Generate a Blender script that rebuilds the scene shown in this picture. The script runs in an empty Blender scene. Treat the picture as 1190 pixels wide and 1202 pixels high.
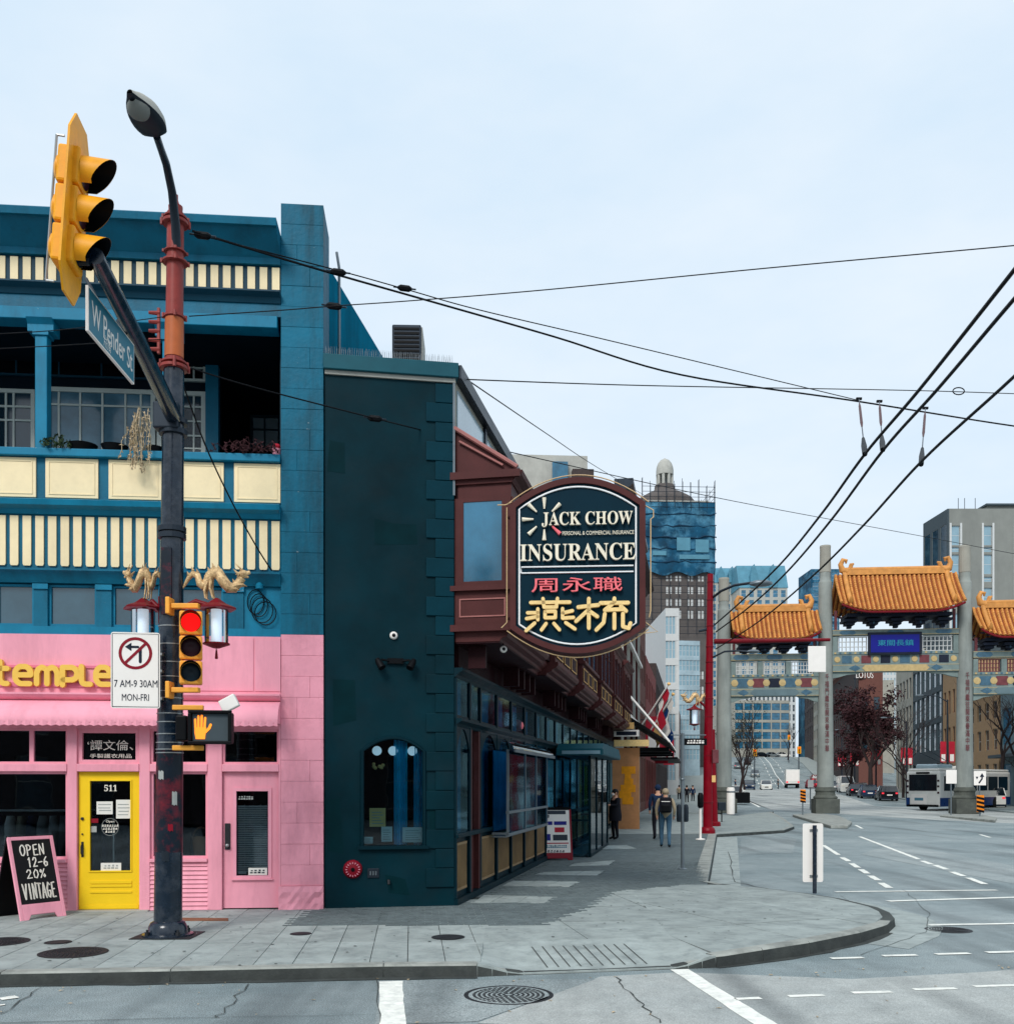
import bpy, bmesh, math, random
from mathutils import Vector, Matrix
R = math.radians
random.seed(11)
scene = bpy.context.scene
col = scene.collection
# ------------------------------------------------------------------ camera
HC, F, CX, HY = 1.98, 1146.0, 595.0, 920.0
cd = bpy.data.cameras.new('camera')
cam = bpy.data.objects.new('camera', cd)
col.objects.link(cam)
cam.location = (0, 0, HC)
cam.rotation_euler = (R(90), 0, 0)
cd.sensor_fit = 'HORIZONTAL'
cd.sensor_width = 36
cd.lens = 36 * F / 1190
cd.shift_x = 0
cd.shift_y = (HY - 601) / 1190
cd.clip_start = 0.1
cd.clip_end = 4000
scene.camera = cam
# ------------------------------------------------------------------ sky and sun
SUN_EL, SUN_AZ = 42, 200          # azimuth from +Y, clockwise: behind the camera, a little to its left
w = bpy.data.worlds.new('World')
scene.world = w
w.use_nodes = True
nt = w.node_tree
nt.nodes.clear()
out = nt.nodes.new('ShaderNodeOutputWorld')
bg = nt.nodes.new('ShaderNodeBackground')
bg.inputs['Strength'].default_value = 0.1
sky = nt.nodes.new('ShaderNodeTexSky')
sky.sky_type = 'NISHITA'
sky.sun_disc = False
sky.sun_elevation = R(SUN_EL)
sky.sun_rotation = R(SUN_AZ)
sky.dust_density = 3.0
tc = nt.nodes.new('ShaderNodeTexCoord')
mp = nt.nodes.new('ShaderNodeMapping')
mp.inputs['Scale'].default_value = (1.3, 1.3, 3.2)
nz = nt.nodes.new('ShaderNodeTexNoise')
nz.inputs['Scale'].default_value = 1.9
nz.inputs['Detail'].default_value = 5
nz.inputs['Roughness'].default_value = 0.58
cr = nt.nodes.new('ShaderNodeValToRGB')
cr.color_ramp.elements[0].position = 0.32
cr.color_ramp.elements[0].color = (0.435, 0.535, 0.63, 1)
cr.color_ramp.elements[1].position = 0.72
cr.color_ramp.elements[1].color = (0.545, 0.60, 0.65, 1)
mul = nt.nodes.new('ShaderNodeVectorMath')
mul.operation = 'SCALE'
mul.inputs['Scale'].default_value = 10.0
mix = nt.nodes.new('ShaderNodeMix')
mix.data_type = 'RGBA'
mix.inputs['Factor'].default_value = 0.95
nt.links.new(tc.outputs['Generated'], mp.inputs['Vector'])
nt.links.new(mp.outputs['Vector'], nz.inputs['Vector'])
nt.links.new(nz.outputs['Fac'], cr.inputs['Fac'])
nt.links.new(cr.outputs['Color'], mul.inputs[0])
nt.links.new(sky.outputs['Color'], mix.inputs['A'])
nt.links.new(mul.outputs['Vector'], mix.inputs['B'])
nt.links.new(mix.outputs['Result'], bg.inputs['Color'])
nt.links.new(bg.outputs['Background'], out.inputs['Surface'])
sd = bpy.data.lights.new('sun', 'SUN')
sd.energy = 1.5
sd.angle = R(20)
sd.color = (1.0, 0.97, 0.93)
sun = bpy.data.objects.new('sun', sd)
col.objects.link(sun)
sun.rotation_euler = (R(90 - SUN_EL), 0, R(-SUN_AZ + 180))
scene.view_settings.view_transform = 'Standard'
scene.view_settings.look = 'None'
scene.view_settings.exposure = 0.68
scene.view_settings.gamma = 1.0
scene.cycles.use_denoising = True
scene.cycles.max_bounces = 6
scene.cycles.transparent_max_bounces = 12
# ------------------------------------------------------------------ helpers
def at(px, py, Y):
    return Vector(((px - CX) / F * Y, Y, HC - (py - HY) / F * Y))
SW = 0.13                        # height of the pavement above the road
def gr(px, py, z=SW):
    Y = (HC - z) * F / (py - HY)
    return Vector(((px - CX) / F * Y, Y, z))
def lin(c):
    c = c / 255.0
    return c / 12.92 if c <= 0.04045 else ((c + 0.055) / 1.055) ** 2.4
def S(r, g, b, k=1.0):
    return tuple(min(0.86, max(0.0008, lin(v) * k * w_)) for v, w_ in ((r, 1.10), (g, 1.0), (b, .90))) + (1,)

class MB:
    def __init__(s):
        s.v, s.f, s.m, s.cur = [], [], [], 0
    def add(s, vs, fs):
        o = len(s.v)
        s.v.extend(Vector(p) for p in vs)
        for f in fs:
            s.f.append([i + o for i in f]); s.m.append(s.cur)
        return s
    def box(s, x0, x1, y0, y1, z0, z1):
        if x1 < x0: x0, x1 = x1, x0
        if y1 < y0: y0, y1 = y1, y0
        if z1 < z0: z0, z1 = z1, z0
        return s.add([(x0,y0,z0),(x1,y0,z0),(x1,y1,z0),(x0,y1,z0),(x0,y0,z1),(x1,y0,z1),(x1,y1,z1),(x0,y1,z1)],
              [(0,3,2,1),(4,5,6,7),(0,1,5,4),(1,2,6,5),(2,3,7,6),(3,0,4,7)])
    def obox(s, c, ax, ay, az):
        c, ax, ay, az = Vector(c), Vector(ax), Vector(ay), Vector(az)
        P = [c + ax*i + ay*j + az*k for k in (-1,1) for j in (-1,1) for i in (-1,1)]
        return s.add(P, [(0,2,3,1),(4,5,7,6),(0,1,5,4),(1,3,7,5),(3,2,6,7),(2,0,4,6)])
    def prism(s, poly, y0, y1):          # poly in x,z seen from -y, counter-clockwise
        n = len(poly)
        s.add([(p[0], y0, p[1]) for p in poly] + [(p[0], y1, p[1]) for p in poly],
              [list(range(n)), list(range(2*n-1, n-1, -1))] + [(i, i+n, (i+1) % n + n, (i+1) % n) for i in range(n)])
        return s
    def slab(s, poly, z0, z1):           # poly in x,y counter-clockwise from above
        n = len(poly)
        s.add([(p[0], p[1], z0) for p in poly] + [(p[0], p[1], z1) for p in poly],
              [list(range(n-1, -1, -1)), list(range(n, 2*n))] + [(i, (i+1) % n, (i+1) % n + n, i+n) for i in range(n)])
        return s
    def profx(s, prof, x0, x1):          # profile (y,z) extruded along x
        n = len(prof)
        s.add([(x0, p[0], p[1]) for p in prof] + [(x1, p[0], p[1]) for p in prof],
              [list(range(n)), list(range(2*n-1, n-1, -1))] + [(i, i+n, (i+1) % n + n, (i+1) % n) for i in range(n)])
        return s
    def tube(s, pts, r, n=8, cap=True):
        pts = [Vector(p) for p in pts]
        k = len(pts)
        rs = r if isinstance(r, (list, tuple)) else [r] * k
        o = len(s.v)
        up = None
        for i, p in enumerate(pts):
            t = (pts[min(i+1, k-1)] - pts[max(i-1, 0)])
            if t.length < 1e-9: t = Vector((0, 0, 1))
            t.normalize()
            if up is None:
                up = Vector((0, 0, 1)) if abs(t.z) < 0.9 else Vector((1, 0, 0))
            a = up - t * up.dot(t)
            if a.length < 1e-6: a = t.orthogonal()
            a.normalize(); up = a
            b = t.cross(a)
            for j in range(n):
                th = 2 * math.pi * j / n
                s.v.append(p + (a * math.cos(th) + b * math.sin(th)) * rs[i])
        for i in range(k - 1):
            for j in range(n):
                s.f.append([o+i*n+j, o+i*n+(j+1) % n, o+(i+1)*n+(j+1) % n, o+(i+1)*n+j]); s.m.append(s.cur)
        if cap:
            s.f.append([o+j for j in range(n-1, -1, -1)]); s.m.append(s.cur)
            s.f.append([o+(k-1)*n+j for j in range(n)]); s.m.append(s.cur)
        return s
    def lathe(s, prof, n=16, c=(0, 0, 0), M=None):   # prof: (radius, height)
        o = len(s.v); c = Vector(c)
        for r, z in prof:
            for j in range(n):
                a = 2 * math.pi * j / n
                p = Vector((r * math.cos(a), r * math.sin(a), z))
                if M is not None: p = M @ p
                s.v.append(c + p)
        k = len(prof)
        for i in range(k - 1):
            for j in range(n):
                s.f.append([o+i*n+j, o+i*n+(j+1) % n, o+(i+1)*n+(j+1) % n, o+(i+1)*n+j]); s.m.append(s.cur)
        s.f.append([o+j for j in range(n-1, -1, -1)]); s.m.append(s.cur)
        s.f.append([o+(k-1)*n+j for j in range(n)]); s.m.append(s.cur)
        return s
    def ball(s, c, r, n=10, sc=(1, 1, 1), M=None):
        k = max(4, n // 2)
        o = len(s.v); c = Vector(c)
        for i in range(k + 1):
            ph = math.pi * i / k
            for j in range(n):
                a = 2 * math.pi * j / n
                p = Vector((r*sc[0]*math.sin(ph)*math.cos(a), r*sc[1]*math.sin(ph)*math.sin(a), -r*sc[2]*math.cos(ph)))
                if M is not None: p = M @ p
                s.v.append(c + p)
        for i in range(k):
            for j in range(n):
                s.f.append([o+i*n+j, o+i*n+(j+1) % n, o+(i+1)*n+(j+1) % n, o+(i+1)*n+j]); s.m.append(s.cur)
        return s
    def rib(s, pts, wd, y0, y1):         # flat stroke in the x,z plane, rounded ends, seen from -y
        P = [Vector((p[0], p[1])) for p in pts]
        for i in range(len(P) - 1):
            d = P[i+1] - P[i]
            if d.length < 1e-9: continue
            d.normalize(); nn = Vector((-d.y, d.x)) * wd / 2
            a, b = P[i], P[i+1]
            arc = []
            for k in range(5):
                th = math.pi * k / 4
                arc.append(b - nn * math.cos(th) + d * wd/2 * math.sin(th))
            for k in range(5):
                th = math.pi * k / 4
                arc.append(a + nn * math.cos(th) - d * wd/2 * math.sin(th))
            e = 0.0003 * (i % 3)
            s.prism([(q.x, q.y) for q in arc], y0 - e, y1)
        return s
    def mesh(s, name, mats, smooth=None):
        me = bpy.data.meshes.new(name)
        me.from_pydata([tuple(p) for p in s.v], [], s.f)
        if not isinstance(mats, (list, tuple)): mats = [mats]
        for m in mats: me.materials.append(m)
        if len(mats) > 1: me.polygons.foreach_set('material_index', s.m)
        me.update()
        if smooth is not None:
            me.polygons.foreach_set('use_smooth', [True] * len(me.polygons))
            try: me.set_sharp_from_angle(angle=R(smooth))
            except Exception: pass
        return me
    def build(s, name, mats, parent=None, fr=None, smooth=None, bevel=0, label=None, kind=None):
        o = bpy.data.objects.new(name, s.mesh(name, mats, smooth))
        col.objects.link(o)
        put(o, parent, fr)
        if bevel:
            b = o.modifiers.new('bevel', 'BEVEL'); b.width = bevel; b.segments = 2; b.limit_method = 'ANGLE'
            b.angle_limit = R(40)
        if label: o['label'] = label
        if kind: o['kind'] = kind
        return o
def put(o, parent, fr=None):
    if parent is not None:
        o.parent = parent
        if fr is not None:
            pl, pr = Vector(parent['_l']), parent['_r']
            m = Matrix.Rotation(-pr, 3, 'Z')
            o.location = m @ (fr.loc - pl)
            o.rotation_euler = (0, 0, fr.rz - pr)
    elif fr is not None:
        o.location = fr.loc
        o.rotation_euler = (0, 0, fr.rz)
def inst(me, name, parent, loc=(0, 0, 0), fr=None, rz=0, sc=None):
    o = bpy.data.objects.new(name, me); col.objects.link(o)
    if parent is not None: o.parent = parent
    if fr is not None and parent is not None:
        pl, pr = Vector(parent['_l']), parent['_r']
        m = Matrix.Rotation(-pr, 3, 'Z')
        q = Matrix.Rotation(fr.rz, 3, 'Z') @ Vector(loc) + fr.loc
        o.location = m @ (q - pl)
        o.rotation_euler = (0, 0, fr.rz - pr + rz)
    else:
        o.location = loc; o.rotation_euler = (0, 0, rz)
    if sc: o.scale = sc
    return o
class Fr:                                # a vertical working plane: x along it, y into it, z up
    def __init__(s, loc, rz):
        s.loc, s.rz = Vector(loc), rz
        s.mi = Matrix.Rotation(-rz, 3, 'Z')
        s.mw = Matrix.Rotation(rz, 3, 'Z')
    def w(s, p): return s.mw @ Vector(p) + s.loc
    def l(s, p): return s.mi @ (Vector(p) - s.loc)
    def fp(s, px, py, y=0.0):
        o = s.l((0, 0, HC))
        d = s.mi @ Vector(((px - CX) / F, 1, -(py - HY) / F))
        t = (y - o.y) / d.y
        p = o + d * t
        return p.x, p.z
    def X(s, px, y=0.0): return s.fp(px, 800, y)[0]
    def Z(s, py, px=200, y=0.0): return s.fp(px, py, y)[1]
def thing(name, label, cat, loc=(0, 0, 0), rz=0.0, group=None, fr=None, kind=None):
    if fr is not None: loc, rz = fr.loc, fr.rz
    o = bpy.data.objects.new(name, None); col.objects.link(o)
    o.empty_display_size = 0.2
    o.location = loc; o.rotation_euler = (0, 0, rz)
    o['label'] = label; o['category'] = cat
    o['_l'] = tuple(loc); o['_r'] = rz
    if group: o['group'] = group
    if kind: o['kind'] = kind
    return o
def tag(o, label, cat, group=None, kind=None):
    o['label'] = label; o['category'] = cat
    if group: o['group'] = group
    if kind: o['kind'] = kind
    return o
def struct(o, label=None):
    o['kind'] = 'structure'
    if label: o['label'] = label
    return o
# ------------------------------------------------------------------ materials
def mat(name, c, rough=0.6, metal=0.0, var=0.10, scale=2.5, bump=0.0, bscale=60, rnd=0.0, dirt=0.0, dscale=1.2, dcol=(0.02, 0.022, 0.025, 1),
        emit=None, spec=0.22, streak=0.0, alpha=None, chip=0.0, ccol=(.55, .55, .52, 1)):
    m = bpy.data.materials.new(name); m.use_nodes = True
    n, l = m.node_tree.nodes, m.node_tree.links
    b = n['Principled BSDF']
    b.inputs['Roughness'].default_value = rough
    b.inputs['Metallic'].default_value = metal
    b.inputs['Specular IOR Level'].default_value = spec
    geo = n.new('ShaderNodeNewGeometry')
    cur = None
    tx = n.new('ShaderNodeTexNoise'); tx.inputs['Scale'].default_value = scale; tx.inputs['Detail'].default_value = 6
    tx.inputs['Roughness'].default_value = 0.62
    l.new(geo.outputs['Position'], tx.inputs['Vector'])
    mr = n.new('ShaderNodeMapRange'); mr.inputs['From Min'].default_value = 0.3; mr.inputs['From Max'].default_value = 0.7
    mr.inputs['To Min'].default_value = 1 - var; mr.inputs['To Max'].default_value = 1 + var
    l.new(tx.outputs['Fac'], mr.inputs['Value'])
    fac = mr.outputs['Result']
    if rnd:
        oi = n.new('ShaderNodeObjectInfo')
        m2 = n.new('ShaderNodeMapRange'); m2.inputs['To Min'].default_value = 1 - rnd; m2.inputs['To Max'].default_value = 1 + rnd
        l.new(oi.outputs['Random'], m2.inputs['Value'])
        mm = n.new('ShaderNodeMath'); mm.operation = 'MULTIPLY'
        l.new(fac, mm.inputs[0]); l.new(m2.outputs['Result'], mm.inputs[1]); fac = mm.outputs[0]
    vm = n.new('ShaderNodeVectorMath'); vm.operation = 'SCALE'
    vm.inputs[0].default_value = c[:3]
    l.new(fac, vm.inputs['Scale'])
    cur = vm.outputs['Vector']
    if dirt:
        t2 = n.new('ShaderNodeTexNoise'); t2.inputs['Scale'].default_value = dscale; t2.inputs['Detail'].default_value = 8
        t2.inputs['Roughness'].default_value = 0.7
        if streak:
            mpn = n.new('ShaderNodeMapping'); mpn.inputs['Scale'].default_value = (1, 1, streak)
            l.new(geo.outputs['Position'], mpn.inputs['Vector']); l.new(mpn.outputs['Vector'], t2.inputs['Vector'])
        else:
            l.new(geo.outputs['Position'], t2.inputs['Vector'])
        m3 = n.new('ShaderNodeMapRange'); m3.inputs['From Min'].default_value = 0.46; m3.inputs['From Max'].default_value = 0.72
        m3.inputs['To Max'].default_value = dirt
        l.new(t2.outputs['Fac'], m3.inputs['Value'])
        mx = n.new('ShaderNodeMix'); mx.data_type = 'RGBA'
        l.new(m3.outputs['Result'], mx.inputs['Factor']); l.new(cur, mx.inputs['A']); mx.inputs['B'].default_value = dcol
        cur = mx.outputs['Result']
    if chip:                                   # small flakes where the paint has come away
        t5 = n.new('ShaderNodeTexNoise'); t5.inputs['Scale'].default_value = 9; t5.inputs['Detail'].default_value = 7; t5.inputs['Roughness'].default_value = .7
        l.new(geo.outputs['Position'], t5.inputs['Vector'])
        m5 = n.new('ShaderNodeMapRange'); m5.inputs['From Min'].default_value = .695; m5.inputs['From Max'].default_value = .71; m5.inputs['To Max'].default_value = chip
        l.new(t5.outputs['Fac'], m5.inputs['Value'])
        mc = n.new('ShaderNodeMix'); mc.data_type = 'RGBA'; mc.inputs['B'].default_value = ccol
        l.new(m5.outputs['Result'], mc.inputs['Factor']); l.new(cur, mc.inputs['A']); cur = mc.outputs['Result']
    l.new(cur, b.inputs['Base Color'])
    if bump:
        t3 = n.new('ShaderNodeTexNoise'); t3.inputs['Scale'].default_value = bscale; t3.inputs['Detail'].default_value = 4
        l.new(geo.outputs['Position'], t3.inputs['Vector'])
        bp = n.new('ShaderNodeBump'); bp.inputs['Strength'].default_value = bump; bp.inputs['Distance'].default_value = 0.01
        l.new(t3.outputs['Fac'], bp.inputs['Height']); l.new(bp.outputs['Normal'], b.inputs['Normal'])
    # roughness breakup
    mrr = n.new('ShaderNodeMapRange'); mrr.inputs['To Min'].default_value = max(0.02, rough - 0.1); mrr.inputs['To Max'].default_value = min(1, rough + 0.1)
    l.new(tx.outputs['Fac'], mrr.inputs['Value']); l.new(mrr.outputs['Result'], b.inputs['Roughness'])
    if emit:
        b.inputs['Emission Color'].default_value = emit[:3] + (1,)
        b.inputs['Emission Strength'].default_value = emit[3]
    return m
def glassmat(name, tint=(0.55, 0.75, 0.85, 1), refl=1.0):
    m = bpy.data.materials.new(name); m.use_nodes = True
    n, l = m.node_tree.nodes, m.node_tree.links
    n.clear()
    o = n.new('ShaderNodeOutputMaterial')
    t = n.new('ShaderNodeBsdfTransparent'); t.inputs['Color'].default_value = tint
    g = n.new('ShaderNodeBsdfGlossy'); g.inputs['Roughness'].default_value = 0.015
    g.inputs['Color'].default_value = (0.9 * refl, 0.95 * refl, 1.0 * refl, 1)
    fr = n.new('ShaderNodeFresnel'); fr.inputs['IOR'].default_value = 1.6
    nz = n.new('ShaderNodeTexNoise'); nz.inputs['Scale'].default_value = 1.3
    geo = n.new('ShaderNodeNewGeometry'); l.new(geo.outputs['Position'], nz.inputs['Vector'])
    bp = n.new('ShaderNodeBump'); bp.inputs['Strength'].default_value = 0.05; bp.inputs['Distance'].default_value = 0.05
    l.new(nz.outputs['Fac'], bp.inputs['Height']); l.new(bp.outputs['Normal'], g.inputs['Normal'])
    mx = n.new('ShaderNodeMixShader')
    l.new(fr.outputs[0], mx.inputs[0]); l.new(t.outputs[0], mx.inputs[1]); l.new(g.outputs[0], mx.inputs[2])
    l.new(mx.outputs[0], o.inputs['Surface'])
    return m
def ashmat(name, c1, c2, spk=0.25):
    m = bpy.data.materials.new(name); m.use_nodes = True
    n, l = m.node_tree.nodes, m.node_tree.links
    b = n['Principled BSDF']; b.inputs['Roughness'].default_value = 0.82; b.inputs['Specular IOR Level'].default_value = 0.35
    geo = n.new('ShaderNodeNewGeometry')
    a = n.new('ShaderNodeTexNoise'); a.inputs['Scale'].default_value = 0.22; a.inputs['Detail'].default_value = 7; a.inputs['Roughness'].default_value = 0.65
    l.new(geo.outputs['Position'], a.inputs['Vector'])
    r = n.new('ShaderNodeValToRGB'); r.color_ramp.elements[0].position = 0.36; r.color_ramp.elements[0].color = c1
    r.color_ramp.elements[1].position = 0.64; r.color_ramp.elements[1].color = c2
    l.new(a.outputs['Fac'], r.inputs['Fac'])
    s2 = n.new('ShaderNodeTexNoise'); s2.inputs['Scale'].default_value = 85; s2.inputs['Detail'].default_value = 3
    l.new(geo.outputs['Position'], s2.inputs['Vector'])
    mr = n.new('ShaderNodeMapRange'); mr.inputs['From Min'].default_value = 0.3; mr.inputs['From Max'].default_value = 0.7
    mr.inputs['To Min'].default_value = 1 - spk; mr.inputs['To Max'].default_value = 1 + spk
    l.new(s2.outputs['Fac'], mr.inputs['Value'])
    vm = n.new('ShaderNodeVectorMath'); vm.operation = 'SCALE'
    l.new(r.outputs['Color'], vm.inputs[0]); l.new(mr.outputs['Result'], vm.inputs['Scale'])
    s4 = n.new('ShaderNodeTexNoise'); s4.inputs['Scale'].default_value = 3.1; s4.inputs['Detail'].default_value = 8; s4.inputs['Roughness'].default_value = .75
    l.new(geo.outputs['Position'], s4.inputs['Vector'])
    m4 = n.new('ShaderNodeMapRange'); m4.inputs['From Min'].default_value = .3; m4.inputs['From Max'].default_value = .7; m4.inputs['To Min'].default_value = .84; m4.inputs['To Max'].default_value = 1.16
    l.new(s4.outputs['Fac'], m4.inputs['Value'])
    v4 = n.new('ShaderNodeVectorMath'); v4.operation = 'SCALE'; l.new(vm.outputs['Vector'], v4.inputs[0]); l.new(m4.outputs['Result'], v4.inputs['Scale']); vm = v4
    # long stretched tyre wear and oil
    mp = n.new('ShaderNodeMapping'); mp.inputs['Rotation'].default_value = (0, 0, R(12.7)); mp.inputs['Scale'].default_value = (1.1, 0.09, 1)
    l.new(geo.outputs['Position'], mp.inputs['Vector'])
    w = n.new('ShaderNodeTexNoise'); w.inputs['Scale'].default_value = 1.0; w.inputs['Detail'].default_value = 4
    l.new(mp.outputs['Vector'], w.inputs['Vector'])
    m3 = n.new('ShaderNodeMapRange'); m3.inputs['From Min'].default_value = 0.5; m3.inputs['From Max'].default_value = 0.70; m3.inputs['To Max'].default_value = 0.5
    l.new(w.outputs['Fac'], m3.inputs['Value'])
    mx = n.new('ShaderNodeMix'); mx.data_type = 'RGBA'; mx.inputs['B'].default_value = (0.035, 0.045, 0.05, 1)
    l.new(m3.outputs['Result'], mx.inputs['Factor']); l.new(vm.outputs['Vector'], mx.inputs['A'])
    l.new(mx.outputs['Result'], b.inputs['Base Color'])
    bp = n.new('ShaderNodeBump'); bp.inputs['Strength'].default_value = 0.35; bp.inputs['Distance'].default_value = 0.006
    l.new(s2.outputs['Fac'], bp.inputs['Height']); l.new(bp.outputs['Normal'], b.inputs['Normal'])
    return m
MT = {}
def D(key, *a, **k):
    MT[key] = mat(key, *a, **k); return MT[key]
D('teal', S(0, 95, 128, 1.05), rough=.5, var=.16, scale=1.6, bump=.25, bscale=30, dirt=.55, dscale=2.6, streak=.2, dcol=S(4, 52, 70), chip=.5)
D('teal_matte', S(0, 102, 136, 1.15), rough=.95, spec=.02, var=.16, scale=1.4, dirt=.5, dscale=1.8, streak=.2, dcol=S(4, 62, 84), chip=.4)
D('glass_strip', S(52, 88, 108, .8), rough=.04, var=.3, scale=1.5, spec=1.0)
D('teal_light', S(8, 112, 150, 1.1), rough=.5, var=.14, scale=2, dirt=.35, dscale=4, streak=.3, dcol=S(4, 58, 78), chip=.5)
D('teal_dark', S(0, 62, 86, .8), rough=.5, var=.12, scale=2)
D('teal_block', S(0, 96, 128, 1.03), rough=.6, var=.18, scale=1.8, bump=.6, bscale=16, rnd=.06, dirt=.8, dscale=2.6, streak=.12, dcol=S(4, 50, 66), chip=.6)
D('pink', S(250, 164, 190, .95), rough=.55, var=.06, scale=1.6, bump=.12, bscale=25, dirt=.45, dscale=2.4, streak=.2, dcol=(.46, .17, .22, 1), chip=.35)
D('pink_block', S(250, 164, 190, .94), rough=.6, var=.06, scale=2.4, bump=.9, bscale=10, rnd=.03, dirt=.6, dscale=3, streak=.25, dcol=(.46, .17, .22, 1), chip=.4)
D('pink_dark', S(208, 118, 152, 1.0), rough=.55, var=.07)
D('cream', S(248, 229, 194, .9), rough=.55, var=.05, scale=3, rnd=.05, dirt=.10, dscale=5, dcol=(.25, .2, .12, 1))
D('yellow_paint', S(250, 208, 36, .9), rough=.4, var=.05)
D('letter_yellow', S(244, 196, 92, .95), rough=.45, var=.04)
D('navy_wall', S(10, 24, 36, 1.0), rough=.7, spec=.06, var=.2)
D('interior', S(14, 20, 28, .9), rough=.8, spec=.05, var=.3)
D('window_white', S(190, 205, 208, .9), rough=.5, var=.08)
D('black', S(10, 13, 18, .8), rough=.5, spec=.12, var=.2)
D('black_gloss', S(8, 10, 16, 1), rough=.2, var=.1)
D('forest_patch', S(0, 48, 58, .66), rough=.6, spec=.06, var=.2, scale=2.5)
D('forest', S(0, 47, 60, .76), rough=.55, spec=.08, var=.3, scale=.9, bump=.22, bscale=9, dirt=.2, dscale=1.5)
D('quoin', S(0, 60, 78, .66), rough=.55, spec=.08, var=.12, rnd=.06, bump=.2, bscale=20)
D('forest_trim', S(0, 46, 60, .6), rough=.45, spec=.10, var=.15)
D('capping', S(20, 86, 104, .85), rough=.5, var=.12)
D('maroon', S(88, 50, 52, .72), rough=.5, spec=.12, var=.14, scale=3)
D('maroon_dark', S(54, 28, 34, .6), rough=.55, spec=.08, var=.15)
D('maroon_light', S(150, 100, 100, 1.0), rough=.5, var=.1)
D('gold', S(214, 178, 120, 1.1), rough=.4, metal=.2, var=.15)
D('brass', S(150, 128, 96, 1.0), rough=.45, metal=.3, var=.2)
D('tower_brown', S(98, 96, 98, .75), rough=.85, var=.12, scale=.5)
D('stone_grey', S(158, 164, 164, 1.05), rough=.8, var=.12, scale=1.2, bump=.2, dirt=.2, dscale=.8, streak=.2)
D('concrete', S(150, 165, 170, .95), rough=.85, var=.16, scale=2.2, bump=.4, bscale=70, rnd=.09, dirt=.55, dscale=3.4, dcol=(.1, .12, .125, 1))
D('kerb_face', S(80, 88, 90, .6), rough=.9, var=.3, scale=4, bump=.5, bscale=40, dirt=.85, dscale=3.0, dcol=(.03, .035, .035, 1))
D('kerb', S(146, 155, 156, 1.0), rough=.85, var=.2, scale=3, bump=.3, bscale=50, dirt=.55, dscale=2.5, dcol=(.05, .06, .06, 1))
D('joint', S(70, 78, 80, .9), rough=.9, var=.2)
D('paver', S(104, 120, 127, .8), rough=.85, var=.28, scale=6, bump=.3, dirt=.4, dscale=1.1, dcol=(.06, .07, .075, 1))
D('paver_bed', S(82, 92, 96, .9), rough=.9, var=.2)
D('paint_white', S(236, 240, 240, 1.0), rough=.6, var=.10, scale=6, dirt=.45, dscale=9, dcol=(.25, .28, .29, 1))
D('iron', S(44, 48, 54, 1), rough=.6, metal=.3, var=.3, scale=8, bump=.3)
D('pole_navy', S(8, 26, 44, 1.0), rough=.22, spec=.5, var=.3, scale=5, dirt=.3, dscale=6, dcol=(.12, .13, .15, 1))
D('pole_worn', S(14, 26, 40, 1.0), rough=.4, var=.3, scale=5, dirt=.95, dscale=3.2, dcol=S(128, 28, 44))
D('pole_red', S(144, 62, 60, .85), rough=.45, var=.2, scale=4, dirt=.3, dscale=5, dcol=S(90, 30, 32))
D('pole_orange', S(184, 102, 60, .85), rough=.45, var=.15, scale=4)
D('bright_red', S(128, 8, 30, .8), rough=.4, spec=.15, var=.15, scale=3)
D('lantern_red', S(120, 22, 36, .75), rough=.4, spec=.15, var=.15)
D('steel', S(150, 160, 168, 1.0), rough=.35, metal=.6, var=.1)
D('galv', S(110, 124, 136, 1.0), rough=.4, metal=.5, var=.15)
D('signal_yellow', S(242, 172, 34, .9), rough=.45, var=.10, scale=6, dirt=.25, dscale=7, dcol=S(150, 90, 10))
D('signal_pale', S(232, 168, 70, .95), rough=.45, var=.10, scale=6)
D('sign_white', S(226, 230, 234, 1.0), rough=.45, var=.04)
D('sign_red', S(126, 14, 36, 1.0), rough=.45, var=.06)
D('sign_teal', S(26, 112, 140, 1.0), rough=.4, var=.06)
D('gold_dragon', S(222, 196, 152, .85), rough=.4, metal=.15, var=.3, scale=14, dirt=.85, dscale=16, dcol=S(96, 62, 40), bump=1.0, bscale=45)
D('lens_red', (0.3, 0.004, 0.004, 1), rough=.6, spec=.05, emit=(.8, .006, .006, 1.0))
D('lens_off', S(50, 22, 34, 1), rough=.3, var=.1)
D('lens_off_green', S(24, 40, 52, 1), rough=.3, var=.1)
D('hand_lit', (0.6, 0.25, 0.03, 1), rough=.5, emit=(1.0, .20, .01, .8))
D('tube_lit', (0.8, 0.85, 0.9, 1), rough=.4, emit=(.85, .92, 1.0, .28))
D('sign_face', S(0, 42, 60, .8), rough=.5, spec=.08, var=.08)
D('letter_white', S(214, 214, 202, 1.1), rough=.4, var=.05)
D('letter_shadow', S(60, 40, 40, 1), rough=.5)
D('letter_pink', S(222, 108, 122, 1.1), rough=.45, var=.12, scale=20)
D('letter_gold', S(232, 196, 140, 1.1), rough=.45, var=.14, scale=20)
D('neon', S(214, 190, 150, .8), rough=.3, var=.05)
D('neon_white', S(232, 240, 244, 1.1), rough=.3, var=.05)
D('tile_gap_shade', S(132, 70, 34, .9), rough=.6, var=.25, scale=3)  # roof slope darker than its rolls: shade between them put into the colour
D('tile_orange', S(208, 150, 84, .82), rough=.45, var=.22, scale=3, bump=.1, rnd=.05)
D('gate_stone', S(150, 162, 164, .82), rough=.75, var=.16, scale=.9, bump=.2, dirt=.6, dscale=.9, streak=.2, dcol=(.12, .14, .14, 1))
D('pedestal', S(92, 100, 98, .8), rough=.85, var=.25, scale=1.5, dirt=.5, dscale=1.4)
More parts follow.
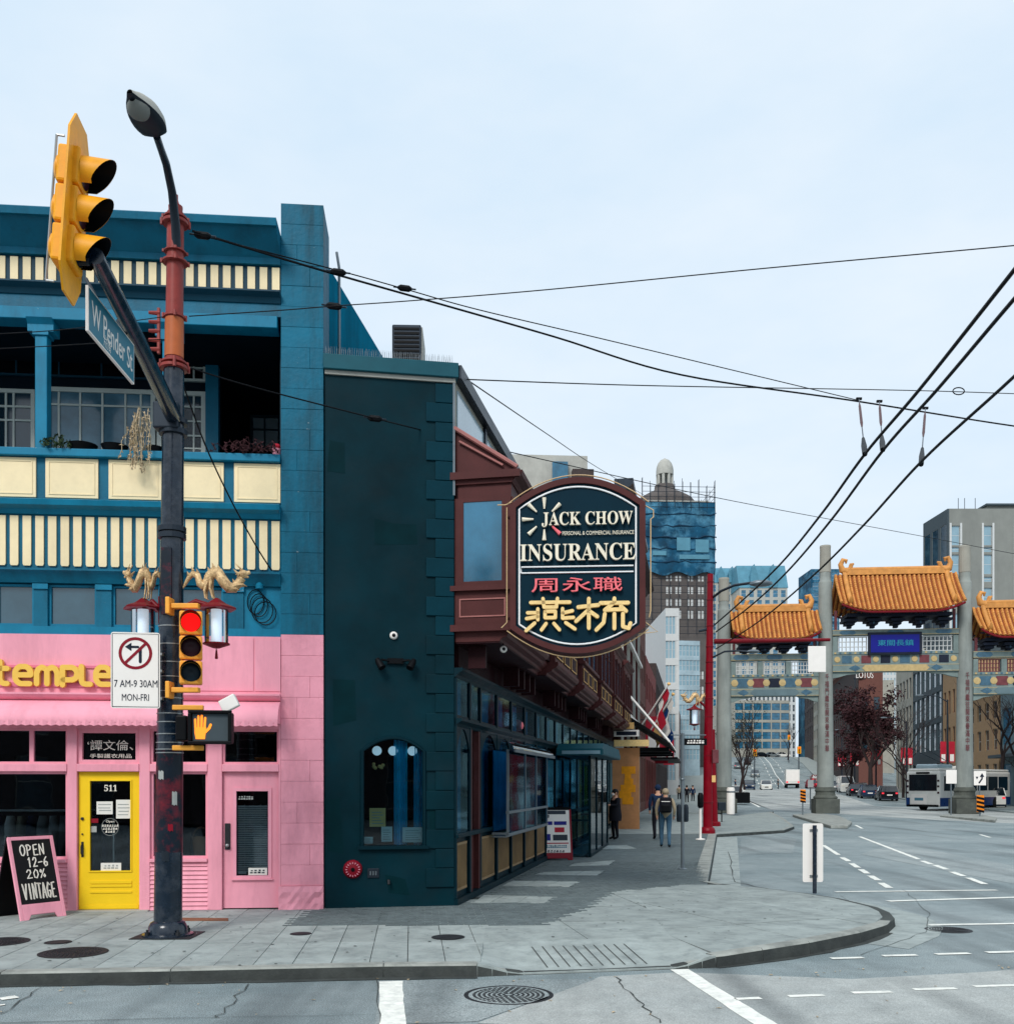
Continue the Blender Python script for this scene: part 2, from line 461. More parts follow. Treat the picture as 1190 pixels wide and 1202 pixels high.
D('gate_paint', S(116, 136, 140, .9), rough=.7, var=.18, scale=2.5)
D('gate_blue', S(64, 98, 122, 1.0), rough=.6, var=.25, scale=4)
D('gate_cream', S(196, 178, 132, .8), rough=.6, var=.15, scale=5)
D('gate_red', S(104, 58, 66, 1.0), rough=.6, var=.25, scale=5)
D('gate_dark', S(26, 34, 52, 1.0), rough=.7, var=.3)
D('plaque_blue', S(14, 22, 132, 1.0), rough=.4, var=.05)
D('plaque_text', S(40, 140, 170, 1.0), rough=.4)
D('brick_brown', S(102, 70, 66, 1.0), rough=.85, var=.16, scale=6, bump=.2)
D('brick_ochre', S(160, 136, 108, .85), rough=.85, var=.16, scale=5, bump=.2)
D('brick_dark', S(64, 58, 60, 1.0), rough=.85, var=.2, scale=5)
D('brick_red', S(122, 66, 66, 1.0), rough=.85, var=.15, scale=5)
D('grey_wall', S(134, 142, 143, .85), rough=.8, var=.08, scale=.6, dirt=.2, dscale=.25, streak=.2)
D('grey_dark', S(62, 76, 86, 1.0), rough=.7, var=.12)
D('blue_grey', S(92, 116, 128, 1.0), rough=.7, var=.12)
D('pale_stone', S(160, 164, 160, .85), rough=.8, var=.12, scale=.8)
D('white_wall', S(200, 210, 218, .85), rough=.7, var=.06)
D('net_blue', S(6, 76, 112, .72), rough=.7, var=.5, scale=.3, dirt=.85, dscale=.22, dcol=S(86, 150, 186))
D('net_dark', S(8, 48, 76, 1.0), rough=.7, var=.4, scale=.4)
D('copper_blue', S(84, 142, 170, .85), rough=.5, var=.15, scale=.4)
D('glass_dark', S(20, 44, 60, 1.0), rough=.06, var=.5, scale=1.2, spec=.8)
D('glass_mid', S(78, 120, 146, .8), rough=.1, var=.35, scale=2.2, spec=.5)
D('glass_blue', S(38, 98, 132, 1.0), rough=.06, var=.4, scale=.9, spec=.8)
D('glass_sky', S(140, 180, 204, .8), rough=.08, var=.15, scale=.4, spec=.8)
D('glass_pale', S(150, 178, 196, 1.0), rough=.1, var=.2, scale=.5, spec=.8)
D('rubber', S(16, 17, 20, 1), rough=.8, var=.2)
D('car_black', S(20, 24, 32, 1), rough=.2, var=.08)
D('car_white', S(214, 222, 226, 1), rough=.25, var=.04)
D('car_silver', S(132, 146, 156, 1), rough=.25, metal=.4, var=.05)
D('car_blue', S(34, 54, 84, 1), rough=.2, var=.08)
D('car_glass', S(16, 28, 38, 1), rough=.05, var=.2, spec=.9)
D('tail_red', (0.5, .02, .03, 1), rough=.3, emit=(1, .05, .08, .5))
D('lamp_pale', S(230, 230, 220, 1), rough=.3)
D('bus_blue', S(24, 60, 122, 1), rough=.3, var=.08)
D('bark', S(46, 40, 42, 1), rough=.9, var=.25, scale=8)
D('leaf_red', S(62, 36, 42, .9), rough=.7, var=.45, scale=1.2)
D('leaf_olive', S(52, 56, 44, 1.0), rough=.8, var=.4, scale=1.2)
D('leaf_dry', S(176, 164, 140, 1.0), rough=.8, var=.3, scale=20)
D('leaf_green', S(44, 62, 40, 1.0), rough=.8, var=.4, scale=20)
D('banner_red', S(170, 34, 56, 1.0), rough=.6, var=.15)
D('skin', S(190, 150, 130, 1), rough=.6)
D('hair', S(22, 20, 22, 1), rough=.7)
D('cloth_black', S(18, 20, 30, 1), rough=.85, var=.2, scale=10)
D('cloth_navy', S(22, 42, 74, 1), rough=.85, var=.2, scale=10)
D('cloth_khaki', S(150, 142, 124, 1), rough=.85, var=.15, scale=10)
D('denim', S(62, 96, 124, 1), rough=.85, var=.2, scale=12)
D('paper', S(214, 220, 222, 1), rough=.7, var=.03)
D('paper_grey', S(150, 160, 164, 1), rough=.7, var=.1, scale=30)
D('ink', S(24, 34, 52, 1), rough=.7)
D('chalkboard', S(16, 18, 22, 1), rough=.7, var=.25, scale=8)
D('chalk', S(220, 224, 222, 1), rough=.9, var=.15, scale=60)
D('wood', S(120, 84, 60, 1), rough=.6, var=.2, scale=6)
D('pane_blue_backing', S(18, 96, 132, 1.2), rough=.8, var=.4, scale=2.5, spec=.1)
D('drape_blue', S(16, 150, 186, 1.5), rough=.7, var=.25, scale=3)
D('ply', S(176, 130, 92, 1), rough=.7, var=.12, scale=4)
D('graffiti', S(222, 150, 24, 1), rough=.6, var=.15, scale=6)
D('road_far', S(150, 164, 170, .95), rough=.85, var=.1, scale=.2)
D('hazard_orange', S(220, 130, 30, 1), rough=.5)
D('steel_dark', S(40, 50, 62, 1), rough=.4, metal=.4, var=.2)
GL = glassmat('clear_glass', (.74, .82, .86, 1), .8)
GLB = glassmat('blue_glass', (.50, .76, .86, 1), .95)
GLS = glassmat('street_glass', (.50, .76, .86, 1), .7)
GLS.node_tree.nodes['Glossy BSDF'].inputs['Roughness'].default_value = .06
GLS.node_tree.nodes['Glossy BSDF'].inputs['Color'].default_value = (.36, .68, .86, 1)
GLC = glassmat('lantern_glass', (.86, .92, .96, 1), .6)
ASPH = ashmat('asphalt', S(112, 131, 140, .94), S(142, 158, 166, .97), .6)
ASPH_W = ashmat('asphalt_worn', S(124, 141, 149, .92), S(152, 166, 173, .96), .5)
ASPH_P = ashmat('asphalt_pale', S(152, 164, 170, .94), S(172, 182, 186, .97), .3)
# ------------------------------------------------------------------ writing
def text_mesh(s):
    cu = bpy.data.curves.new('t', 'FONT'); cu.body = s
    cu.resolution_u = 3
    o = bpy.data.objects.new('t', cu); col.objects.link(o)
    dg = bpy.context.evaluated_depsgraph_get()
    me = bpy.data.meshes.new_from_object(o.evaluated_get(dg))
    V = [v.co.copy() for v in me.vertices]; Fc = [list(p.vertices) for p in me.polygons]
    E = {}
    for f in Fc:
        for i in range(len(f)):
            a, b = f[i], f[(i+1) % len(f)]
            E[(a, b)] = E.get((a, b), 0) + 1
    B = [(a, b) for (a, b) in E if (b, a) not in E]
    bpy.data.objects.remove(o); bpy.data.curves.remove(cu); bpy.data.meshes.remove(me)
    return V, Fc, B
def wtext(mb, s, x0, x1, z0, z1, y, depth=0.004):
    V, Fc, B = text_mesh(s)
    if not V: return mb
    a0 = min(v.x for v in V); a1 = max(v.x for v in V); b0 = min(v.y for v in V); b1 = max(v.y for v in V)
    kx = (x1 - x0) / max(1e-6, a1 - a0); kz = (z1 - z0) / max(1e-6, b1 - b0)
    n = len(V)
    P = [(x0 + (v.x - a0) * kx, y - depth, z0 + (v.y - b0) * kz) for v in V]
    P += [(p[0], y, p[2]) for p in P]
    mb.add(P, Fc + [(b, a, a + n, b + n) for a, b in B])
    return mb
def marks(mb, x0, x1, z0, z1, y, depth=.003, n=6, seed=1):
    """a line of small print too small to read: uneven blocks"""
    rd = random.Random(seed); w_ = (x1 - x0)/n
    for i in range(n):
        a = x0 + i*w_ + w_*.08; b = x0 + (i+1)*w_ - w_*.18; h = (z1-z0)
        mb.box(a, b, y-depth, y, z0, z0 + h*rd.uniform(.3, .5)); mb.box(a + (b-a)*rd.uniform(0, .4), b, y-depth*.9, y, z0 + h*.56, z1 - h*rd.uniform(0, .2))
    return mb
SERIF = {}
def serif(s): return ''.join(chr(0x1D400 + ord(c) - 65) if 'A' <= c <= 'Z' else c for c in s)
# ================================================================== GROUND
PROF = [(-80, 0), (75, 0), (100, .2), (156, 1.0), (176, 1.25), (215, 3.9), (245, 7.0), (286, 9.7), (300, 10), (1800, 10)]
def zg(Y):
    for (a, za), (b, zb) in zip(PROF, PROF[1:]):
        if Y <= b: return za + (zb - za) * max(0, Y - a) / (b - a)
    return PROF[-1][1]
KS, KB = 0.2266, -0.435                     # left kerb of the long street: X = KB + KS*Y
def kerbL(Y): return KB + KS * Y
def kerbR(Y): return KB + 19 + KS * Y
ys = [-80, -20, 0, 10, 20, 30, 45, 60, 75, 85, 100, 125, 156, 166, 176, 195, 215, 230, 245, 265, 286, 300, 500, 900, 1800]
xs = [-900, -300, -100, -40, -20, -10, -5, 0, 5, 10, 20, 40, 80, 160, 400, 1200]
g = MB()
g.add([(x, y, zg(y)) for y in ys for x in xs],
      [(j*len(xs)+i, j*len(xs)+i+1, (j+1)*len(xs)+i+1, (j+1)*len(xs)+i) for j in range(len(ys)-1) for i in range(len(xs)-1)])
road = struct(g.build('road', ASPH, smooth=60))
road['_l'] = (0, 0, 0); road['_r'] = 0.0
def sheet(poly, z, name, m, parent=road, label=None):
    b = MB(); b.add([(p[0], p[1], z + zg(p[1])) for p in poly], [list(range(len(poly)))])
    return b.build(name, m, parent, label=label)
def pxpoly(pts, z=0.0): return [gr(a, b, z) for a, b in pts]
def ccw(P):
    A = sum(P[i][0]*P[(i+1) % len(P)][1] - P[(i+1) % len(P)][0]*P[i][1] for i in range(len(P)))
    return P if A > 0 else P[::-1]
# paler worn asphalt patches
sheet(ccw(pxpoly([(705, 1147), (560, 1202), (900, 1215), (1300, 1215), (1300, 1130), (1150, 1142), (1000, 1150), (800, 1142)])), .004, 'asphalt_patch', ASPH_P)
sheet(ccw([(23.5, 52), (26, 47), (31, 40), (36, 40), (45, 52), (31, 82), (52, 160), (35, 160), (20, 74)])[::1], .004, 'asphalt_patch', ASPH_P)
for (a, b, wd) in [((0, 1160), (-60, 1202), .02), ((0, 1184), (440, 1197), .012)]:
    pass
def crack(pts, wd=.012, z=.009):
    P = [gr(a, b, 0) for a, b in pts]
    Q = []
    for i in range(len(P) - 1):
        n = 7
        for k in range(n):
            q = P[i].lerp(P[i+1], k / n)
            Q.append(q + Vector((random.uniform(-.03, .03), random.uniform(-.03, .03), 0)))
    Q.append(P[-1])
    b = MB()
    L, Rr = [], []
    for i, q in enumerate(Q):
        d = Q[min(i+1, len(Q)-1)] - Q[max(i-1, 0)]; d.normalize()
        nn = Vector((-d.y, d.x, 0)) * wd * random.uniform(.2, .75)
        L.append(q + nn); Rr.append(q - nn)
    for p in L + Rr: p.z = z
    k = len(Q)
    b.add(L + Rr, [(i, i+k, i+k+1, i+1) for i in range(k-1)])
    return b.build('crack', MT['joint'], road)
sheet(ccw(pxpoly([(446, 1152), (700, 1150), (560, 1200), (440, 1204)])), .0045, 'asphalt_patch', ASPH_W)
sheet(ccw(pxpoly([(870, 985), (935, 985), (930, 1002), (868, 1003)])), .0045, 'asphalt_patch', ASPH_W)
sheet(ccw(pxpoly([(1010, 1003), (1200, 1040), (1260, 1030), (1050, 990)])), .0045, 'asphalt_patch', ASPH_W)
crack([(0, 1192), (55, 1157)], .010); crack([(-20, 1202), (440, 1192)], .008); crack([(290, 1156), (262, 1190), (252, 1196)], .014)
crack([(722, 1148), (745, 1172), (775, 1202)], .014); crack([(855, 1000), (862, 1036), (905, 1045)], .02)
crack([(440, 1150), (446, 1202)], .008); crack([(985, 1052), (1020, 1070), (1000, 1084)], .008); crack([(1060, 1045), (1090, 1072), (1086, 1095), (1010, 1122)], .007)
# painted lines: each its own strip
def mark(p0, p1, wd0, wd1=None, name='painted_line', z=.008, ragged=True):
    wd1 = wd1 or wd0
    a, b = (gr(*p0, 0), gr(*p1, 0))
    return markw(a, b, wd0, wd1, name, z)
def markw(a, b, wd0, wd1=None, name='painted_line', z=.008):
    wd1 = wd1 or wd0
    d = (b - a); Ln = d.length; d.normalize(); nn = Vector((-d.y, d.x, 0))
    n = max(2, int(Ln / .22)); n = min(n, 40)
    L, Rr = [], []
    for i in range(n + 1):
        t = i / n; q = a.lerp(b, t); wd = (wd0 + (wd1 - wd0) * t) / 2
        L.append(q + nn * (wd + random.uniform(-.008, .008))); Rr.append(q - nn * (wd + random.uniform(-.008, .008)))
    mb = MB()
    for p in L + Rr: p.z = z + zg(p.y)
    mb.add(L + Rr, [(i, i+n+1, i+n+2, i+1) for i in range(n)])
    o = mb.build(name, MT['paint_white'], road)
    return o
mark((459, 1153), (461, 1230), .22)                 # stop bar running to the camera
mark((797, 1139), (905, 1208), .19)
# two dotted crossing lines
for a, b, y in [(863, 893, 1174), (925, 967, 1170.5), (1000, 1046, 1166.5), (1072, 1122, 1162.5), (1143, 1194, 1159), (1214, 1262, 1156)]:
    mark((a, y), (b, y - 1.2), .085, name='crossing_dash')
for a, b, y in [(975, 1013, 1126), (1036, 1076, 1123), (1098, 1138, 1121), (1158, 1198, 1119), (1218, 1256, 1117)]:
    mark((a, y), (b, y - 1), .10, name='crossing_dash')
mark((980, 1047.5), (1170, 1045.5), .13); mark((1042, 1058.5), (1260, 1052), .15)
mark((1090, 1086.5), (1260, 1084), .11)
# lane lines
mark((1009, 982.5), (1078, 1009), .13)
for a, b in [((1082, 1011), (1093, 1015)), ((1097, 1016), (1111, 1021)), ((1117, 1024), (1131, 1029)), ((1136, 1031), (1156, 1038.5))]:
    mark(a, b, .14, name='lane_dash')
mark((966, 992.5), (984, 1004), .13)
for a, b in [((988, 1007), (996, 1011.5)), ((999, 1014), (1007, 1019)), ((1010, 1021), (1018, 1026)), ((1021, 1028.5), (1031, 1034)), ((1034, 1037), (1044, 1043))]:
    mark(a, b, .14, name='lane_dash')
mark((1004, 969), (1012, 973), .12, name='lane_dash'); mark((1150, 980), (1162, 983.5), .12, name='lane_dash')
mark((0, 1174), (20, 1171), .12); mark((-10, 1182), (6, 1180.5), .05)
def seg(x0, y0, x1, y1, wd=.14, nm='lane_dash'):
    markw(Vector((x0, y0, 0)), Vector((x1, y1, 0)), wd, name=nm)
# far lane lines beyond the gate, following the street
for Y in range(86, 290, 9):
    for off in (6.2, 9.4, 12.8):
        seg(kerbL(Y) + off, Y, kerbL(Y + 4) + off, Y + 4, .16)
seg(kerbL(80) + 3.0, 80, kerbL(110) + 2.2, 110, .2, 'painted_line')
for off in (9.4,):
    for Y in range(180, 284, 16): seg(kerbL(Y) + off + 1.5, Y, kerbL(Y + 16) + off + 1.5, Y + 16, .18, 'painted_line')
seg(kerbL(168) + 3, 168, kerbR(167), 167, .4, 'painted_line')

# ---------------- the corner pavement
side = struct(bpy.data.objects.new('pavement', None)); col.objects.link(side)
side['_l'] = (0, 0, 0); side['_r'] = 0.0
NOSE = [gr(*p) for p in [(840, 1122), (895, 1115.5), (950, 1108), (1010, 1095), (1042, 1084), (1050, 1077), (1044, 1070), (1030, 1064), (985, 1053.5), (945, 1047.5), (900, 1042), (860, 1038), (831, 1034.5)]]
KL = [Vector((-12.0, 8.84, SW)), gr(0, 1142), gr(200, 1138.5), gr(450, 1133), gr(560, 1132)]
RAMP0 = KL[-1]
ramp_a, ramp_b = gr(560, 1132), gr(840, 1122)
PK = [gr(841, 979), gr(920, 974.3), gr(932, 970), gr(922, 962), gr(905, 953)]
BL_S, BL_B = 0.195, -0.80 - 0.195 * 14.75     # building line of the long street
def bl(Y): return BL_B + BL_S * Y
outline = KL + [ramp_a.lerp(ramp_b, t) for t in (.15, .3, .5, .7, .85)] + NOSE + PK
outline = [Vector(p) for p in outline]
backp = [Vector((bl(58) - 3, 58, SW)), Vector((bl(14) - 6, 17, SW)), Vector((-14, 16, SW)), Vector((-14, 8.7, SW))]
base = MB(); base.slab([(p.x, p.y) for p in outline + [Vector((kerbL(58), 58, 0))] + backp], .0005, .115)
# cut the dropped kerb out of the bed by building it from two halves below
def bed(poly, z, m, nm):
    b = MB(); b.slab([(p[0], p[1]) for p in ccw(poly)], .0006, z); return b.build(nm, m, side)
kdir = (ramp_b - ramp_a).normalized(); kn = Vector((-kdir.y, kdir.x, 0))
RD = 1.35                                      # depth of the dropped ramp
ra2, rb2 = ramp_a + kn * RD, ramp_b + kn * RD
bed([Vector((-14, 8.7, 0))] + KL + [ra2, Vector((ra2.x + .3, 16, 0)), Vector((-14, 16, 0))], .112, MT['joint'], 'slab_bed')
bed([ra2, rb2, Vector((rb2.x + .2, 18.5, 0)), Vector((ra2.x + .3, 16, 0))], .112, MT['joint'], 'slab_bed')
bed([rb2, ramp_b] + NOSE + [Vector((rb2.x + .2, 18.5, 0))], .112, MT['joint'], 'slab_bed')
yb = 16.0
bed([Vector((-4, yb, 0)), Vector((3.2, yb, 0)), NOSE[-1] + Vector((0, 0, 0)), PK[0], Vector((bl(36) - 3, 36, 0))], .121, MT['paver'], 'paver_bed')
bed(PK + [Vector((kerbL(58) + .5, 56, 0)), Vector((kerbL(58), 60, 0)), Vector((bl(60) - 4, 60, 0)), Vector((bl(36) - 3, 36, 0))], .13, MT['concrete'], 'far_pavement')
# clip a convex polygon with a convex region
def clip(poly, reg):
    out_ = poly
    for i in range(len(reg)):
        a, b = reg[i], reg[(i+1) % len(reg)]
        inp, out_ = out_, []
        def sd_(p): return (b[0]-a[0])*(p[1]-a[1]) - (b[1]-a[1])*(p[0]-a[0])
        for j in range(len(inp)):
            p, q = inp[j], inp[(j+1) % len(inp)]
            sp, sq = sd_(p), sd_(q)
            if sp >= 0: out_.append(p)
            if sp * sq < 0:
                t = sp / (sp - sq); out_.append((p[0]+(q[0]-p[0])*t, p[1]+(q[1]-p[1])*t))
        if len(out_) < 3: return []
    return out_
def area(P): return abs(sum(P[i][0]*P[(i+1) % len(P)][1] - P[(i+1) % len(P)][0]*P[i][1] for i in range(len(P)))) / 2
def slabs(reg, org, ang, sx, sy, nx, ny, gap=.008, z=SW, nm='slab', bond=0, m=None, parent=None):
    reg = ccw([(p[0], p[1]) for p in reg])
    ca, sa = math.cos(ang), math.sin(ang)
    for j in range(ny[0], ny[1]):
        for i in range(nx[0], nx[1]):
            o_ = bond * sx if j % 2 else 0
            c = [(i*sx + gap + o_, j*sy + gap), ((i+1)*sx - gap + o_, j*sy + gap), ((i+1)*sx - gap + o_, (j+1)*sy - gap), (i*sx + gap + o_, (j+1)*sy - gap)]
            c = [(org[0] + p[0]*ca - p[1]*sa, org[1] + p[0]*sa + p[1]*ca) for p in c]
            c = clip(c, reg)
            if len(c) < 3 or area(c) < .015: continue
            cx = sum(p[0] for p in c) / len(c); cy = sum(p[1] for p in c) / len(c)
            dz = random.uniform(-.002, .002)
            b = MB(); b.slab([(p[0]-cx, p[1]-cy) for p in c], -.025, dz)
            o = b.build(nm, m or MT['concrete'], parent or side); o.location = (cx, cy, z)
KW = .16                                      # kerb width
kin = [p + Vector((.03, KW, 0)) for p in KL]
slabs([kin[0], kin[-1], (kin[-1].x, 15.6), (-12, 14.0)], (kin[1].x, kin[1].y), R(5.6), .392, 1.42, (-20, 24), (-2, 5), .0045)
slabs([ra2.lerp(rb2, (kin[-1].x - ra2.x)/(rb2.x - ra2.x)), rb2, (rb2.x + .2, 17.2), (kin[-1].x, 15.6)], (ra2.x, ra2.y), R(9), 1.55, 1.5, (-1, 4), (-2, 6))
ncen = Vector((2.6, 14.2, 0))
nin = [p + (ncen - p).normalized() * KW for p in NOSE]
slabs([rb2] + nin[:1] + nin[1:-1] + [(rb2.x + .2, 17.9)], (2.2, 10.6), R(22), 1.6, 1.75, (-3, 6), (-3, 8))
# dropped kerb ramp with grooves
rb = MB()
nU, nV = 24, 8
def rz_(u, v):
    fl = min(1, u / .17, (1 - u) / .17); fl = max(0, fl); fl = fl*fl*(3-2*fl)
    t = 1 - v; return SW - (SW - .022) * fl * t
def rp(u, v):
    p = ramp_a.lerp(ramp_b, u) + kn * RD * v
    return Vector((p.x, p.y, rz_(u, v) - .001))
rb.add([rp(i/nU, j/nV) for j in range(nV+1) for i in range(nU+1)],
       [(j*(nU+1)+i, j*(nU+1)+i+1, (j+1)*(nU+1)+i+1, (j+1)*(nU+1)+i) for j in range(nV) for i in range(nU)])
rb.add([rp(i/nU, 0) for i in range(nU+1)] + [Vector((rp(i/nU, 0).x, rp(i/nU, 0).y, 0.0007)) for i in range(nU+1)],
       [(i, i+nU+1, i+nU+2, i+1) for i in range(nU)])
ramp = rb.build('kerb_ramp', MT['concrete'], side, smooth=60)
gv = MB()
for k in range(10):
    u = .30 + k * .047
    a, b = rp(u, .12), rp(u + .01, .78)
    d = (b - a).normalized(); nn = Vector((-d.y, d.x, 0)) * .007
    gv.add([a+nn, a-nn, b-nn, b+nn], [(0, 1, 2, 3)])
for p in gv.v: p.z += .0045
gv.build('groove', MT['joint'], side)
# kerb stones, swept and cut at every joint
def kerbstone(P, zt=SW, wd=KW, out_=None, nm='kerbstone', tops=None, inward=None):
    for i in range(len(P) - 1):
        a, b = Vector(P[i]), Vector(P[i+1])
        d = (b - a); L = d.length; d.normalize()
        nn = Vector((-d.y, d.x, 0)) if inward is None else inward(a.lerp(b, .5), d)
        n = max(1, round(L / 2.4))
        for k in range(n):
            p, q = a.lerp(b, k / n), a.lerp(b, (k+1) / n)
            if n > 1 or True:
                p2, q2 = p + d * .004, q - d * .004
            z0, z1 = (zt, zt) if tops is None else (tops[i] + (tops[i+1]-tops[i])*k/n, tops[i] + (tops[i+1]-tops[i])*(k+1)/n)
            mb = MB()
            prof = [(-.02, 0.0006), (-.004, 1.0), (.02, 1.0), (wd, 1.0), (wd, 0.0006)]
            vs = []
            for c, zz in ((p2, z0), (q2, z1)):
                vs += [c + nn*(-.012) + Vector((0, 0, .0006 - c.z)), c + nn*0.0 + Vector((0, 0, zz - .022 - c.z)), c + nn*.022 + Vector((0, 0, zz + .001 - c.z)), c + nn*wd + Vector((0, 0, zz + .001 - c.z)), c + nn*wd + Vector((0, 0, .0006 - c.z))]
            mb.add(vs, [(0, 1, 2, 3, 4), (9, 8, 7, 6, 5)] + [(i2, i2+5, (i2+1) % 5 + 5, (i2+1) % 5) for i2 in range(5)])
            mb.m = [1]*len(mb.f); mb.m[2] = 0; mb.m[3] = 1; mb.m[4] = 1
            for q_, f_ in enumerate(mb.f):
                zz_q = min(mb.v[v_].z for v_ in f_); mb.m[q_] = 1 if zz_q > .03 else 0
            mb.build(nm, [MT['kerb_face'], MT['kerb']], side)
kerbstone(KL)
rk = [ramp_a.lerp(ramp_b, u) for u in (0, .06, .12, .19, .5, .81, .88, .94, 1)]
kerbstone(rk, tops=[SW, SW*.72, SW*.40, .026, .024, .026, SW*.40, SW*.72, SW], wd=.12)
def inw(c):
    def f(mid, d):
        n_ = Vector((-d.y, d.x, 0))
        return n_ if n_.dot(c - mid) > 0 else -n_
    return f
kerbstone(NOSE, inward=inw(ncen), tops=[SW, SW+.02, SW+.03, SW+.02, SW, SW-.03, SW-.05, SW-.06, SW-.06, SW-.06, SW-.05, SW-.03, SW])
kerbstone([NOSE[-1], PK[0]], wd=.3)
kerbstone(PK + [Vector((kerbL(58) + .6, 56, 0))])
# concrete gutter apron round the nose and along the long kerb
ap = MB()
apo = []
for p in NOSE[3:]:
    d = (p - ncen); d.z = 0; d.normalize(); apo.append((p, p + d * .62))
ap.add([Vector((a.x, a.y, .0048)) for a, b in apo] + [Vector((b.x, b.y, .0045)) for a, b in apo],
       [(i, i+len(apo), i+len(apo)+1, i+1) for i in range(len(apo)-1)])
ap.build('gutter_apron', MT['concrete'], side)
sheet(ccw([NOSE[-1] + Vector((.02, 0, 0)), PK[0] + Vector((.02, 0, 0)), PK[0] + Vector((.75, 0, 0)), NOSE[-1] + Vector((.62, 0, 0))]), .0052, 'gutter_apron', MT['concrete'], side)
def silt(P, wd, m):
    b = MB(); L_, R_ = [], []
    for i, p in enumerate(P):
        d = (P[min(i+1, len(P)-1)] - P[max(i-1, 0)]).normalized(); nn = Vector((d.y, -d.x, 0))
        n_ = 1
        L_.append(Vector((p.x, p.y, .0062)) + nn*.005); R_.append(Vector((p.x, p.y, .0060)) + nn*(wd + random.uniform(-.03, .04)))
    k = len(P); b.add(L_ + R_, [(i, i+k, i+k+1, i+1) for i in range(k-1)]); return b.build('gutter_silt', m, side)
def dense(P, st=.3):
    Q = []
    for a, b in zip(P, P[1:]):
        n = max(1, int((b-a).length/st)); Q += [a.lerp(b, i/n) for i in range(n)]
    return Q + [P[-1]]
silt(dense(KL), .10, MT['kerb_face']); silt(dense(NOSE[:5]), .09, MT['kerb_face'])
# brick pavers in front of the dark green building
pv = MB()
PVP = [(p.x, p.y) for p in [gr(330, 1087), gr(640, 1086.5), gr(662, 1076), gr(690, 1066), gr(720, 1047), gr(780, 1041), gr(826, 1035)]] + [(kerbL(23) - .35, 23), (bl(23) + .2, 23), (-.5, 15.2), (-2.8, 14.7)]
def inside(p, P):
    c = False; j = len(P) - 1
    for i in range(len(P)):
        if (P[i][1] > p[1]) != (P[j][1] > p[1]) and p[0] < (P[j][0]-P[i][0])*(p[1]-P[i][1])/(P[j][1]-P[i][1]) + P[i][0]: c = not c
        j = i
    return c
BX, BY = .205, .105
ca, sa = math.cos(R(5)), math.sin(R(5))
pale_rects = [pxpoly([(556, 1060), (568, 1051), (650, 1053), (640, 1060)], .136), pxpoly([(590, 1040), (600, 1034), (682, 1035), (668, 1041)], .136), pxpoly([(628, 1027), (634, 1024), (710, 1022), (700, 1028)], .136), pxpoly([(668, 1017), (672, 1014), (722, 1010), (714, 1016)], .136)]
pr2 = [[(p.x, p.y) for p in ccw(q)] for q in pale_rects]
for j in range(-10, 110):
    for i in range(-18, 50):
        x, y = i * BX + (BX/2 if j % 2 else 0), j * BY
        wx, wy = -2.8 + x*ca - y*sa, 12.5 + x*sa + y*ca
        if not inside((wx, wy), PVP) or any(inside((wx, wy), q) for q in pr2): continue
        hx, hy = BX/2 - .004, BY/2 - .004
        dz = random.uniform(0, .004)
        q = [(wx + a*ca - b*sa, wy + a*sa + b*ca) for a, b in ((-hx, -hy), (hx, -hy), (hx, hy), (-hx, hy))]
        pv.add([(p[0], p[1], .118) for p in q] + [(p[0], p[1], .134 + dz) for p in q], [(4, 5, 6, 7), (0, 1, 5, 4), (1, 2, 6, 5), (2, 3, 7, 6), (3, 0, 4, 7)])
pv.build('brick_pavers', MT['paver'], side, kind='stuff')
# pale flat tiles set in the brick
for q in pr2:
    q = ccw(q)
    ang = math.atan2(q[1][1]-q[0][1], q[1][0]-q[0][0])
    L = math.hypot(q[1][0]-q[0][0], q[1][1]-q[0][1])
    slabs(q, q[0], ang, .42, .42, (-1, int(L/.42)+2), (-1, 6), .006, .137, 'paving_tile')
o_ = pxpoly([(690, 993), (735, 992), (752, 998), (730, 1008), (680, 1009), (660, 1004)], .136)
slabs(o_, (o_[0].x - 3, o_[0].y - 2), R(11), .6, .6, (0, 14), (0, 14), .005, .137, 'paving_tile')
# trodden gum spots and scraps
rs_ = random.Random(5); gm = MB()
for k in range(260):
    x, y = rs_.uniform(-6, 5), rs_.uniform(9.9, 17)
    if not inside((x, y), [(p.x, p.y) for p in KL + NOSE] + [(3, 18), (-6, 14.0)]): continue
    if y < 11.6 and -.6 < x < 2.6: continue
    r_ = rs_.uniform(.008, .022); n = 7
    gm.add([(x + r_*math.cos(6.283*i/n)*rs_.uniform(.7, 1.2), y + r_*math.sin(6.283*i/n), SW + .0085) for i in range(n)], [list(range(n))])
gm.build('gum_spots', MT['joint'], side, kind='stuff')
lt = MB()
for k in range(70):
    x, y = rs_.uniform(-6, 7), rs_.uniform(8.0, 9.9)
    if k % 2: y = 9.5 + .108*(x + 5) - rs_.uniform(.03, .35)
    if y > 9.6 + .1*(x+4.5): continue
    a = rs_.uniform(0, 3.14); L_ = rs_.uniform(.012, .035)
    c_, s_ = math.cos(a)*L_, math.sin(a)*L_
    lt.add([(x - c_, y - s_, .010), (x + s_*.4, y - c_*.4, .013), (x + c_, y + s_, .010), (x - s_*.4, y + c_*.4, .016)], [(0, 1, 2, 3)])
lt.build('litter', MT['leaf_dry'], side, kind='stuff')
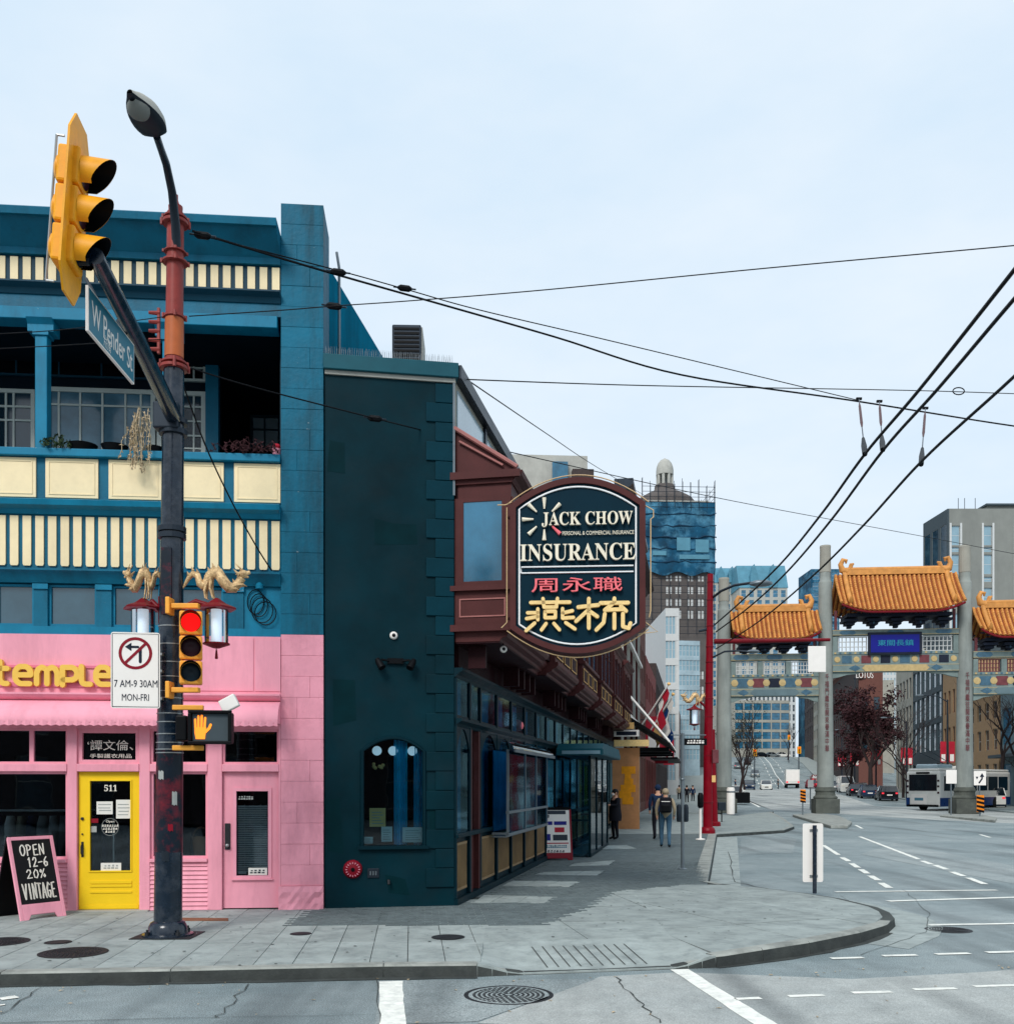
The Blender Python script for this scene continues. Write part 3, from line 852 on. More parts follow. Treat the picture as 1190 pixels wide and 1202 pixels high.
# pavements of the street beyond the gate
def strip(x0f, x1f, Y0, Y1, nm):
    n = 14; mb = MB()
    Ys = [Y0 + (Y1-Y0)*i/n for i in range(n+1)]
    vs = []
    for Y in Ys: vs += [(x0f(Y), Y, zg(Y)+.001), (x0f(Y), Y, zg(Y)+SW), (x1f(Y), Y, zg(Y)+SW), (x1f(Y), Y, zg(Y)+.001)]
    mb.add(vs, [(4*i+k, 4*i+4+k, 4*i+5+k, 4*i+1+k) for i in range(n) for k in range(3)] + [(0, 1, 2, 3), (4*n+3, 4*n+2, 4*n+1, 4*n)])
    return mb.build(nm, MT['concrete'], side)
strip(lambda Y: bl(Y) - 6, kerbL, 62, 300, 'far_pavement')
strip(kerbR, lambda Y: kerbR(Y) + 9, 40, 300, 'far_pavement')
# traffic islands under the gate columns
def island(P, nm='traffic_island'):
    mb = MB(); mb.slab([(p.x, p.y) for p in ccw(P)], .0006, .14); return mb.build(nm, MT['kerb'], side, bevel=.03)
island([gr(930, 956.5), gr(975, 969.5), gr(995, 969.5), gr(1000, 965), gr(985, 958), gr(960, 954.5)])
island([gr(1103, 957.5), gr(1168, 963), gr(1170, 960), gr(1150, 956), gr(1115, 955)])
# manhole lids and small covers
def lid(px, py, r, z, label, rim=True):
    c = gr(px, py, z)
    t = thing('manhole_cover', label, 'manhole', c)
    b = MB(); b.lathe([(r, .001), (r, .0045), (r*.9, .0045), (r*.9, .003), (0.001, .003)], 40); b.build('rim', MT['iron'], t)
    b = MB()
    if r > .2:
        for q in range(1, 8):
            rr = r * .88 * q / 8; n = max(6, int(q * 5))
            for k in range(n):
                a = 2*math.pi*k/n; b.obox((rr*math.cos(a), rr*math.sin(a), .005), Vector((math.cos(a), math.sin(a), 0))*r*.03, Vector((-math.sin(a), math.cos(a), 0))*r*.045, (0, 0, .0018))
    else:
        b.lathe([(r*.8, .003), (r*.8, .006), (.001, .006)], 24)
    b.build('lid', MT['iron'], t)
lid(597, 1168.5, .42, .001, 'large round iron manhole lid in the roadway by the white stop bar')
lid(86, 1118.5, .36, SW + .003, 'rusty round iron cover in the pavement left of the signal pole')
lid(526, 1100.5, .20, SW + .003, 'small round iron cover in the pavement below the dark green wall')
lid(353, 1096.5, .13, SW + .003, 'tiny iron cover in the pavement below the pink pier')
lid(1113, 1092, .30, .001, 'round iron lid in the road right of the kerb nose')
lid(68, 1106.5, .15, SW + .003, 'small dark oval cover beside the rusty pavement lid')
lid(-2, 1106, .34, SW + .003, 'round cover at the left edge of the pavement')
sq = MB(); q = [gr(205, 1081, SW+.006), gr(268, 1081, SW+.006), gr(268, 1078, SW+.006), gr(212, 1077.5, SW+.006)]
sq.slab([(p.x, p.y) for p in ccw(q)], SW+.001, SW+.007)
tag(sq.build('cellar_hatch', MT['wood']), 'reddish flat hatch in the pavement behind the signal pole', 'hatch')
# ================================================================== TEAL AND PINK SHOP BUILDING
A0 = at(380, 1067, 14.42); A0.z = SW
FA = Fr((A0.x, A0.y, SW), math.atan(.085))
bA = thing('shop_building', 'teal upper storey over pink shopfront with cream slatted bands and open gallery', 'building', fr=FA)
XA, ZA = FA.X, FA.Z
XL = -10.5
def P(name, mb, m, parent=bA, **k): return mb.build(name, MT[m] if isinstance(m, str) else m, parent, **k)
ztop = ZA(272); xr = XA(330)
# back volume and floors
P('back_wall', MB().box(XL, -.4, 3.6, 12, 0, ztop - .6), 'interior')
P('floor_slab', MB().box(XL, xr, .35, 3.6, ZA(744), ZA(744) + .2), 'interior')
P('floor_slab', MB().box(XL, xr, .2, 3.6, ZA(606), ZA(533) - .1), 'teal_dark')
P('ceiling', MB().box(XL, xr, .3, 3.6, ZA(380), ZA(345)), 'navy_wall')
P('roof', MB().box(XL, -.35, .3, 12, ztop - .6, ztop - .45), 'black')
# cornice
cz = [ztop, ZA(281), ZA(300), ZA(309)]
P('cornice', MB().profx([(.35, cz[0]), (.35, cz[3]), (-.10, cz[3]), (-.12, cz[2] - .03), (-.16, cz[2]), (-.22, ZA(294)), (-.34, ZA(287)), (-.42, cz[1] + .01), (-.50, cz[1]), (-.52, cz[0] - .02), (-.50, cz[0])], XL, xr + .0), 'teal', smooth=30)
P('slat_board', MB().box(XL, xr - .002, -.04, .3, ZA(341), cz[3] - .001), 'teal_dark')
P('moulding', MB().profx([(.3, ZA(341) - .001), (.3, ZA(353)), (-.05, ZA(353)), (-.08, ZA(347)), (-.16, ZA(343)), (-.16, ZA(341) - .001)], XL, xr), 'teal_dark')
P('beam', MB().box(XL, xr, -.03, .3, ZA(368), ZA(353) - .001), 'teal')
P('beam', MB().box(XL, xr - .05, -.06, .24, ZA(382), ZA(368) - .001), 'teal_light', bevel=.01)
sl = MB().box(-.054, .054, -.06, -.041, 0, cz[3] - ZA(339) - .03)
slm = sl.mesh('slat', MT['cream'])
x = xr - .07
while x > XL:
    inst(slm, 'slat', bA, (x, 0, ZA(339) + .005)); x -= .1757
# gallery columns
for px in (49, 198, -100, -250):
    xc = XA(px)
    c = MB(); c.box(xc-.085, xc+.085, -.03, .14, ZA(533), ZA(400)); P('column', c, 'teal_light', bevel=.012)
    c = MB(); c.box(xc-.11, xc+.11, -.055, .165, ZA(400), ZA(396)); c.profx([(-.05, ZA(396)), (-.05, ZA(388)), (-.12, ZA(382)), (.2, ZA(382)), (.2, ZA(396))][::-1], xc-.18, xc+.18); P('column_capital', c, 'teal_light')
# gallery back wall with white framed windows
def window(parent, fr_, x0, x1, z0, z1, y, xsplit=(), zsplit=(), fw=.05, bw=.022, m='window_white', gm=None, nm='window', dep=.05):
    f = MB()
    f.box(x0, x0+fw, y-dep, y, z0, z1); f.box(x1-fw, x1, y-dep, y, z0, z1)
    f.box(x0+fw, x1-fw, y-dep, y, z0, z0+fw); f.box(x0+fw, x1-fw, y-dep, y, z1-fw, z1)
    xs_ = [x0+fw] + list(xsplit) + [x1-fw]; zs_ = [z0+fw] + list(zsplit) + [z1-fw]
    for q in xsplit: f.box(q-bw/2, q+bw/2, y-dep*.8, y-.004, z0+fw, z1-fw)
    for q in zsplit:
        for a, b in zip(xs_, xs_[1:]): f.box(a + (bw/2 if a != xs_[0] else 0), b - (bw/2 if b != xs_[-1] else 0), y-dep*.75, y-.006, q-bw/2, q+bw/2)
    o = f.build(nm, MT[m] if isinstance(m, str) else m, parent, fr=fr_)
    for a, b in zip(xs_, xs_[1:]):
        for c, d in zip(zs_, zs_[1:]):
            MB().box(a, b, y-dep*.35, y-dep*.3, c, d).build('pane', gm or MT['glass_dark'], o)
    return o
gy = 1.5
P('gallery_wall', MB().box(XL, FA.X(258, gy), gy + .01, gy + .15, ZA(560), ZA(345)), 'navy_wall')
P('gallery_post', MB().box(FA.X(243, gy), FA.X(258, gy), gy - .12, gy + .009, ZA(548), ZA(380)), 'teal')
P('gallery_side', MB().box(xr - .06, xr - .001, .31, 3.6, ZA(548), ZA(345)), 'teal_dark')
def gx(px): return FA.X(px, gy)
def gz(py): return FA.Z(py, 150, gy)
window(bA, None, gx(-150), gx(42), gz(540), gz(462), gy, [gx(-110), gx(-70), gx(-30), gx(8), gx(17)], [gz(498), gz(482)], .06, .03, gm=MT['glass_dark'])
window(bA, None, gx(55), gx(183), gz(540), gz(458), gy, [gx(70), gx(95), gx(121), gx(148), gx(166)], [gz(478)], .07, .03, gm=MT['glass_mid'])
window(bA, None, gx(185), gx(242), gz(540), gz(458), gy, [gx(200), gx(214), gx(228)], [gz(476), gz(493), gz(510), gz(525)], .07, .025, gm=MT['glass_dark'])
window(bA, None, gx(195), gx(242), gz(446), gz(414), gy, [gx(213), gx(228)], [gz(430)], .04, .025, gm=MT['black_gloss'])
window(bA, None, gx(-20), gx(185), gz(446), gz(414), gy, [gx(20), gx(70), gx(120), gx(150)], [], .03, .025, m='teal_dark', gm=MT['black_gloss'])
g2 = 3.4
window(bA, None, FA.X(294, g2), FA.X(330, g2), FA.Z(528, 310, g2), FA.Z(488, 310, g2), g2, [FA.X(311, g2)], [FA.Z(505, 310, g2)], .05, .03, gm=MT['glass_pale'], m='teal_dark')
# balcony front
P('rail_cap', MB().box(XL, xr - .003, -.10, .22, ZA(541), ZA(532)), 'teal_light', bevel=.012)
P('balcony_board', MB().box(XL, xr - .003, 0, .18, ZA(592), ZA(541) - .001), 'teal')
px = 9
for k, (a, b) in enumerate([(-95, -20), (-8, 43), (54, 116), (128, 190), (204, 263), (275, 329.5), (-180, -106)]):
    x0, x1 = XA(a), XA(b); z0, z1 = ZA(589, (a+b)/2), ZA(540.5, (a+b)/2)
    if z0 > z1: z0, z1 = z1, z0
    z0, z1 = ZA(588), ZA(542)
    o = P('balcony_panel', MB().box(x0, x1, -.028, -.001, z0, z1), 'cream', bevel=.006)
    f = MB(); e = .045; t_ = .014
    for q in ((x0+e, x1-e, z0+e, z0+e+t_), (x0+e, x1-e, z1-e-t_, z1-e), (x0+e, x0+e+t_, z0+e+t_, z1-e-t_), (x1-e-t_, x1-e, z0+e+t_, z1-e-t_)): f.box(q[0], q[1], -.036, -.0285, q[2], q[3])
    f.build('panel_bead', MT['cream'], o)
P('ledge', MB().profx([(.18, ZA(592) - .001), (.18, ZA(608)), (-.06, ZA(608)), (-.10, ZA(603)), (-.20, ZA(600)), (-.22, ZA(594)), (-.16, ZA(592) - .001)], XL, xr), 'teal_light', smooth=30)
P('slat_board', MB().box(XL, xr - .002, -.02, .18, ZA(672), ZA(608) - .001), 'teal')
sl = MB(); hh = ZA(610) - ZA(668)
sl.prism([(-.058, .03), (-.045, .005), (.045, .005), (.058, .03), (.058, hh), (-.058, hh)], -.045, -.021)
slm = sl.mesh('slat', MT['cream'])
x = xr - .075
while x > XL:
    inst(slm, 'slat', bA, (x, 0, ZA(668))); x -= .1757
P('ledge', MB().profx([(.18, ZA(672) - .001), (.18, ZA(687)), (-.03, ZA(687)), (-.06, ZA(682)), (-.10, ZA(677)), (-.14, ZA(674)), (-.14, ZA(672) - .001)], XL, xr), 'teal', smooth=30)
# strip of windows above the pink fascia
P('window_apron', MB().box(XL, xr, -.01, .18, ZA(746.5), ZA(737)), 'teal_light')
wins = [(-250, -170), (-150, -60), (-46, 39.5), (56, 113), (131, 188), (204, 262)]
edges = []
for a, b in wins:
    o = window(bA, None, XA(a), XA(b), ZA(736.5), ZA(688), .09, [XA((a+b)/2)] if a < 0 else [], [], .035, .02, m='teal_light', gm=MT['glass_strip'])
    P('room_back', MB().box(XA(a), XA(b), .5, .55, ZA(744), ZA(688)), 'navy_wall')
pil = [XA(a) for a in (-180, -160)]
for a, b in [(-60, -46), (39.5, 56), (113, 131), (188, 204), (262, 286), (-170, -150)]:
    q = MB().box(XA(a) + .001, XA(b) - .001, -.005, .18, ZA(737) + .001, ZA(687) - .001); o = P('pilaster', q, 'teal')
    MB().box(XA(a) - .01, XA(b) + .01, -.03, -.0055, ZA(694), ZA(688)).build('pilaster_cap', MT['teal_light'], o)
o = P('boarded_window', MB().box(XA(286) + .001, xr - .003, .02, .1, ZA(737) + .001, ZA(687) - .001), 'teal_light')
# vent with loops of cable near the pier
cb = MB()
cb.lathe([(.055, 0), (.06, .05), (.03, .09), (.012, .11)], 14, (XA(305), -.03, ZA(690)))
P('wall_vent', cb, 'teal_light', smooth=40)
cl = MB()
for k in range(4):
    cx_ = XA(300 + 4*k) ; r_ = .13 + .03*random.random()
    cl.tube([(cx_ + r_*math.sin(t*math.pi/8)*(.8+.1*k), .0 - .01*k, ZA(693) - r_ - .06*k + r_*1.2*math.cos(t*math.pi/8)) for t in range(17)], .008, 5)
P('cable_loop', cl, 'black')
# ---------------- pink shopfront
P('fascia', MB().box(XL, xr - .002, -.04, .2, ZA(815), ZA(746.5) - .001), 'pink')
P('fascia_panel', MB().box(XA(205), XA(298), -.052, -.0405, ZA(811), ZA(749)), 'pink')
P('fascia_panel', MB().box(XA(300), xr - .004, -.052, -.0405, ZA(811), ZA(749)), 'pink')
for a, b in ((783, 786), (803, 808)):
    P('sign_rail', MB().box(XL, XA(203), -.06, -.0405, ZA(b), ZA(a)), 'pink_dark')
P('string_course', MB().profx([(.2, ZA(815) - .001), (.2, ZA(823)), (-.05, ZA(823)), (-.12, ZA(820)), (-.16, ZA(817)), (-.16, ZA(815) - .001)], XL, xr), 'pink')
P('awning_hood', MB().profx([(.2, ZA(823) - .001), (.2, ZA(850)), (-.34, ZA(850)), (-.345, ZA(846)), (-.31, ZA(838)), (-.22, ZA(829)), (-.10, ZA(824))], XL, xr), 'pink', smooth=40)
vl = MB(); zz = ZA(850); n = 170
vs = []
for i in range(n + 1):
    x = XL + (xr - XL) * i / n; a = .018 if i % 2 else 0
    vs += [(x, -.352 + a, zz + .03), (x, -.352 + a, zz - .035 - (.0 if i % 2 else .018)), (x, -.335 + a, zz + .03), (x, -.335 + a, zz - .035 - (.0 if i % 2 else .018))]
vl.add(vs, [(4*i, 4*i+1, 4*i+5, 4*i+4) for i in range(n)] + [(4*i+2, 4*i+6, 4*i+7, 4*i+3) for i in range(n)] + [(4*i+1, 4*i+3, 4*i+7, 4*i+5) for i in range(n)])
P('valance', vl, 'pink')
# shopfront frame
TB, TT, DB = ZA(906), ZA(897), 0.0
def jamb(a, b, z0=0.0, z1=None, y0=-.03): P('door_post', MB().box(XA(a), XA(b), y0, .14, z0, z1 or ZA(850) - .001), 'pink', bevel=.008)
for a, b in [(-74, -62), (79.5, 91), (164, 176.5), (244, 261)]: jamb(a, b)
P('door_post', MB().box(XA(327.5), xr - .002, -.03, .14, 0, ZA(850) - .001), 'pink')
spans = [(-62, 79.5), (91, 164), (176.5, 244), (261, 327.5), (-220, -74)]
for a, b in spans:
    P('transom_bar', MB().box(XA(a)+.001, XA(b)-.001, -.045, .13, TB, TT), 'pink', bevel=.008)
    P('head_rail', MB().box(XA(a)+.001, XA(b)-.001, -.02, .13, ZA(856), ZA(850)-.001), 'pink')
for a, b, sp in [(-62, 79.5, [36]), (176.5, 244, []), (261, 327.5, []), (-220, -74, [-150])]:
    window(bA, None, XA(a)+.001, XA(b)-.001, TT+.001, ZA(856)-.001, .10, [XA(q) for q in sp], [], .03, .06, m='pink', gm=GL, nm='transom_window', dep=.09)
# door transom sign
o = window(bA, None, XA(91)+.001, XA(164)-.001, TT+.001, ZA(856)-.001, .10, [], [], .06, .03, m='pink', gm=MT['black_gloss'], nm='transom_window', dep=.09)
tm, tn = MB(), MB()
wtext(tm, '‘譚文倫、', XA(101), XA(155), ZA(881), ZA(869), .062, .004)
wtext(tn, '手製護衣用品', XA(104), XA(153), ZA(890), ZA(885), .062, .004)
tm.build('lettering', MT['chalk'], o); tn.build('lettering', MT['chalk'], o)
for a, b in [(-62, 79.5), (176.5, 244), (-220, -74)]:
    window(bA, None, XA(a)+.001, XA(b)-.001, ZA(1008), TB-.001, .10, [], [], .035, .03, m='pink', gm=GL, nm='shop_window', dep=.08)
    P('sill', MB().box(XA(a)+.001, XA(b)-.001, -.06, .13, ZA(1012), ZA(1008)-.001), 'pink', bevel=.006)
    cb = MB(); nb = 11; z1 = ZA(1012) - .001; hb = z1 / nb
    prof = [(.12, z1)]
    for k in range(nb): prof += [(-.004, z1 - k*hb), (-.026, z1 - (k+1)*hb + .006), (-.006, z1 - (k+1)*hb + .004)]
    prof += [(-.01, 0), (.12, 0)]
    P('clapboard', cb.profx(prof, XA(a)+.001, XA(b)-.001), 'pink')
# yellow door
yd = .03
x0, x1 = XA(91.5), XA(163.5); gx0, gx1, gz0, gz1 = XA(105), XA(152.5), ZA(1022), ZA(917)
d = MB(); d.box(x0, gx0, yd, yd+.05, .02, TB-.003); d.box(gx1, x1, yd, yd+.05, .02, TB-.003); d.box(gx0, gx1, yd, yd+.05, .02, gz0); d.box(gx0, gx1, yd, yd+.05, gz1, TB-.003)
door = P('door', d, 'yellow_paint', label='bright yellow shop door with a tall glass pane')
f = MB()
for q in ((gx0-.02, gx1+.02, gz0-.02, gz0), (gx0-.02, gx1+.02, gz1, gz1+.02), (gx0-.02, gx0, gz0, gz1), (gx1, gx1+.02, gz0, gz1)): f.box(q[0], q[1], yd-.014, yd-.0005, q[2], q[3])
for za_, zb_ in ((1037, 1034), (1041, 1038), (1048, 1046)): f.box(gx0, gx1+.02, yd-.012, yd-.0005, ZA(za_), ZA(zb_))
f.box(x0 + .02, x1-.02, yd-.008, yd-.0005, .03, .08)
f.build('moulding', MT['yellow_paint'], door)
MB().box(gx0, gx1, yd+.025, yd+.03, gz0, gz1).build('pane', GL, door)
def notice(a, b, c, e, m='paper', y=yd+.022, par=door, nm='notice'):
    o = MB().box(XA(a), XA(b), y-.003, y, ZA(e), ZA(c)).build(nm, MT[m], par)
    return o
notice(112, 131, 941, 956); notice(135, 152, 939, 961); notice(104.8, 114, 961, 966, 'sign_red'); notice(105, 112, 970, 977, 'paper_grey')
notice(117, 141, 1013, 1022, 'paper')
k = MB()
for a, b, c in ((114, 129, 944), (114, 128, 948), (115, 129, 951), (137, 150, 944), (137, 151, 948), (138, 150, 952), (137, 149, 956)): k.box(XA(a), XA(b), yd+.016, yd+.0185, ZA(c+1), ZA(c))
marks(k, XA(120), XA(138), ZA(1020), ZA(1015), yd+.0185, .002, 4)
k.build('print', MT['paper_grey'], door)
k = MB(); wtext(k, '𝟓𝟏𝟏', XA(121), XA(136), ZA(929), ZA(921.5), yd+.023, .003)
k2_ = MB(); wtext(k2_, 'Open', XA(123), XA(133), ZA(966.5), ZA(963), yd+.023, .002); k2_.build('lettering', MT['chalk'], door)
k2_ = MB()
for i in range(3): marks(k2_, XA([118, 119, 122][i]), XA([138, 137, 134][i]), ZA([970.5, 974, 977.5][i]), ZA([968, 971.5, 975][i]), yd+.023, .002, [7, 6, 4][i], i)
k2_.build('small_print', MT['chalk'], door)
k.v and k.build('lettering', MT['chalk'], door); k = MB()
k.rib([(XA(131), ZA(980)), (XA(131), ZA(1012))], .02, yd+.06, yd+.064)
k.build('inner_post', MT['chalk'], door)
k = MB(); k.tube([(XA(128) + .12*math.cos(t*math.pi/12), yd+.02, ZA(971) + .125*math.sin(t*math.pi/12)) for t in range(25)], .003, 4); k.build('ring_logo', MT['paper_grey'], door)
k = MB(); k.lathe([(.022, 0), (.022, .02), (.001, .024)], 12, (XA(96), yd, ZA(961)), Matrix.Rotation(R(90), 3, 'X')); k.lathe([(.012, 0), (.012, .02), (.001, .024)], 10, (XA(96), yd, ZA(979)), Matrix.Rotation(R(90), 3, 'X'))
k.tube([(XA(96), yd-.01, ZA(990)), (XA(96), yd-.06, ZA(993)), (XA(96), yd-.06, ZA(1001)), (XA(96), yd-.01, ZA(1004))], .009, 6); k.box(XA(94.6), XA(97.4), yd-.006, yd-.0005, ZA(1006), ZA(988))
k.build('handle', MT['iron'], door)
P('threshold', MB().box(XA(80), XA(176), -.12, .1, .0005, .018), 'stone_grey')
# pink door with blinds
x0, x1 = XA(261.5), XA(327); gx0, gx1, gz0, gz1 = XA(277), XA(314.5), ZA(1029), ZA(929)
d = MB(); d.box(x0, gx0, yd, yd+.05, .02, TB-.003); d.box(gx1, x1, yd, yd+.05, .02, TB-.003); d.box(gx0, gx1, yd, yd+.05, .02, gz0); d.box(gx0, gx1, yd, yd+.05, gz1, TB-.003)
door2 = P('door', d, 'pink', label='pink door with a blind behind its tall glass pane')
f = MB()
for q in ((gx0-.05, gx1+.05, gz0-.045, gz0), (gx0-.05, gx1+.05, gz1, gz1+.05), (gx0-.05, gx0, gz0, gz1), (gx1, gx1+.05, gz0, gz1)): f.box(q[0], q[1], yd-.018, yd-.0005, q[2], q[3])
f.box(gx0-.07, gx1+.07, yd-.035, yd-.0005, gz0-.065, gz0-.046)
f.build('moulding', MT['pink'], door2)
MB().box(gx0, gx1, yd+.012, yd+.016, gz0, gz1).build('pane', GL, door2)
b = MB()
for i in range(30):
    z = gz0 + .06 + i * .033
    b.obox(((gx0+gx1)/2, yd+.036, z), ((gx1-gx0)/2-.015, 0, 0), (0, .009, -.012), (0, .0016, .0012))
for q in (.25, .75): b.box(gx0 + (gx1-gx0)*q - .002, gx0 + (gx1-gx0)*q + .002, yd+.02, yd+.024, gz0+.02, gz0+1.05)
b.box(gx0+.02, gx0+.14, yd+.03, yd+.045, gz0+.02, gz0+.05)
b.build('blind', MT['sign_white'], door2)
notice(291, 313, 1020, 1028.5, 'paper', yd+.010, door2)
k = MB(); marks(k, XA(292.5), XA(311), ZA(1026.5), ZA(1022), yd+.0065, .002, 4); k.build('print', MT['ink'], door2)
k = MB(); marks(k, XA(279), XA(297), ZA(939), ZA(934.5), yd+.0115, .002, 6); k.build('lettering', MT['paper_grey'], door2)
k = MB(); k.box(XA(263.6), XA(270), yd-.02, yd-.0005, ZA(998), ZA(967)); k.build('push_plate', MT['iron'], door2, bevel=.006)
k = MB(); k.ball((XA(267), yd-.05, ZA(993)), .028); k.tube([(XA(267), yd-.02, ZA(993)), (XA(267), yd-.05, ZA(993))], .012, 8); k.build('handle', MT['steel'], door2, smooth=60)
# things seen inside the shop: a rail of clothes
cr_ = thing('clothes_rail', 'rail of pale hanging clothes behind the left shop window', 'clothes rail', FA.w((XA(30), .42, 0.03)), FA.rz)
m_ = MB(); Lr = 1.1
for sx in (-1, 1): m_.tube([(sx*Lr, 0, .0), (sx*Lr, 0, 1.42)], .018, 8)
m_.tube([(-Lr, 0, 1.42), (Lr, 0, 1.42)], .018, 8); m_.build('rail', MT['steel'], cr_)
for k in range(14):
    g_ = MB(); x = -Lr + .1 + k*(2*Lr-.2)/13; hgt = random.uniform(.62, .95); wd = random.uniform(.16, .24)
    pts = []
    for j in range(6):
        zz = 1.34 - hgt*j/5; ww = wd*(.55+.5*min(1, j/1.2)) + random.uniform(-.015, .015)
        pts.append((ww, zz))
    n = 8
    vs = []
    for ww, zz in pts:
        for a in range(n): vs.append((x + .035*math.cos(2*math.pi*a/n)*(1+.4*math.sin(a*2)), ww*math.sin(2*math.pi*a/n), zz))
    g_.add(vs, [(i*n+a, (i+1)*n+a, (i+1)*n+(a+1) % n, i*n+(a+1) % n) for i in range(5) for a in range(n)] + [list(range(n))])
    g_.build('garment', MT[random.choice(['cloth_khaki', 'paper_grey', 'sign_white', 'cloth_navy', 'galv'])], cr_, smooth=60)
P('shop_floor', MB().box(XL, xr - .01, .15, 3.6, .002, .03), 'wood')
for a in (170.5, 252): P('partition', MB().box(XA(a) - .04, XA(a) + .04, .14, 2.6, .031, ZA(850)), 'interior')
bk = thing('wicker_basket', 'wicker basket standing in the narrow shop window behind the pole', 'basket', FA.w((XA(230), .35, ZA(1008))), FA.rz)
MB().lathe([(.09, 0), (.12, .1), (.13, .26), (.14, .30), (.12, .30), (.11, .05)], 16).build('body', MT['ply'], bk, smooth=40)
b = MB(); b.tube([(.12*math.cos(t*math.pi/8), 0, .28 + .16*math.sin(t*math.pi/8)) for t in range(9)], .014, 6); b.build('handle', MT['wood'], bk)
# yellow letters of the shop name
LT = {
 't': [[(.0, .72), (.75, .72)], [(.28, 1.05), (.28, .22), (.36, .07), (.52, 0), (.75, 0)]],
 'e': [[(.05, .42), (.95, .42), (.95, .55), (.85, .72), (.68, .82), (.32, .82), (.15, .72), (.05, .55), (.05, .27), (.15, .1), (.32, 0), (.9, 0)]],
 'm': [[(.0, 0), (.0, .5), (.08, .7), (.25, .8), (.5, .68), (.5, 0)], [(.5, .68), (.75, .8), (.92, .7), (1, .5), (1, 0)]],
 'p': [[(0, -.05), (0, .8), (.65, .8), (.88, .68), (.95, .5), (.88, .3), (.65, .2), (.05, .2)]],
 'l': [[(0, .85), (0, .2), (.1, .05), (.28, 0), (.8, 0)]],
}
lx = [(-1, 17, 't'), (21, 41, 'e'), (47, 71, 'm'), (77, 95, 'p'), (99, 112, 'l'), (115, 133, 'e')]
nmg = thing('shop_name_letters', 'raised yellow letters of the shop name on pink fascia', 'lettering', FA.w((0, 0, 0)), FA.rz)
for a, b, ch in lx:
    mb = MB(); q0, q1 = XA(a), XA(b); zb = ZA(805); h_ = ZA(781) - ZA(805)
    for st in LT[ch]: mb.rib([(q0 + p[0]*(q1-q0), zb + p[1]*h_) for p in st], .076, -.13, -.061)
    mb.build('letter', MT['letter_yellow'], nmg)
# ---------------- block pier, teal above and pink below
core = MB(); pw = -xr - .02
P('pier_core', MB().box(xr + .015, -.015, .015, .8, 0, ZA(243, 355) - .01), 'teal_dark')
zt = ZA(241, 355); zm = ZA(745.5, 355)
hb = .297
def pier(z0, z1, m, bulge=0):
    n = max(1, round((z1 - z0) / hb)); h = (z1 - z0) / n
    for i in range(n):
        za_, zb_ = z0 + i*h + .0012, z0 + (i+1)*h - .0012
        cuts = [xr, -.001]
        if i % 4 == 1: cuts = [xr, xr*.32, -.001]
        elif i % 5 == 3: cuts = [xr, xr*.62, -.001]
        for a, b in zip(cuts, cuts[1:]):
            dy = random.uniform(-.003, .003)
            MB().box(a + .001, b - .001, -.035 + dy, .83, za_, zb_).build('block', MT[m], bA, bevel=.004)
pier(zm, zt, 'teal_block'); pier(ZA(1040, 355), zm, 'pink_block')
pl_ = MB(); pz = ZA(1040, 355)
n = 10
vs = []
for j in range(5):
    for i in range(n + 1):
        vs.append((xr - .03 + (-xr + .03)*i/n, -.07 + random.uniform(-.02, .012), pz*j/4))
pl_.add(vs, [(j*(n+1)+i, j*(n+1)+i+1, (j+1)*(n+1)+i+1, (j+1)*(n+1)+i) for j in range(4) for i in range(n)])
pl_.box(xr - .03, -.001, -.045, .8, 0, pz - .002)
P('plinth', pl_, 'pink_block')
# painted party wall rising behind the dark green building
sw_ = MB()
d_ = (.217, .976)
zs_ = 10.05 - SW
P0_, P1_ = (-.30, .84), (-.30 + d_[0]*18, .84 + d_[1]*18)
sw_.slab([(P0_[0]-.3, P0_[1]), (0.0, .84), (d_[0]*18, .84 + d_[1]*18), (d_[0]*18 - .3, .84 + d_[1]*18)], 0, zs_)
P('party_wall', sw_, 'teal_matte')
P('wall_conduit', MB().tube([(.14, 1.0, 8.0), (.14, 1.0, 10.0), (.10, 1.0, 10.25)], .022, 8), 'galv')
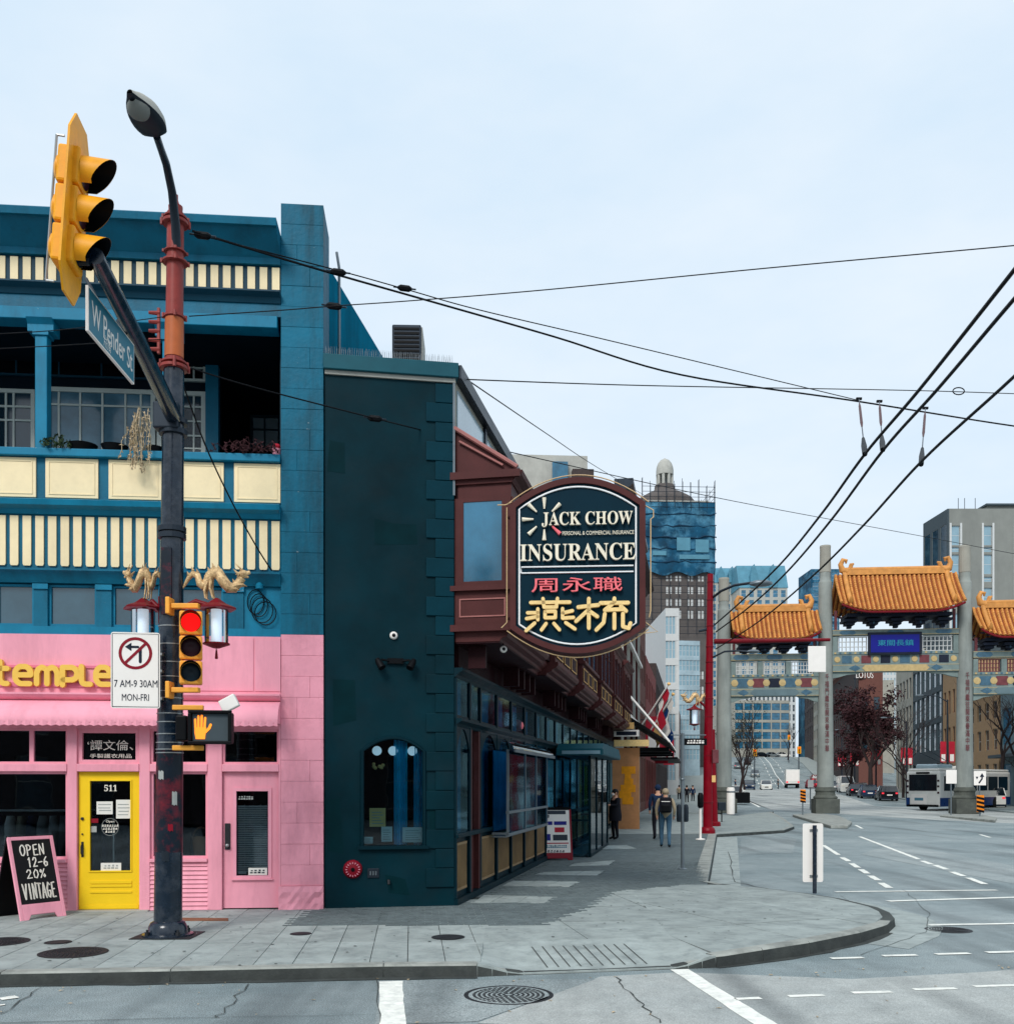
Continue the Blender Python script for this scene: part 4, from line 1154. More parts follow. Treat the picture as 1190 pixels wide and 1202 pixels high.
# planters and dry vines on the gallery rail
rz0 = ZA(532)
for i, (a, b) in enumerate([(78, 113), (117, 149), (170, 190)]):
    t = thing('planter_bowl', ['black planter bowl left of two on the gallery rail', 'black planter bowl right of two on the gallery rail', 'black planter bowl at the signal pole on the gallery rail'][i], 'planter', FA.w((XA((a+b)/2), .06, rz0)), FA.rz, 'planters on the gallery rail')
    r_ = (XA(b) - XA(a))/2
    MB().lathe([(r_*.75, 0), (r_*.95, .08), (r_, .10), (r_*.93, .10), (r_*.9, .07), (.001, .07)], 20).build('bowl', MT['black'], t, smooth=40)
def vine(name, label, base, n, down, spread, up, lm, cat='plant', leafn=6, sd=1):
    rd = random.Random(sd)
    t = thing(name, label, cat, base, FA.rz)
    st, lf = MB(), MB()
    for i in range(n):
        p = Vector((rd.uniform(-spread*.4, spread*.4), rd.uniform(-.05, .05), 0)); pts = [p.copy()]
        hgt = rd.uniform(.5, 1)*up; dn = rd.uniform(.4, 1)*down
        q = p + Vector((rd.uniform(-spread, spread)*.6, -.1, hgt)); pts.append(q)
        for k in range(1, 5):
            pts.append(q + Vector((rd.uniform(-.05, .05) + (q.x-p.x)*.3*k/4, -.06 - .02*k, -(dn+hgt)*k/4)))
        st.tube(pts, .005, 4, cap=False)
        for k in range(leafn*2):
            j = rd.randrange(1, len(pts)-1); f_ = rd.random(); c = pts[j].lerp(pts[j+1], f_)
            a = Vector((rd.gauss(0, 1), rd.gauss(0, 1), rd.gauss(0, 1))).normalized()*.042; b_ = a.orthogonal().normalized()*.02
            lf.add([c - b_, c + a*.5 - b_*.2, c + b_, c + a], [(0, 1, 3, 2)])
    st.build('stems', MT[lm], t); lf.build('leaves', MT[lm], t, kind='stuff')
vine('dried_vine', 'pale dried vine trailing over the cream balcony panel', FA.w((XA(163), .0, rz0 + .02)), 16, .42, .22, .62, 'leaf_dry', sd=3, leafn=9)
vine('potted_shrub', 'dark leafy shrub at the right end of the gallery rail', FA.w((XA(288), .10, rz0 + .01)), 22, .0, .5, .25, 'leaf_red', sd=5)
vine('potted_plant', 'small green plant at the gallery rail beside the teal column', FA.w((XA(66), .10, rz0 + .01)), 12, .0, .22, .22, 'leaf_green', sd=6)
t = thing('flower_pot', 'pink flower pot at the far right of the gallery rail', 'flower pot', FA.w((XA(324), .06, rz0)), FA.rz)
MB().lathe([(.05, 0), (.07, .10), (.075, .12), (.06, .12), (.055, .09), (.001, .09)], 14).build('pot', MT['pink'], t, smooth=40)
b = MB(); b.ball((0, 0, .16), .06, 8, (1, 1, .8)); b.build('bloom', MT['banner_red'], t)
# chalkboard A-frame
ab = gr(52, 1078.5)
tA = thing('chalkboard_stand', 'pink-framed chalkboard A-frame sign by the yellow door', 'A-frame sign', ab, R(56))
wA, hA = .66, 1.17
def aframe(t, w2, h2, lean, mframe, mface, feet=.10, fw=.05, back=True):
    th_ = math.atan2(lean, h2)
    Mx = Matrix.Rotation(-th_, 3, 'X')
    def tr(mb, dy=0):
        mb.v = [Mx @ v + Vector((0, dy, 0)) for v in mb.v]; return mb
    f = MB()
    f.box(-w2/2, -w2/2+fw, 0, .03, feet*.0, h2); f.box(w2/2-fw, w2/2, 0, .03, 0, h2); f.box(-w2/2+fw, w2/2-fw, 0, .03, h2-fw, h2)
    f.prism([(-w2/2+fw, feet+.12), (-w2/2+fw, 0.0), (-w2/2+fw*2.4, 0.0), (-w2/2+fw*3.2, feet*.7), (w2/2-fw*3.2, feet*.7), (w2/2-fw*2.4, 0.0), (w2/2-fw, 0.0), (w2/2-fw, feet+.12)], 0.001, .029)
    tr(f).build('front_frame', MT[mframe], t, bevel=.006)
    fc = MB(); fc.box(-w2/2+fw, w2/2-fw, .008, .026, feet+.12, h2-fw); o = tr(fc).build('board', MT[mface], t)
    if back:
        bk_ = MB(); Mb = Matrix.Rotation(th_, 3, 'X')
        bk_.box(-w2/2, w2/2, 0, .03, .0, h2)
        bk_.v = [Mb @ v + Vector((0, 2*lean - .03, 0)) for v in bk_.v]
        bk_.build('rear_board', MT['black'], t)
    return o, Mx
bo, Mx = aframe(tA, wA, hA, .36, 'pink', 'chalkboard')
GLY = {'O': [[(.5, 1), (.15, .8), (.05, .45), (.25, .05), (.6, .0), (.92, .3), (.95, .7), (.7, .98), (.4, .97)]],
 'P': [[(.15, 0), (.2, 1)], [(.0, .9), (.5, 1), (.9, .8), (.75, .55), (.2, .45)]], 'E': [[(.85, 1), (.2, .95), (.15, .0), (.9, .02)], [(.18, .52), (.75, .55)]],
 'N': [[(.05, 0), (.12, 1), (.8, .05), (.9, 1.05)]], '1': [[(.3, .8), (.55, 1), (.5, 0)]], '2': [[(.1, .75), (.35, 1), (.75, .95), (.8, .65), (.1, .02), (.95, .05)]],
 '-': [[(.1, .45), (.9, .5)]], '6': [[(.75, 1), (.3, .7), (.1, .3), (.35, 0), (.8, .1), (.85, .4), (.5, .5), (.15, .3)]], '0': [[(.5, 1), (.1, .6), (.2, .1), (.6, .0), (.9, .4), (.8, .85), (.45, 1)]],
 '%': [[(.1, .0), (.85, 1)], [(.2, .95), (.05, .75), (.25, .6), (.35, .8), (.2, .95)], [(.8, .4), (.65, .2), (.8, .05), (.95, .2), (.8, .4)]],
 'V': [[(.0, 1), (.45, 0), (.95, 1)]], 'I': [[(.5, 0), (.5, 1)]], 'T': [[(.0, 1), (1, .97)], [(.5, 1), (.48, 0)]], 'A': [[(.0, 0), (.5, 1), (.95, 0)], [(.2, .35), (.8, .38)]],
 'G': [[(.9, .85), (.5, 1), (.1, .6), (.2, .1), (.6, .0), (.92, .25), (.9, .45), (.55, .45)]]}
ck = MB()
def chalk(s, x0, x1, z0, z1, wd):
    n = len(s); cw = (x1 - x0) / n
    for i, ch in enumerate(s):
        for st in GLY[ch]:
            ck.rib([(x0 + (i + .08 + p[0]*.8)*cw, z0 + p[1]*(z1-z0)) for p in st], wd, .003, .0075)
chalk('OPEN', -.19, .18, .90, 1.05, .016); chalk('12-6', -.11, .20, .735, .865, .016); chalk('20%', -.15, .14, .575, .695, .014); chalk('VINTAGE', -.235, .24, .29, .50, .016); chalk('VINTAGE', -.228, .246, .285, .495, .012)
ck.v = [Mx @ v for v in ck.v]
ck.build('chalk_writing', MT['chalk'], tA)
# ================================================================== DARK GREEN CORNER BUILDING
c0 = Vector((-2.69, 14.425, SW)); c1 = Vector((-.80, 14.75, SW))
FB = Fr(c0, math.atan2(c1.y - c0.y, c1.x - c0.x))
FS = Fr(c1, math.atan2(1, BL_S))              # street side: x runs away from the camera
WB = (c1 - c0).length
bB = thing('corner_building', 'narrow dark green corner building with maroon bay windows along the street', 'building', loc=c1, rz=0)
def PB(name, mb, m, fr_=FB, parent=None, **k): return mb.build(name, MT[m] if isinstance(m, str) else m, parent or bB, fr=fr_, **k)
LB = 28.5
HB = 8.10
XB, ZB = FB.X, lambda py, px=450, y=0.0: FB.Z(py, px, y)
# front wall with an arched display window
ax0, ax1, az0 = XB(425), XB(498), ZB(993); azs, azt = ZB(882), ZB(866)
wl = MB()
wl.box(0, ax0, 0, .3, 0, HB); wl.box(ax1, WB, 0, .3, 0, HB); wl.box(ax0, ax1, 0, .3, 0, az0)
n = 14
def arch(t): return azs + (azt - azs) * (1 - (2*t-1)**2)
for i in range(n):
    t0, t1 = i/n, (i+1)/n
    xa, xb = ax0 + (ax1-ax0)*t0, ax0 + (ax1-ax0)*t1
    wl.prism([(xa, arch(t0)), (xb, arch(t1)), (xb, HB), (xa, HB)], 0, .3)
PB('front_wall', wl, 'forest')
fm = MB(); pts = [(ax0, -.015, az0)] + [(ax0 + (ax1-ax0)*i/n, -.015, arch(i/n)) for i in range(n+1)] + [(ax1, -.015, az0)]
fm.tube(pts, .03, 6); fm.box(ax0-.06, ax1+.06, -.07, .02, az0-.05, az0)
wf = PB('window', fm, 'forest_trim', smooth=40)
gp = MB(); poly = [(ax0, az0), (ax1, az0)] + [(ax0 + (ax1-ax0)*i/n, arch(i/n)) for i in range(n, -1, -1)]
gp.add([(p[0], .05, p[1]) for p in poly], [list(range(len(poly)))]); gp.build('pane', GLB, wf)
# display inside the corner window
PB('display_back', MB().box(ax0-.1, ax1+.1, .75, .8, az0-.1, azt+.2), 'interior')
PB('display_floor', MB().box(ax0-.1, ax1+.1, .301, .75, az0-.06, az0-.01), 'wood')
dr = MB(); nfold = 16
for a_, b_ in ((.52, .74), (.84, 1.0)):
    vs = []
    for i in range(nfold+1):
        t = a_ + (b_-a_)*i/nfold; x = ax0 + (ax1-ax0)*t
        vs += [(x, .18 + .03*math.sin(i*1.7), az0), (x, .18 + .03*math.sin(i*1.7), azt)]
    dr.add(vs, [(2*i, 2*i+2, 2*i+3, 2*i+1) for i in range(nfold)])
PB('window_drape_backing', dr, 'drape_blue', smooth=60)
for i, px in enumerate((443, 462, 485)):
    t = thing('pendant_lamp', ['white round pendant lamp at left in the arched window', 'white round pendant lamp in the middle of the arched window', 'white round pendant lamp at right in the arched window'][i], 'lamp', FB.w((XB(px), .2, ZB(881))), FB.rz, 'pendant lamps in the arched window')
    b = MB(); b.lathe([(.012, .03), (.07, .015), (.072, 0), (.05, -.012), (.001, -.014)], 18, (0, 0, 0), Matrix.Rotation(R(90), 3, 'X')); b.build('disc', MT['tube_lit'], t, smooth=40)
    b = MB(); b.tube([(0, 0, .06), (0, 0, .22)], .004, 5); b.build('cord', MT['black'], t)
def card(px0, px1, py0, py1, lab, m, tilt=0, y=.12):
    t = thing('window_notice', lab, 'notice', FB.w((XB((px0+px1)/2), y, ZB(py1))), FB.rz)
    wd, hg = XB(px1)-XB(px0), ZB(py0)-ZB(py1)
    b = MB(); b.box(-wd/2, wd/2, 0, .006, 0, hg); o = b.build('card', MT[m], t)
    k = MB()
    for j in range(5): k.box(-wd*.36, wd*(.36 - .1*(j % 3)), -.002, -.0004, hg*(.15 + .15*j), hg*(.15 + .15*j) + hg*.045)
    k.build('print', MT['paper_grey'], t)
card(434, 453, 949, 971, 'cream notice with a red band in the arched window', 'gold'); card(448, 461, 971, 989, 'small white notice in the arched window', 'paper'); card(473, 498, 972, 990, 'wide pale notice at the right of the arched window', 'paper'); card(427, 438, 983, 991, 'little white card in the left corner of the arched window', 'paper')
t = thing('window_ornament', 'gold ornament hanging in the arched window', 'ornament', FB.w((XB(446), .3, ZB(900))), FB.rz)
b = MB()
for k in range(7): b.ball((random.uniform(-.09, .09), 0, random.uniform(-.05, .06)), .03, 8)
b.build('clusters', MT['gold'], t)
# repainted patches on the wall
rq = random.Random(8)
for (a, b, c, d) in ((386, 408, 520, 560), (440, 492, 612, 640), (392, 420, 800, 850), (505, 528, 930, 985), (384, 400, 940, 1000), (455, 478, 1030, 1052)):
    x0_, x1_, z0_, z1_ = XB(a), XB(b), ZB(d), ZB(c); j_ = lambda: rq.uniform(-.05, .05)
    MB().prism([(x0_+j_(), z0_+j_()), (x1_+j_(), z0_+j_()), (x1_+j_(), z1_+j_()), ((x0_+x1_)/2+j_(), z1_+j_()), (x0_+j_(), z1_+j_())], -.0022, -.0002).build('paint_patch', MT['forest_patch'], bB, fr=FB)
# quoins
zq = ZB(446); k = 0
while zq > .3:
    h = .292; wide = k % 2
    xa = XB(500) if wide else XB(511)
    MB().box(xa, WB - .001, -.028, -.001, zq - h + .004, zq - .004).build('quoin', MT['quoin' if zq > 4.3 else 'forest'], bB, fr=FB, bevel=.008)
    zq -= h; k += 1
# roof capping, spikes, air conditioner
PB('capping', MB().box(-.02, WB + .06, -.09, 1.9, HB - .14, HB + .08), 'capping', bevel=.01)
PB('capping_strip', MB().box(0, WB + .02, -.035, -.001, HB - .20, HB - .142), 'stone_grey')
sp = MB()
for i in range(60):
    x = .02 + i*(WB-.05)/59
    for a in (-.03, .03): sp.tube([(x, -.04, HB+.08), (x + random.uniform(-.01, .01), -.04 + a, HB + .19)], [.0035, .0015], 4)
PB('bird_spikes', sp, 'steel', kind='stuff')
PB('corner_edge', MB().box(WB - .02, WB + .012, -.03, -.0285, 6.2, HB - .14), 'galv')
ac = thing('rooftop_cooler', 'tall dark air-conditioning cabinet on the dark green roof', 'air conditioner', FB.w((XB(482), .9, HB + .08)), FB.rz - R(8))
MB().box(-.23, .23, 0, .9, .05, .98).build('cabinet', MT['steel_dark'], ac, bevel=.02)
b = MB()
for k in range(12): b.box(-.2, .2, -.012, -.001, .12 + k*.07, .155 + k*.07)
b.build('louvre', MT['black'], ac); MB().box(-.23, .23, -.02, .92, 0, .05).build('base', MT['galv'], ac)
MB().box(.231, .25, .05, .85, .06, .96).build('side_panel', MT['stone_grey'], ac)
# wall fittings
t = thing('security_camera', 'white round security camera high on the dark green wall', 'camera', FB.w((XB(462), 0, ZB(746))), FB.rz)
MB().lathe([(.055, 0), (.06, .02), (.045, .045), (.03, .05)], 16, M=Matrix.Rotation(R(90), 3, 'X')).build('housing', MT['sign_white'], t, smooth=40)
MB().ball((0, -.045, 0), .03).build('lens', MT['black_gloss'], t, smooth=60)
t = thing('floodlight_pair', 'pair of dark floodlights on the wall above the arched window', 'floodlight', FB.w((XB(464), 0, ZB(776))), FB.rz)
MB().box(-.12, .12, -.05, -.001, -.04, .04).build('junction_box', MT['black'], t)
for s_ in (-1, 1):
    b = MB(); b.tube([(s_*.1, -.05, 0), (s_*.2, -.08, .01), (s_*.24, -.1, -.03)], .018, 6); b.lathe([(.035, .08), (.05, .03), (.055, -.09), (.03, -.09)], 14, (s_*.24, -.12, -.05), Matrix.Rotation(R(28*s_), 3, 'Y') @ Matrix.Rotation(R(-25), 3, 'X')); b.build('lamp_head', MT['black'], t, smooth=40)
t = thing('fire_bell', 'red round fire bell low on the dark green wall', 'alarm bell', FB.w((XB(414), 0, ZB(1020))), FB.rz)
MB().lathe([(.13, .001), (.14, .02), (.12, .055), (.05, .075), (.001, .078)], 24, M=Matrix.Rotation(R(90), 3, 'X')).build('gong', MT['sign_red'], t, smooth=40)
b = MB()
for k in range(16):
    a = 2*math.pi*k/16; b.obox((.095*math.cos(a), -.07, .095*math.sin(a)), Vector((math.cos(a), 0, math.sin(a)))*.012, Vector((-math.sin(a), 0, math.cos(a)))*.005, (0, .01, 0))
b.build('rim_print', MT['pink'], t); MB().lathe([(.03, .07), (.03, .088), (.001, .09)], 12, M=Matrix.Rotation(R(90), 3, 'X')).build('hub', MT['black'], t)
t = thing('meter_plate', 'small square metal plate beside the red fire bell', 'plate', FB.w((XB(438), 0, ZB(1025))), FB.rz)
MB().box(-.085, .085, -.02, -.001, -.07, .07).build('box', MT['steel_dark'], t, bevel=.006)
b = MB()
for k in range(3): b.tube([(-.04+.04*k, -.024, -.03), (-.04+.04*k, -.024, .03)], .012, 6)
b.build('dials', MT['galv'], t)
t = thing('wall_spigot', 'tiny dark pipe outlet on the wall right of the meter plate', 'spigot', FB.w((XB(456), 0, ZB(1034))), FB.rz)
MB().tube([(0, -.001, 0), (0, -.07, 0), (0, -.09, -.05)], .02, 8).build('pipe', MT['iron'], t)
# ---------------- street side
XSs, ZS_ = FS.X, FS.Z
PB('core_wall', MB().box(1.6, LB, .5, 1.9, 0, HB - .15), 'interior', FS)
PB('upper_wall', MB().box(.02, LB, .0, .5, 6.75, HB - .14), 'pale_stone', FS)
PB('ceiling', MB().box(.3, LB, 0.0, .5, 3.62, 6.74), 'maroon_dark', FS)
PB('roof_gutter', MB().box(-.02, LB, -.12, .2, HB - .138, HB + .06), 'steel_dark', FS)
# clerestory panes under the eaves
for k in range(14):
    x0 = .15 + k*2.0
    MB().box(x0, x0+1.85, -.02, -.001, 6.95, HB-.25).build('clerestory_pane', MT['glass_pale'], bB, fr=FS)
    MB().box(x0+1.86, x0+1.99, -.05, -.001, 6.8, HB-.16).build('clerestory_post', MT['steel_dark'], bB, fr=FS)
# ground floor bays: pilaster, bulkhead grille, tall arched window, transom
posts = [0.0, .95, 1.72, 3.1, 4.5, 6.0, 7.5, 9.0, 10.5, 12.0, 13.6, 15.2, 16.8, 18.4, 20, 21.6, 23.2, 24.8, 26.4, 28.0]
PB('plinth', MB().box(0, LB, -.06, .3, 0, .10), 'forest_trim', FS)
PB('sill', MB().box(0, LB, -.07, .2, 1.02, 1.09), 'forest_trim', FS, bevel=.01)
PB('transom_cornice', MB().profx([(.2, 2.72), (-.02, 2.72), (-.05, 2.76), (-.12, 2.80), (-.12, 2.84), (.2, 2.84)], 0, LB), 'forest_trim', FS)
PB('lintel', MB().profx([(.2, 3.46), (-.02, 3.46), (-.05, 3.50), (-.14, 3.56), (-.14, 3.60), (.2, 3.60)], -.02, LB), 'forest_trim', FS)
def pane_arch(x0, x1, z0, z1, y, nm, m):
    b = MB(); zs2 = z1 - (x1-x0)*.35
    pl2 = [(x0, z0), (x1, z0)] + [(x1 - (x1-x0)*i/10, zs2 + (z1-zs2)*math.sqrt(max(0, 1-(2*i/10-1)**2))) for i in range(11)]
    b.add([(p[0], y, p[1]) for p in pl2], [list(range(len(pl2)))]); return b.build(nm, m, bB, fr=FS)
for i, (a, b) in enumerate(zip(posts, posts[1:])):
    MB().box(a-.05 if a else 0, a+.05, -.04, .2, .1, 3.46).build('pilaster', MT['forest_trim'], bB, fr=FS, bevel=.01)
    x0, x1 = a+.051, b-.051
    if i == 1:                                        # doorway with a reddish frame
        MB().box(x0, x0+.10, -.03, .1, .1, 2.72).build('door_jamb', MT['maroon'], bB, fr=FS)
        MB().box(x1-.10, x1, -.03, .1, .1, 2.72).build('door_jamb', MT['maroon'], bB, fr=FS)
        dd = MB(); dd.box(x0+.1, x1-.1, .05, .09, .1, 1.0); dd = dd.build('door', MT['maroon'], bB, fr=FS)
        MB().box(x0+.1, x1-.1, .06, .07, 1.0, 2.72).build('pane', GLB, dd)
    else:
        o = MB().box(x0, x1, .02, .2, .1, 1.02).build('bulkhead', MT['forest_trim'], bB, fr=FS)
        gl_ = MB(); nbar = max(4, int((x1-x0-.2)/.045))
        for q in range(nbar): xx = x0+.1+(x1-x0-.2)*q/(nbar-1); gl_.box(xx-.008, xx+.008, -.005, .019, .24, .9)
        gl_.box(x0+.08, x1-.08, -.008, .0195, .2, .24); gl_.box(x0+.08, x1-.08, -.008, .0195, .9, .94)
        gl_.build('grille', MT['brass'], o)
        o = MB().box(x0, x0+.03, -.005, .1, 1.09, 2.72).build('window', MT['brass'], bB, fr=FS)
        b_ = MB(); b_.add([(x0+.03, -.015, 1.09), (x1, -.015, 1.09), (x1, -.015, 2.72), (x0+.03, -.015, 2.72)], [(0, 1, 2, 3)]); b_.build('pane', GLS, o)
        if i < 4:
            sp2 = MB(); zs2 = 2.72
            for q in range(10):
                t0, t1 = q/10, (q+1)/10; fz = lambda t: 2.72 - .02 - .32*(2*t-1)**2
                xa, xb = x0+.031+(x1-x0-.031)*t0, x0+.031+(x1-x0-.031)*t1
                sp2.prism([(xa, fz(t0)), (xb, fz(t1)), (xb, 2.719), (xa, 2.719)], -.03, -.017)
            sp2.build('arch_spandrel', MT['forest_trim'], o)
    o = MB().box(x0, x1, -.02, .06, 2.841, 2.90).build('transom_window', MT['forest_trim'], bB, fr=FS)
    b_ = MB(); b_.add([(x0, -.012, 2.9), (x1, -.012, 2.9), (x1, -.012, 3.46), (x0, -.012, 3.46)], [(0, 1, 2, 3)]); b_.build('pane', GLS, o)
    # blue folds added behind each pane, standing in for reflections in the glass
    dd = MB(); nf = 10; xs0 = x0 + (x1-x0)*random.uniform(.0, .2); xs1 = x0 + (x1-x0)*random.uniform(.7, 1)
    vs = []
    for q in range(nf+1): x = xs0 + (xs1-xs0)*q/nf; vs += [(x, .10+.03*math.sin(q*2.1), 1.1), (x, .10+.03*math.sin(q*2.1), 3.44)]
    dd.add(vs, [(2*q, 2*q+2, 2*q+3, 2*q+1) for q in range(nf)])
    dd.build('window_drape_backing', MT['pane_blue_backing'], bB, fr=FS, smooth=60)
t = thing('red_lantern', 'small round red lantern in a high street window of the corner building', 'lantern', FS.w((XSs(612), .1, FS.Z(852, 612))), FS.rz)
MB().ball((0, 0, 0), .15, 12, (1, 1, .85)).build('globe', MT['letter_pink'], t, smooth=60); MB().tube([(0, 0, -.13), (0, 0, -.32)], [.03, .02], 6).build('tassel', MT['sign_red'], t)
# glass display case with a curved glass roof, projecting over the pavement
dc = thing('glass_showcase', 'glass display showcase with a glass hood projecting from the corner building', 'showcase', FS.w((0, 0, 0)), FS.rz)
xa, xb = 2.5, 7.0; pj = -.34
fr_ = MB()
for x in (xa, (xa+xb)/2 - .5, (xa+xb)/2+.8, xb): fr_.box(x-.02, x+.02, pj-.02, pj+.02, .95, 2.45); fr_.box(x-.02, x+.02, pj+.021, -.061, .95, .99)
for z in (.93, 1.32): fr_.box(xa-.02, xb+.02, pj-.03, pj+.03, z, z+.045)
fr_.build('frame', MT['galv'], dc)
MB().box(xa, xb, pj-.002, pj+.002, .99, 2.45).build('pane', GLS, dc); MB().box(xa-.002, xa+.002, pj+.021, -.061, .99, 2.45).build('pane', GLS, dc); MB().box(xa+.05, xb-.05, -.075, -.065, 1.0, 2.44).build('backcloth', MT['pane_blue_backing'], dc); MB().box(xa, xb, pj+.031, -.061, .90, .93).build('shelf', MT['galv'], dc)
hd = MB(); N = 8; vs = []
for i in range(N+1):
    a = math.pi/2*i/N
    for x in (xa-.1, xb+.2): vs.append((x, -.051 - .42*math.sin(a), 2.45 + .2*math.cos(a)))
hd.add(vs, [(2*i, 2*i+1, 2*i+3, 2*i+2) for i in range(N)]); hd.build('hood', GLB, dc, smooth=60)
MB().box(xa-.1, xb+.2, -.50, -.47, 2.40, 2.46).build('hood_rail', MT['galv'], dc)
vb = thing('glass_vestibule', 'glass entrance vestibule with a pale-edged flat roof over the pavement', 'vestibule', FS.w((0, 0, SW*0)), FS.rz)
xa, xb = 10.2, 15.0; pj = -.95
b = MB()
for x in (xa, xa+1.6, xa+3.2, xb): b.box(x-.03, x+.03, pj-.03, pj+.03, 0.005, 2.55)
for x in (xa, xb): b.box(x-.03, x+.03, pj+.031, -.16, .9, .95)
b.box(xa, xb, pj-.035, pj+.035, .0051, .08); b.build('frame', MT['forest_trim'], vb)
MB().box(xa+.031, xb-.031, pj-.004, pj+.004, .081, 2.55).build('pane', GLB, vb)
for x in (xa, xb): MB().box(x-.004, x+.004, pj+.031, -.16, .02, 2.55).build('pane', GLB, vb)
b = MB(); b.prism([(xa-.4, 2.56), (xb+.4, 2.56), (xb+.4, 2.72), (xb, 2.86), (xa, 2.86), (xa-.4, 2.72)], pj-.35, -.16); b.build('roof', MT['capping'], vb)
MB().box(xa-.42, xa-.402, pj-.3, -.3, 2.585, 2.67).build('pale_fascia', MT['glass_sky'], vb); MB().box(xa-.35, xb+.35, pj-.37, pj-.352, 2.58, 2.70).build('roof_edge', MT['capping'], vb)
b = MB(); b.box(xa+.2, xb-.2, pj+.2, -.3, .002, .06); b.build('step', MT['stone_grey'], vb)
# ---------------- maroon bay windows (oriel)
PR = .87
orl = PB('oriel', MB().box(.06, LB-.3, -PR+.10, .0, 4.25, 6.55), 'maroon_dark', FS)
def OB(nm, mb, m, par=None, **k): return mb.build(nm, MT[m] if isinstance(m, str) else m, par or orl, **k)
# stepped corbel under and cornice above, lean-to roof
segs = []
x = .05
i = 0
while x < LB - 1:
    L_ = 3.4 if i % 2 == 0 else 1.2
    segs.append((x, min(x + L_, LB - .3), PR if i % 2 == 0 else PR - .22)); x += L_; i += 1
for a, b, pr in segs:
    OB('corbel', MB().profx([(0, 3.99), (-pr*.80, 3.99), (-pr*.82, 4.03), (-pr*.92, 4.06), (-pr*.94, 4.10), (-pr-.02, 4.13), (-pr-.06, 4.18), (-pr-.06, 4.24), (0, 4.24)], a, b), 'maroon', bevel=.006)
    OB('soffit_panel', MB().box(a+.01, b-.01, -pr*.79, -.01, 3.97, 3.9895), 'maroon_dark')
    OB('bay_apron', MB().box(a+.02, b-.02, -pr, -.05, 4.241, 4.75), 'maroon')
    OB('bay_sill', MB().box(a-.03, b+.03, -pr-.08, -.04, 4.751, 4.83), 'maroon', bevel=.012)
    OB('bay_head', MB().box(a, b, -pr, -.05, 6.16, 6.36), 'maroon')
    OB('bay_cornice', MB().profx([(0, 6.361), (-pr-.02, 6.361), (-pr-.06, 6.42), (-pr-.16, 6.47), (-pr-.18, 6.54), (0, 6.54)], a-.04, b+.04), 'maroon', bevel=.006)
    OB('bay_roof', MB().profx([(0, 6.541), (-pr-.12, 6.541), (0, 7.28)], a, b), 'maroon')
    nwin = 3 if b - a > 2 else 1
    ww = (b - a) / nwin
    for k in range(nwin):
        xa_, xb_ = a + k*ww, a + (k+1)*ww
        window(orl, None, xa_+.10, xb_-.10, 4.84, 6.15, -pr+.06, [], [5.75], .05, .03, m='maroon', gm=MT['glass_blue'], dep=.07)
        o = OB('apron_panel', MB().box(xa_+.12, xb_-.12, -pr-.018, -pr-.001, 4.34, 4.66), 'maroon_dark')
        f = MB(); e = .018
        for q in ((xa_+.12, xb_-.12, 4.34, 4.34+e), (xa_+.12, xb_-.12, 4.66-e, 4.66), (xa_+.12, xa_+.12+e, 4.34+e, 4.66-e), (xb_-.12-e, xb_-.12, 4.34+e, 4.66-e)): f.box(q[0], q[1], -pr-.03, -pr-.0185, q[2], q[3])
        f.build('panel_bead', MT['gold'], o)
        for xx in (xa_, ) if k else (xa_ + .05,): OB('bay_post', MB().box(xx-.05, xx+.05, -pr-.03, -pr+.08, 4.832, 6.16), 'maroon')
    OB('bay_post', MB().box(b-.1, b, -pr-.03, -pr+.08, 4.832, 6.16), 'maroon')
    for k in range(2):
        xx = a + .3 + k*(b-a-.6)
        OB('bracket', MB().prism([(0, 0), (0, 0)] and [(-.05, 3.62), (.05, 3.62), (.05, 3.965), (-.05, 3.965)], -.42, -.15), 'maroon_dark').location = (xx, 0, 0)
# end face of the first bay, towards the camera
a, pr = segs[0][0], PR
e = MB(); e.box(a-.03, a-.001, -pr, 0, 4.241, 4.75); e.box(a-.03, a-.001, -pr, -pr+.14, 4.84, 6.16); e.box(a-.03, a-.001, -.14, 0, 4.84, 6.16); OB('bay_end', e, 'maroon')
MB().box(a-.015, a-.008, -pr+.14, -.14, 4.84, 6.16).build('bay_end_pane', MT['glass_blue'], orl)
e = MB()
for q in ((-pr+.14, -.14, 4.84, 4.90), (-pr+.14, -.14, 6.10, 6.159)): e.box(a-.028, a-.016, q[0], q[1], q[2], q[3])
OB('bay_end_rail', e, 'maroon')
e = MB(); z0, z1, y0, y1 = 4.36, 4.64, -pr+.08, -.08
for q in ((y0, y1, z0, z0+.02), (y0, y1, z1-.02, z1), (y0, y0+.02, z0+.02, z1-.02), (y1-.02, y1, z0+.02, z1-.02)): e.box(a-.045, a-.031, *q)
OB('panel_bead', e, 'maroon_light')
e = MB(); e.tube([(a-.05, .05, 7.26), (a-.05, -pr-.1, 6.58)], .035, 6); e.tube([(a-.04, -.08, 7.02), (a-.04, -pr+.12, 6.62)], .02, 6); OB('verge_board', e, 'maroon_light')
e = MB(); e.box(a-.10, a-.041, -pr-.15, .05, 6.43, 6.539); e.box(a-.10, a-.031, -pr-.09, .05, 4.752, 4.829); e.box(a-.10, a-.041, -pr-.06, .05, 4.14, 4.24); OB('end_moulding', e, 'maroon')
t = thing('security_camera', 'white round security camera under the maroon bay', 'camera', FS.w((.3, -.70, 3.90)), FB.rz)
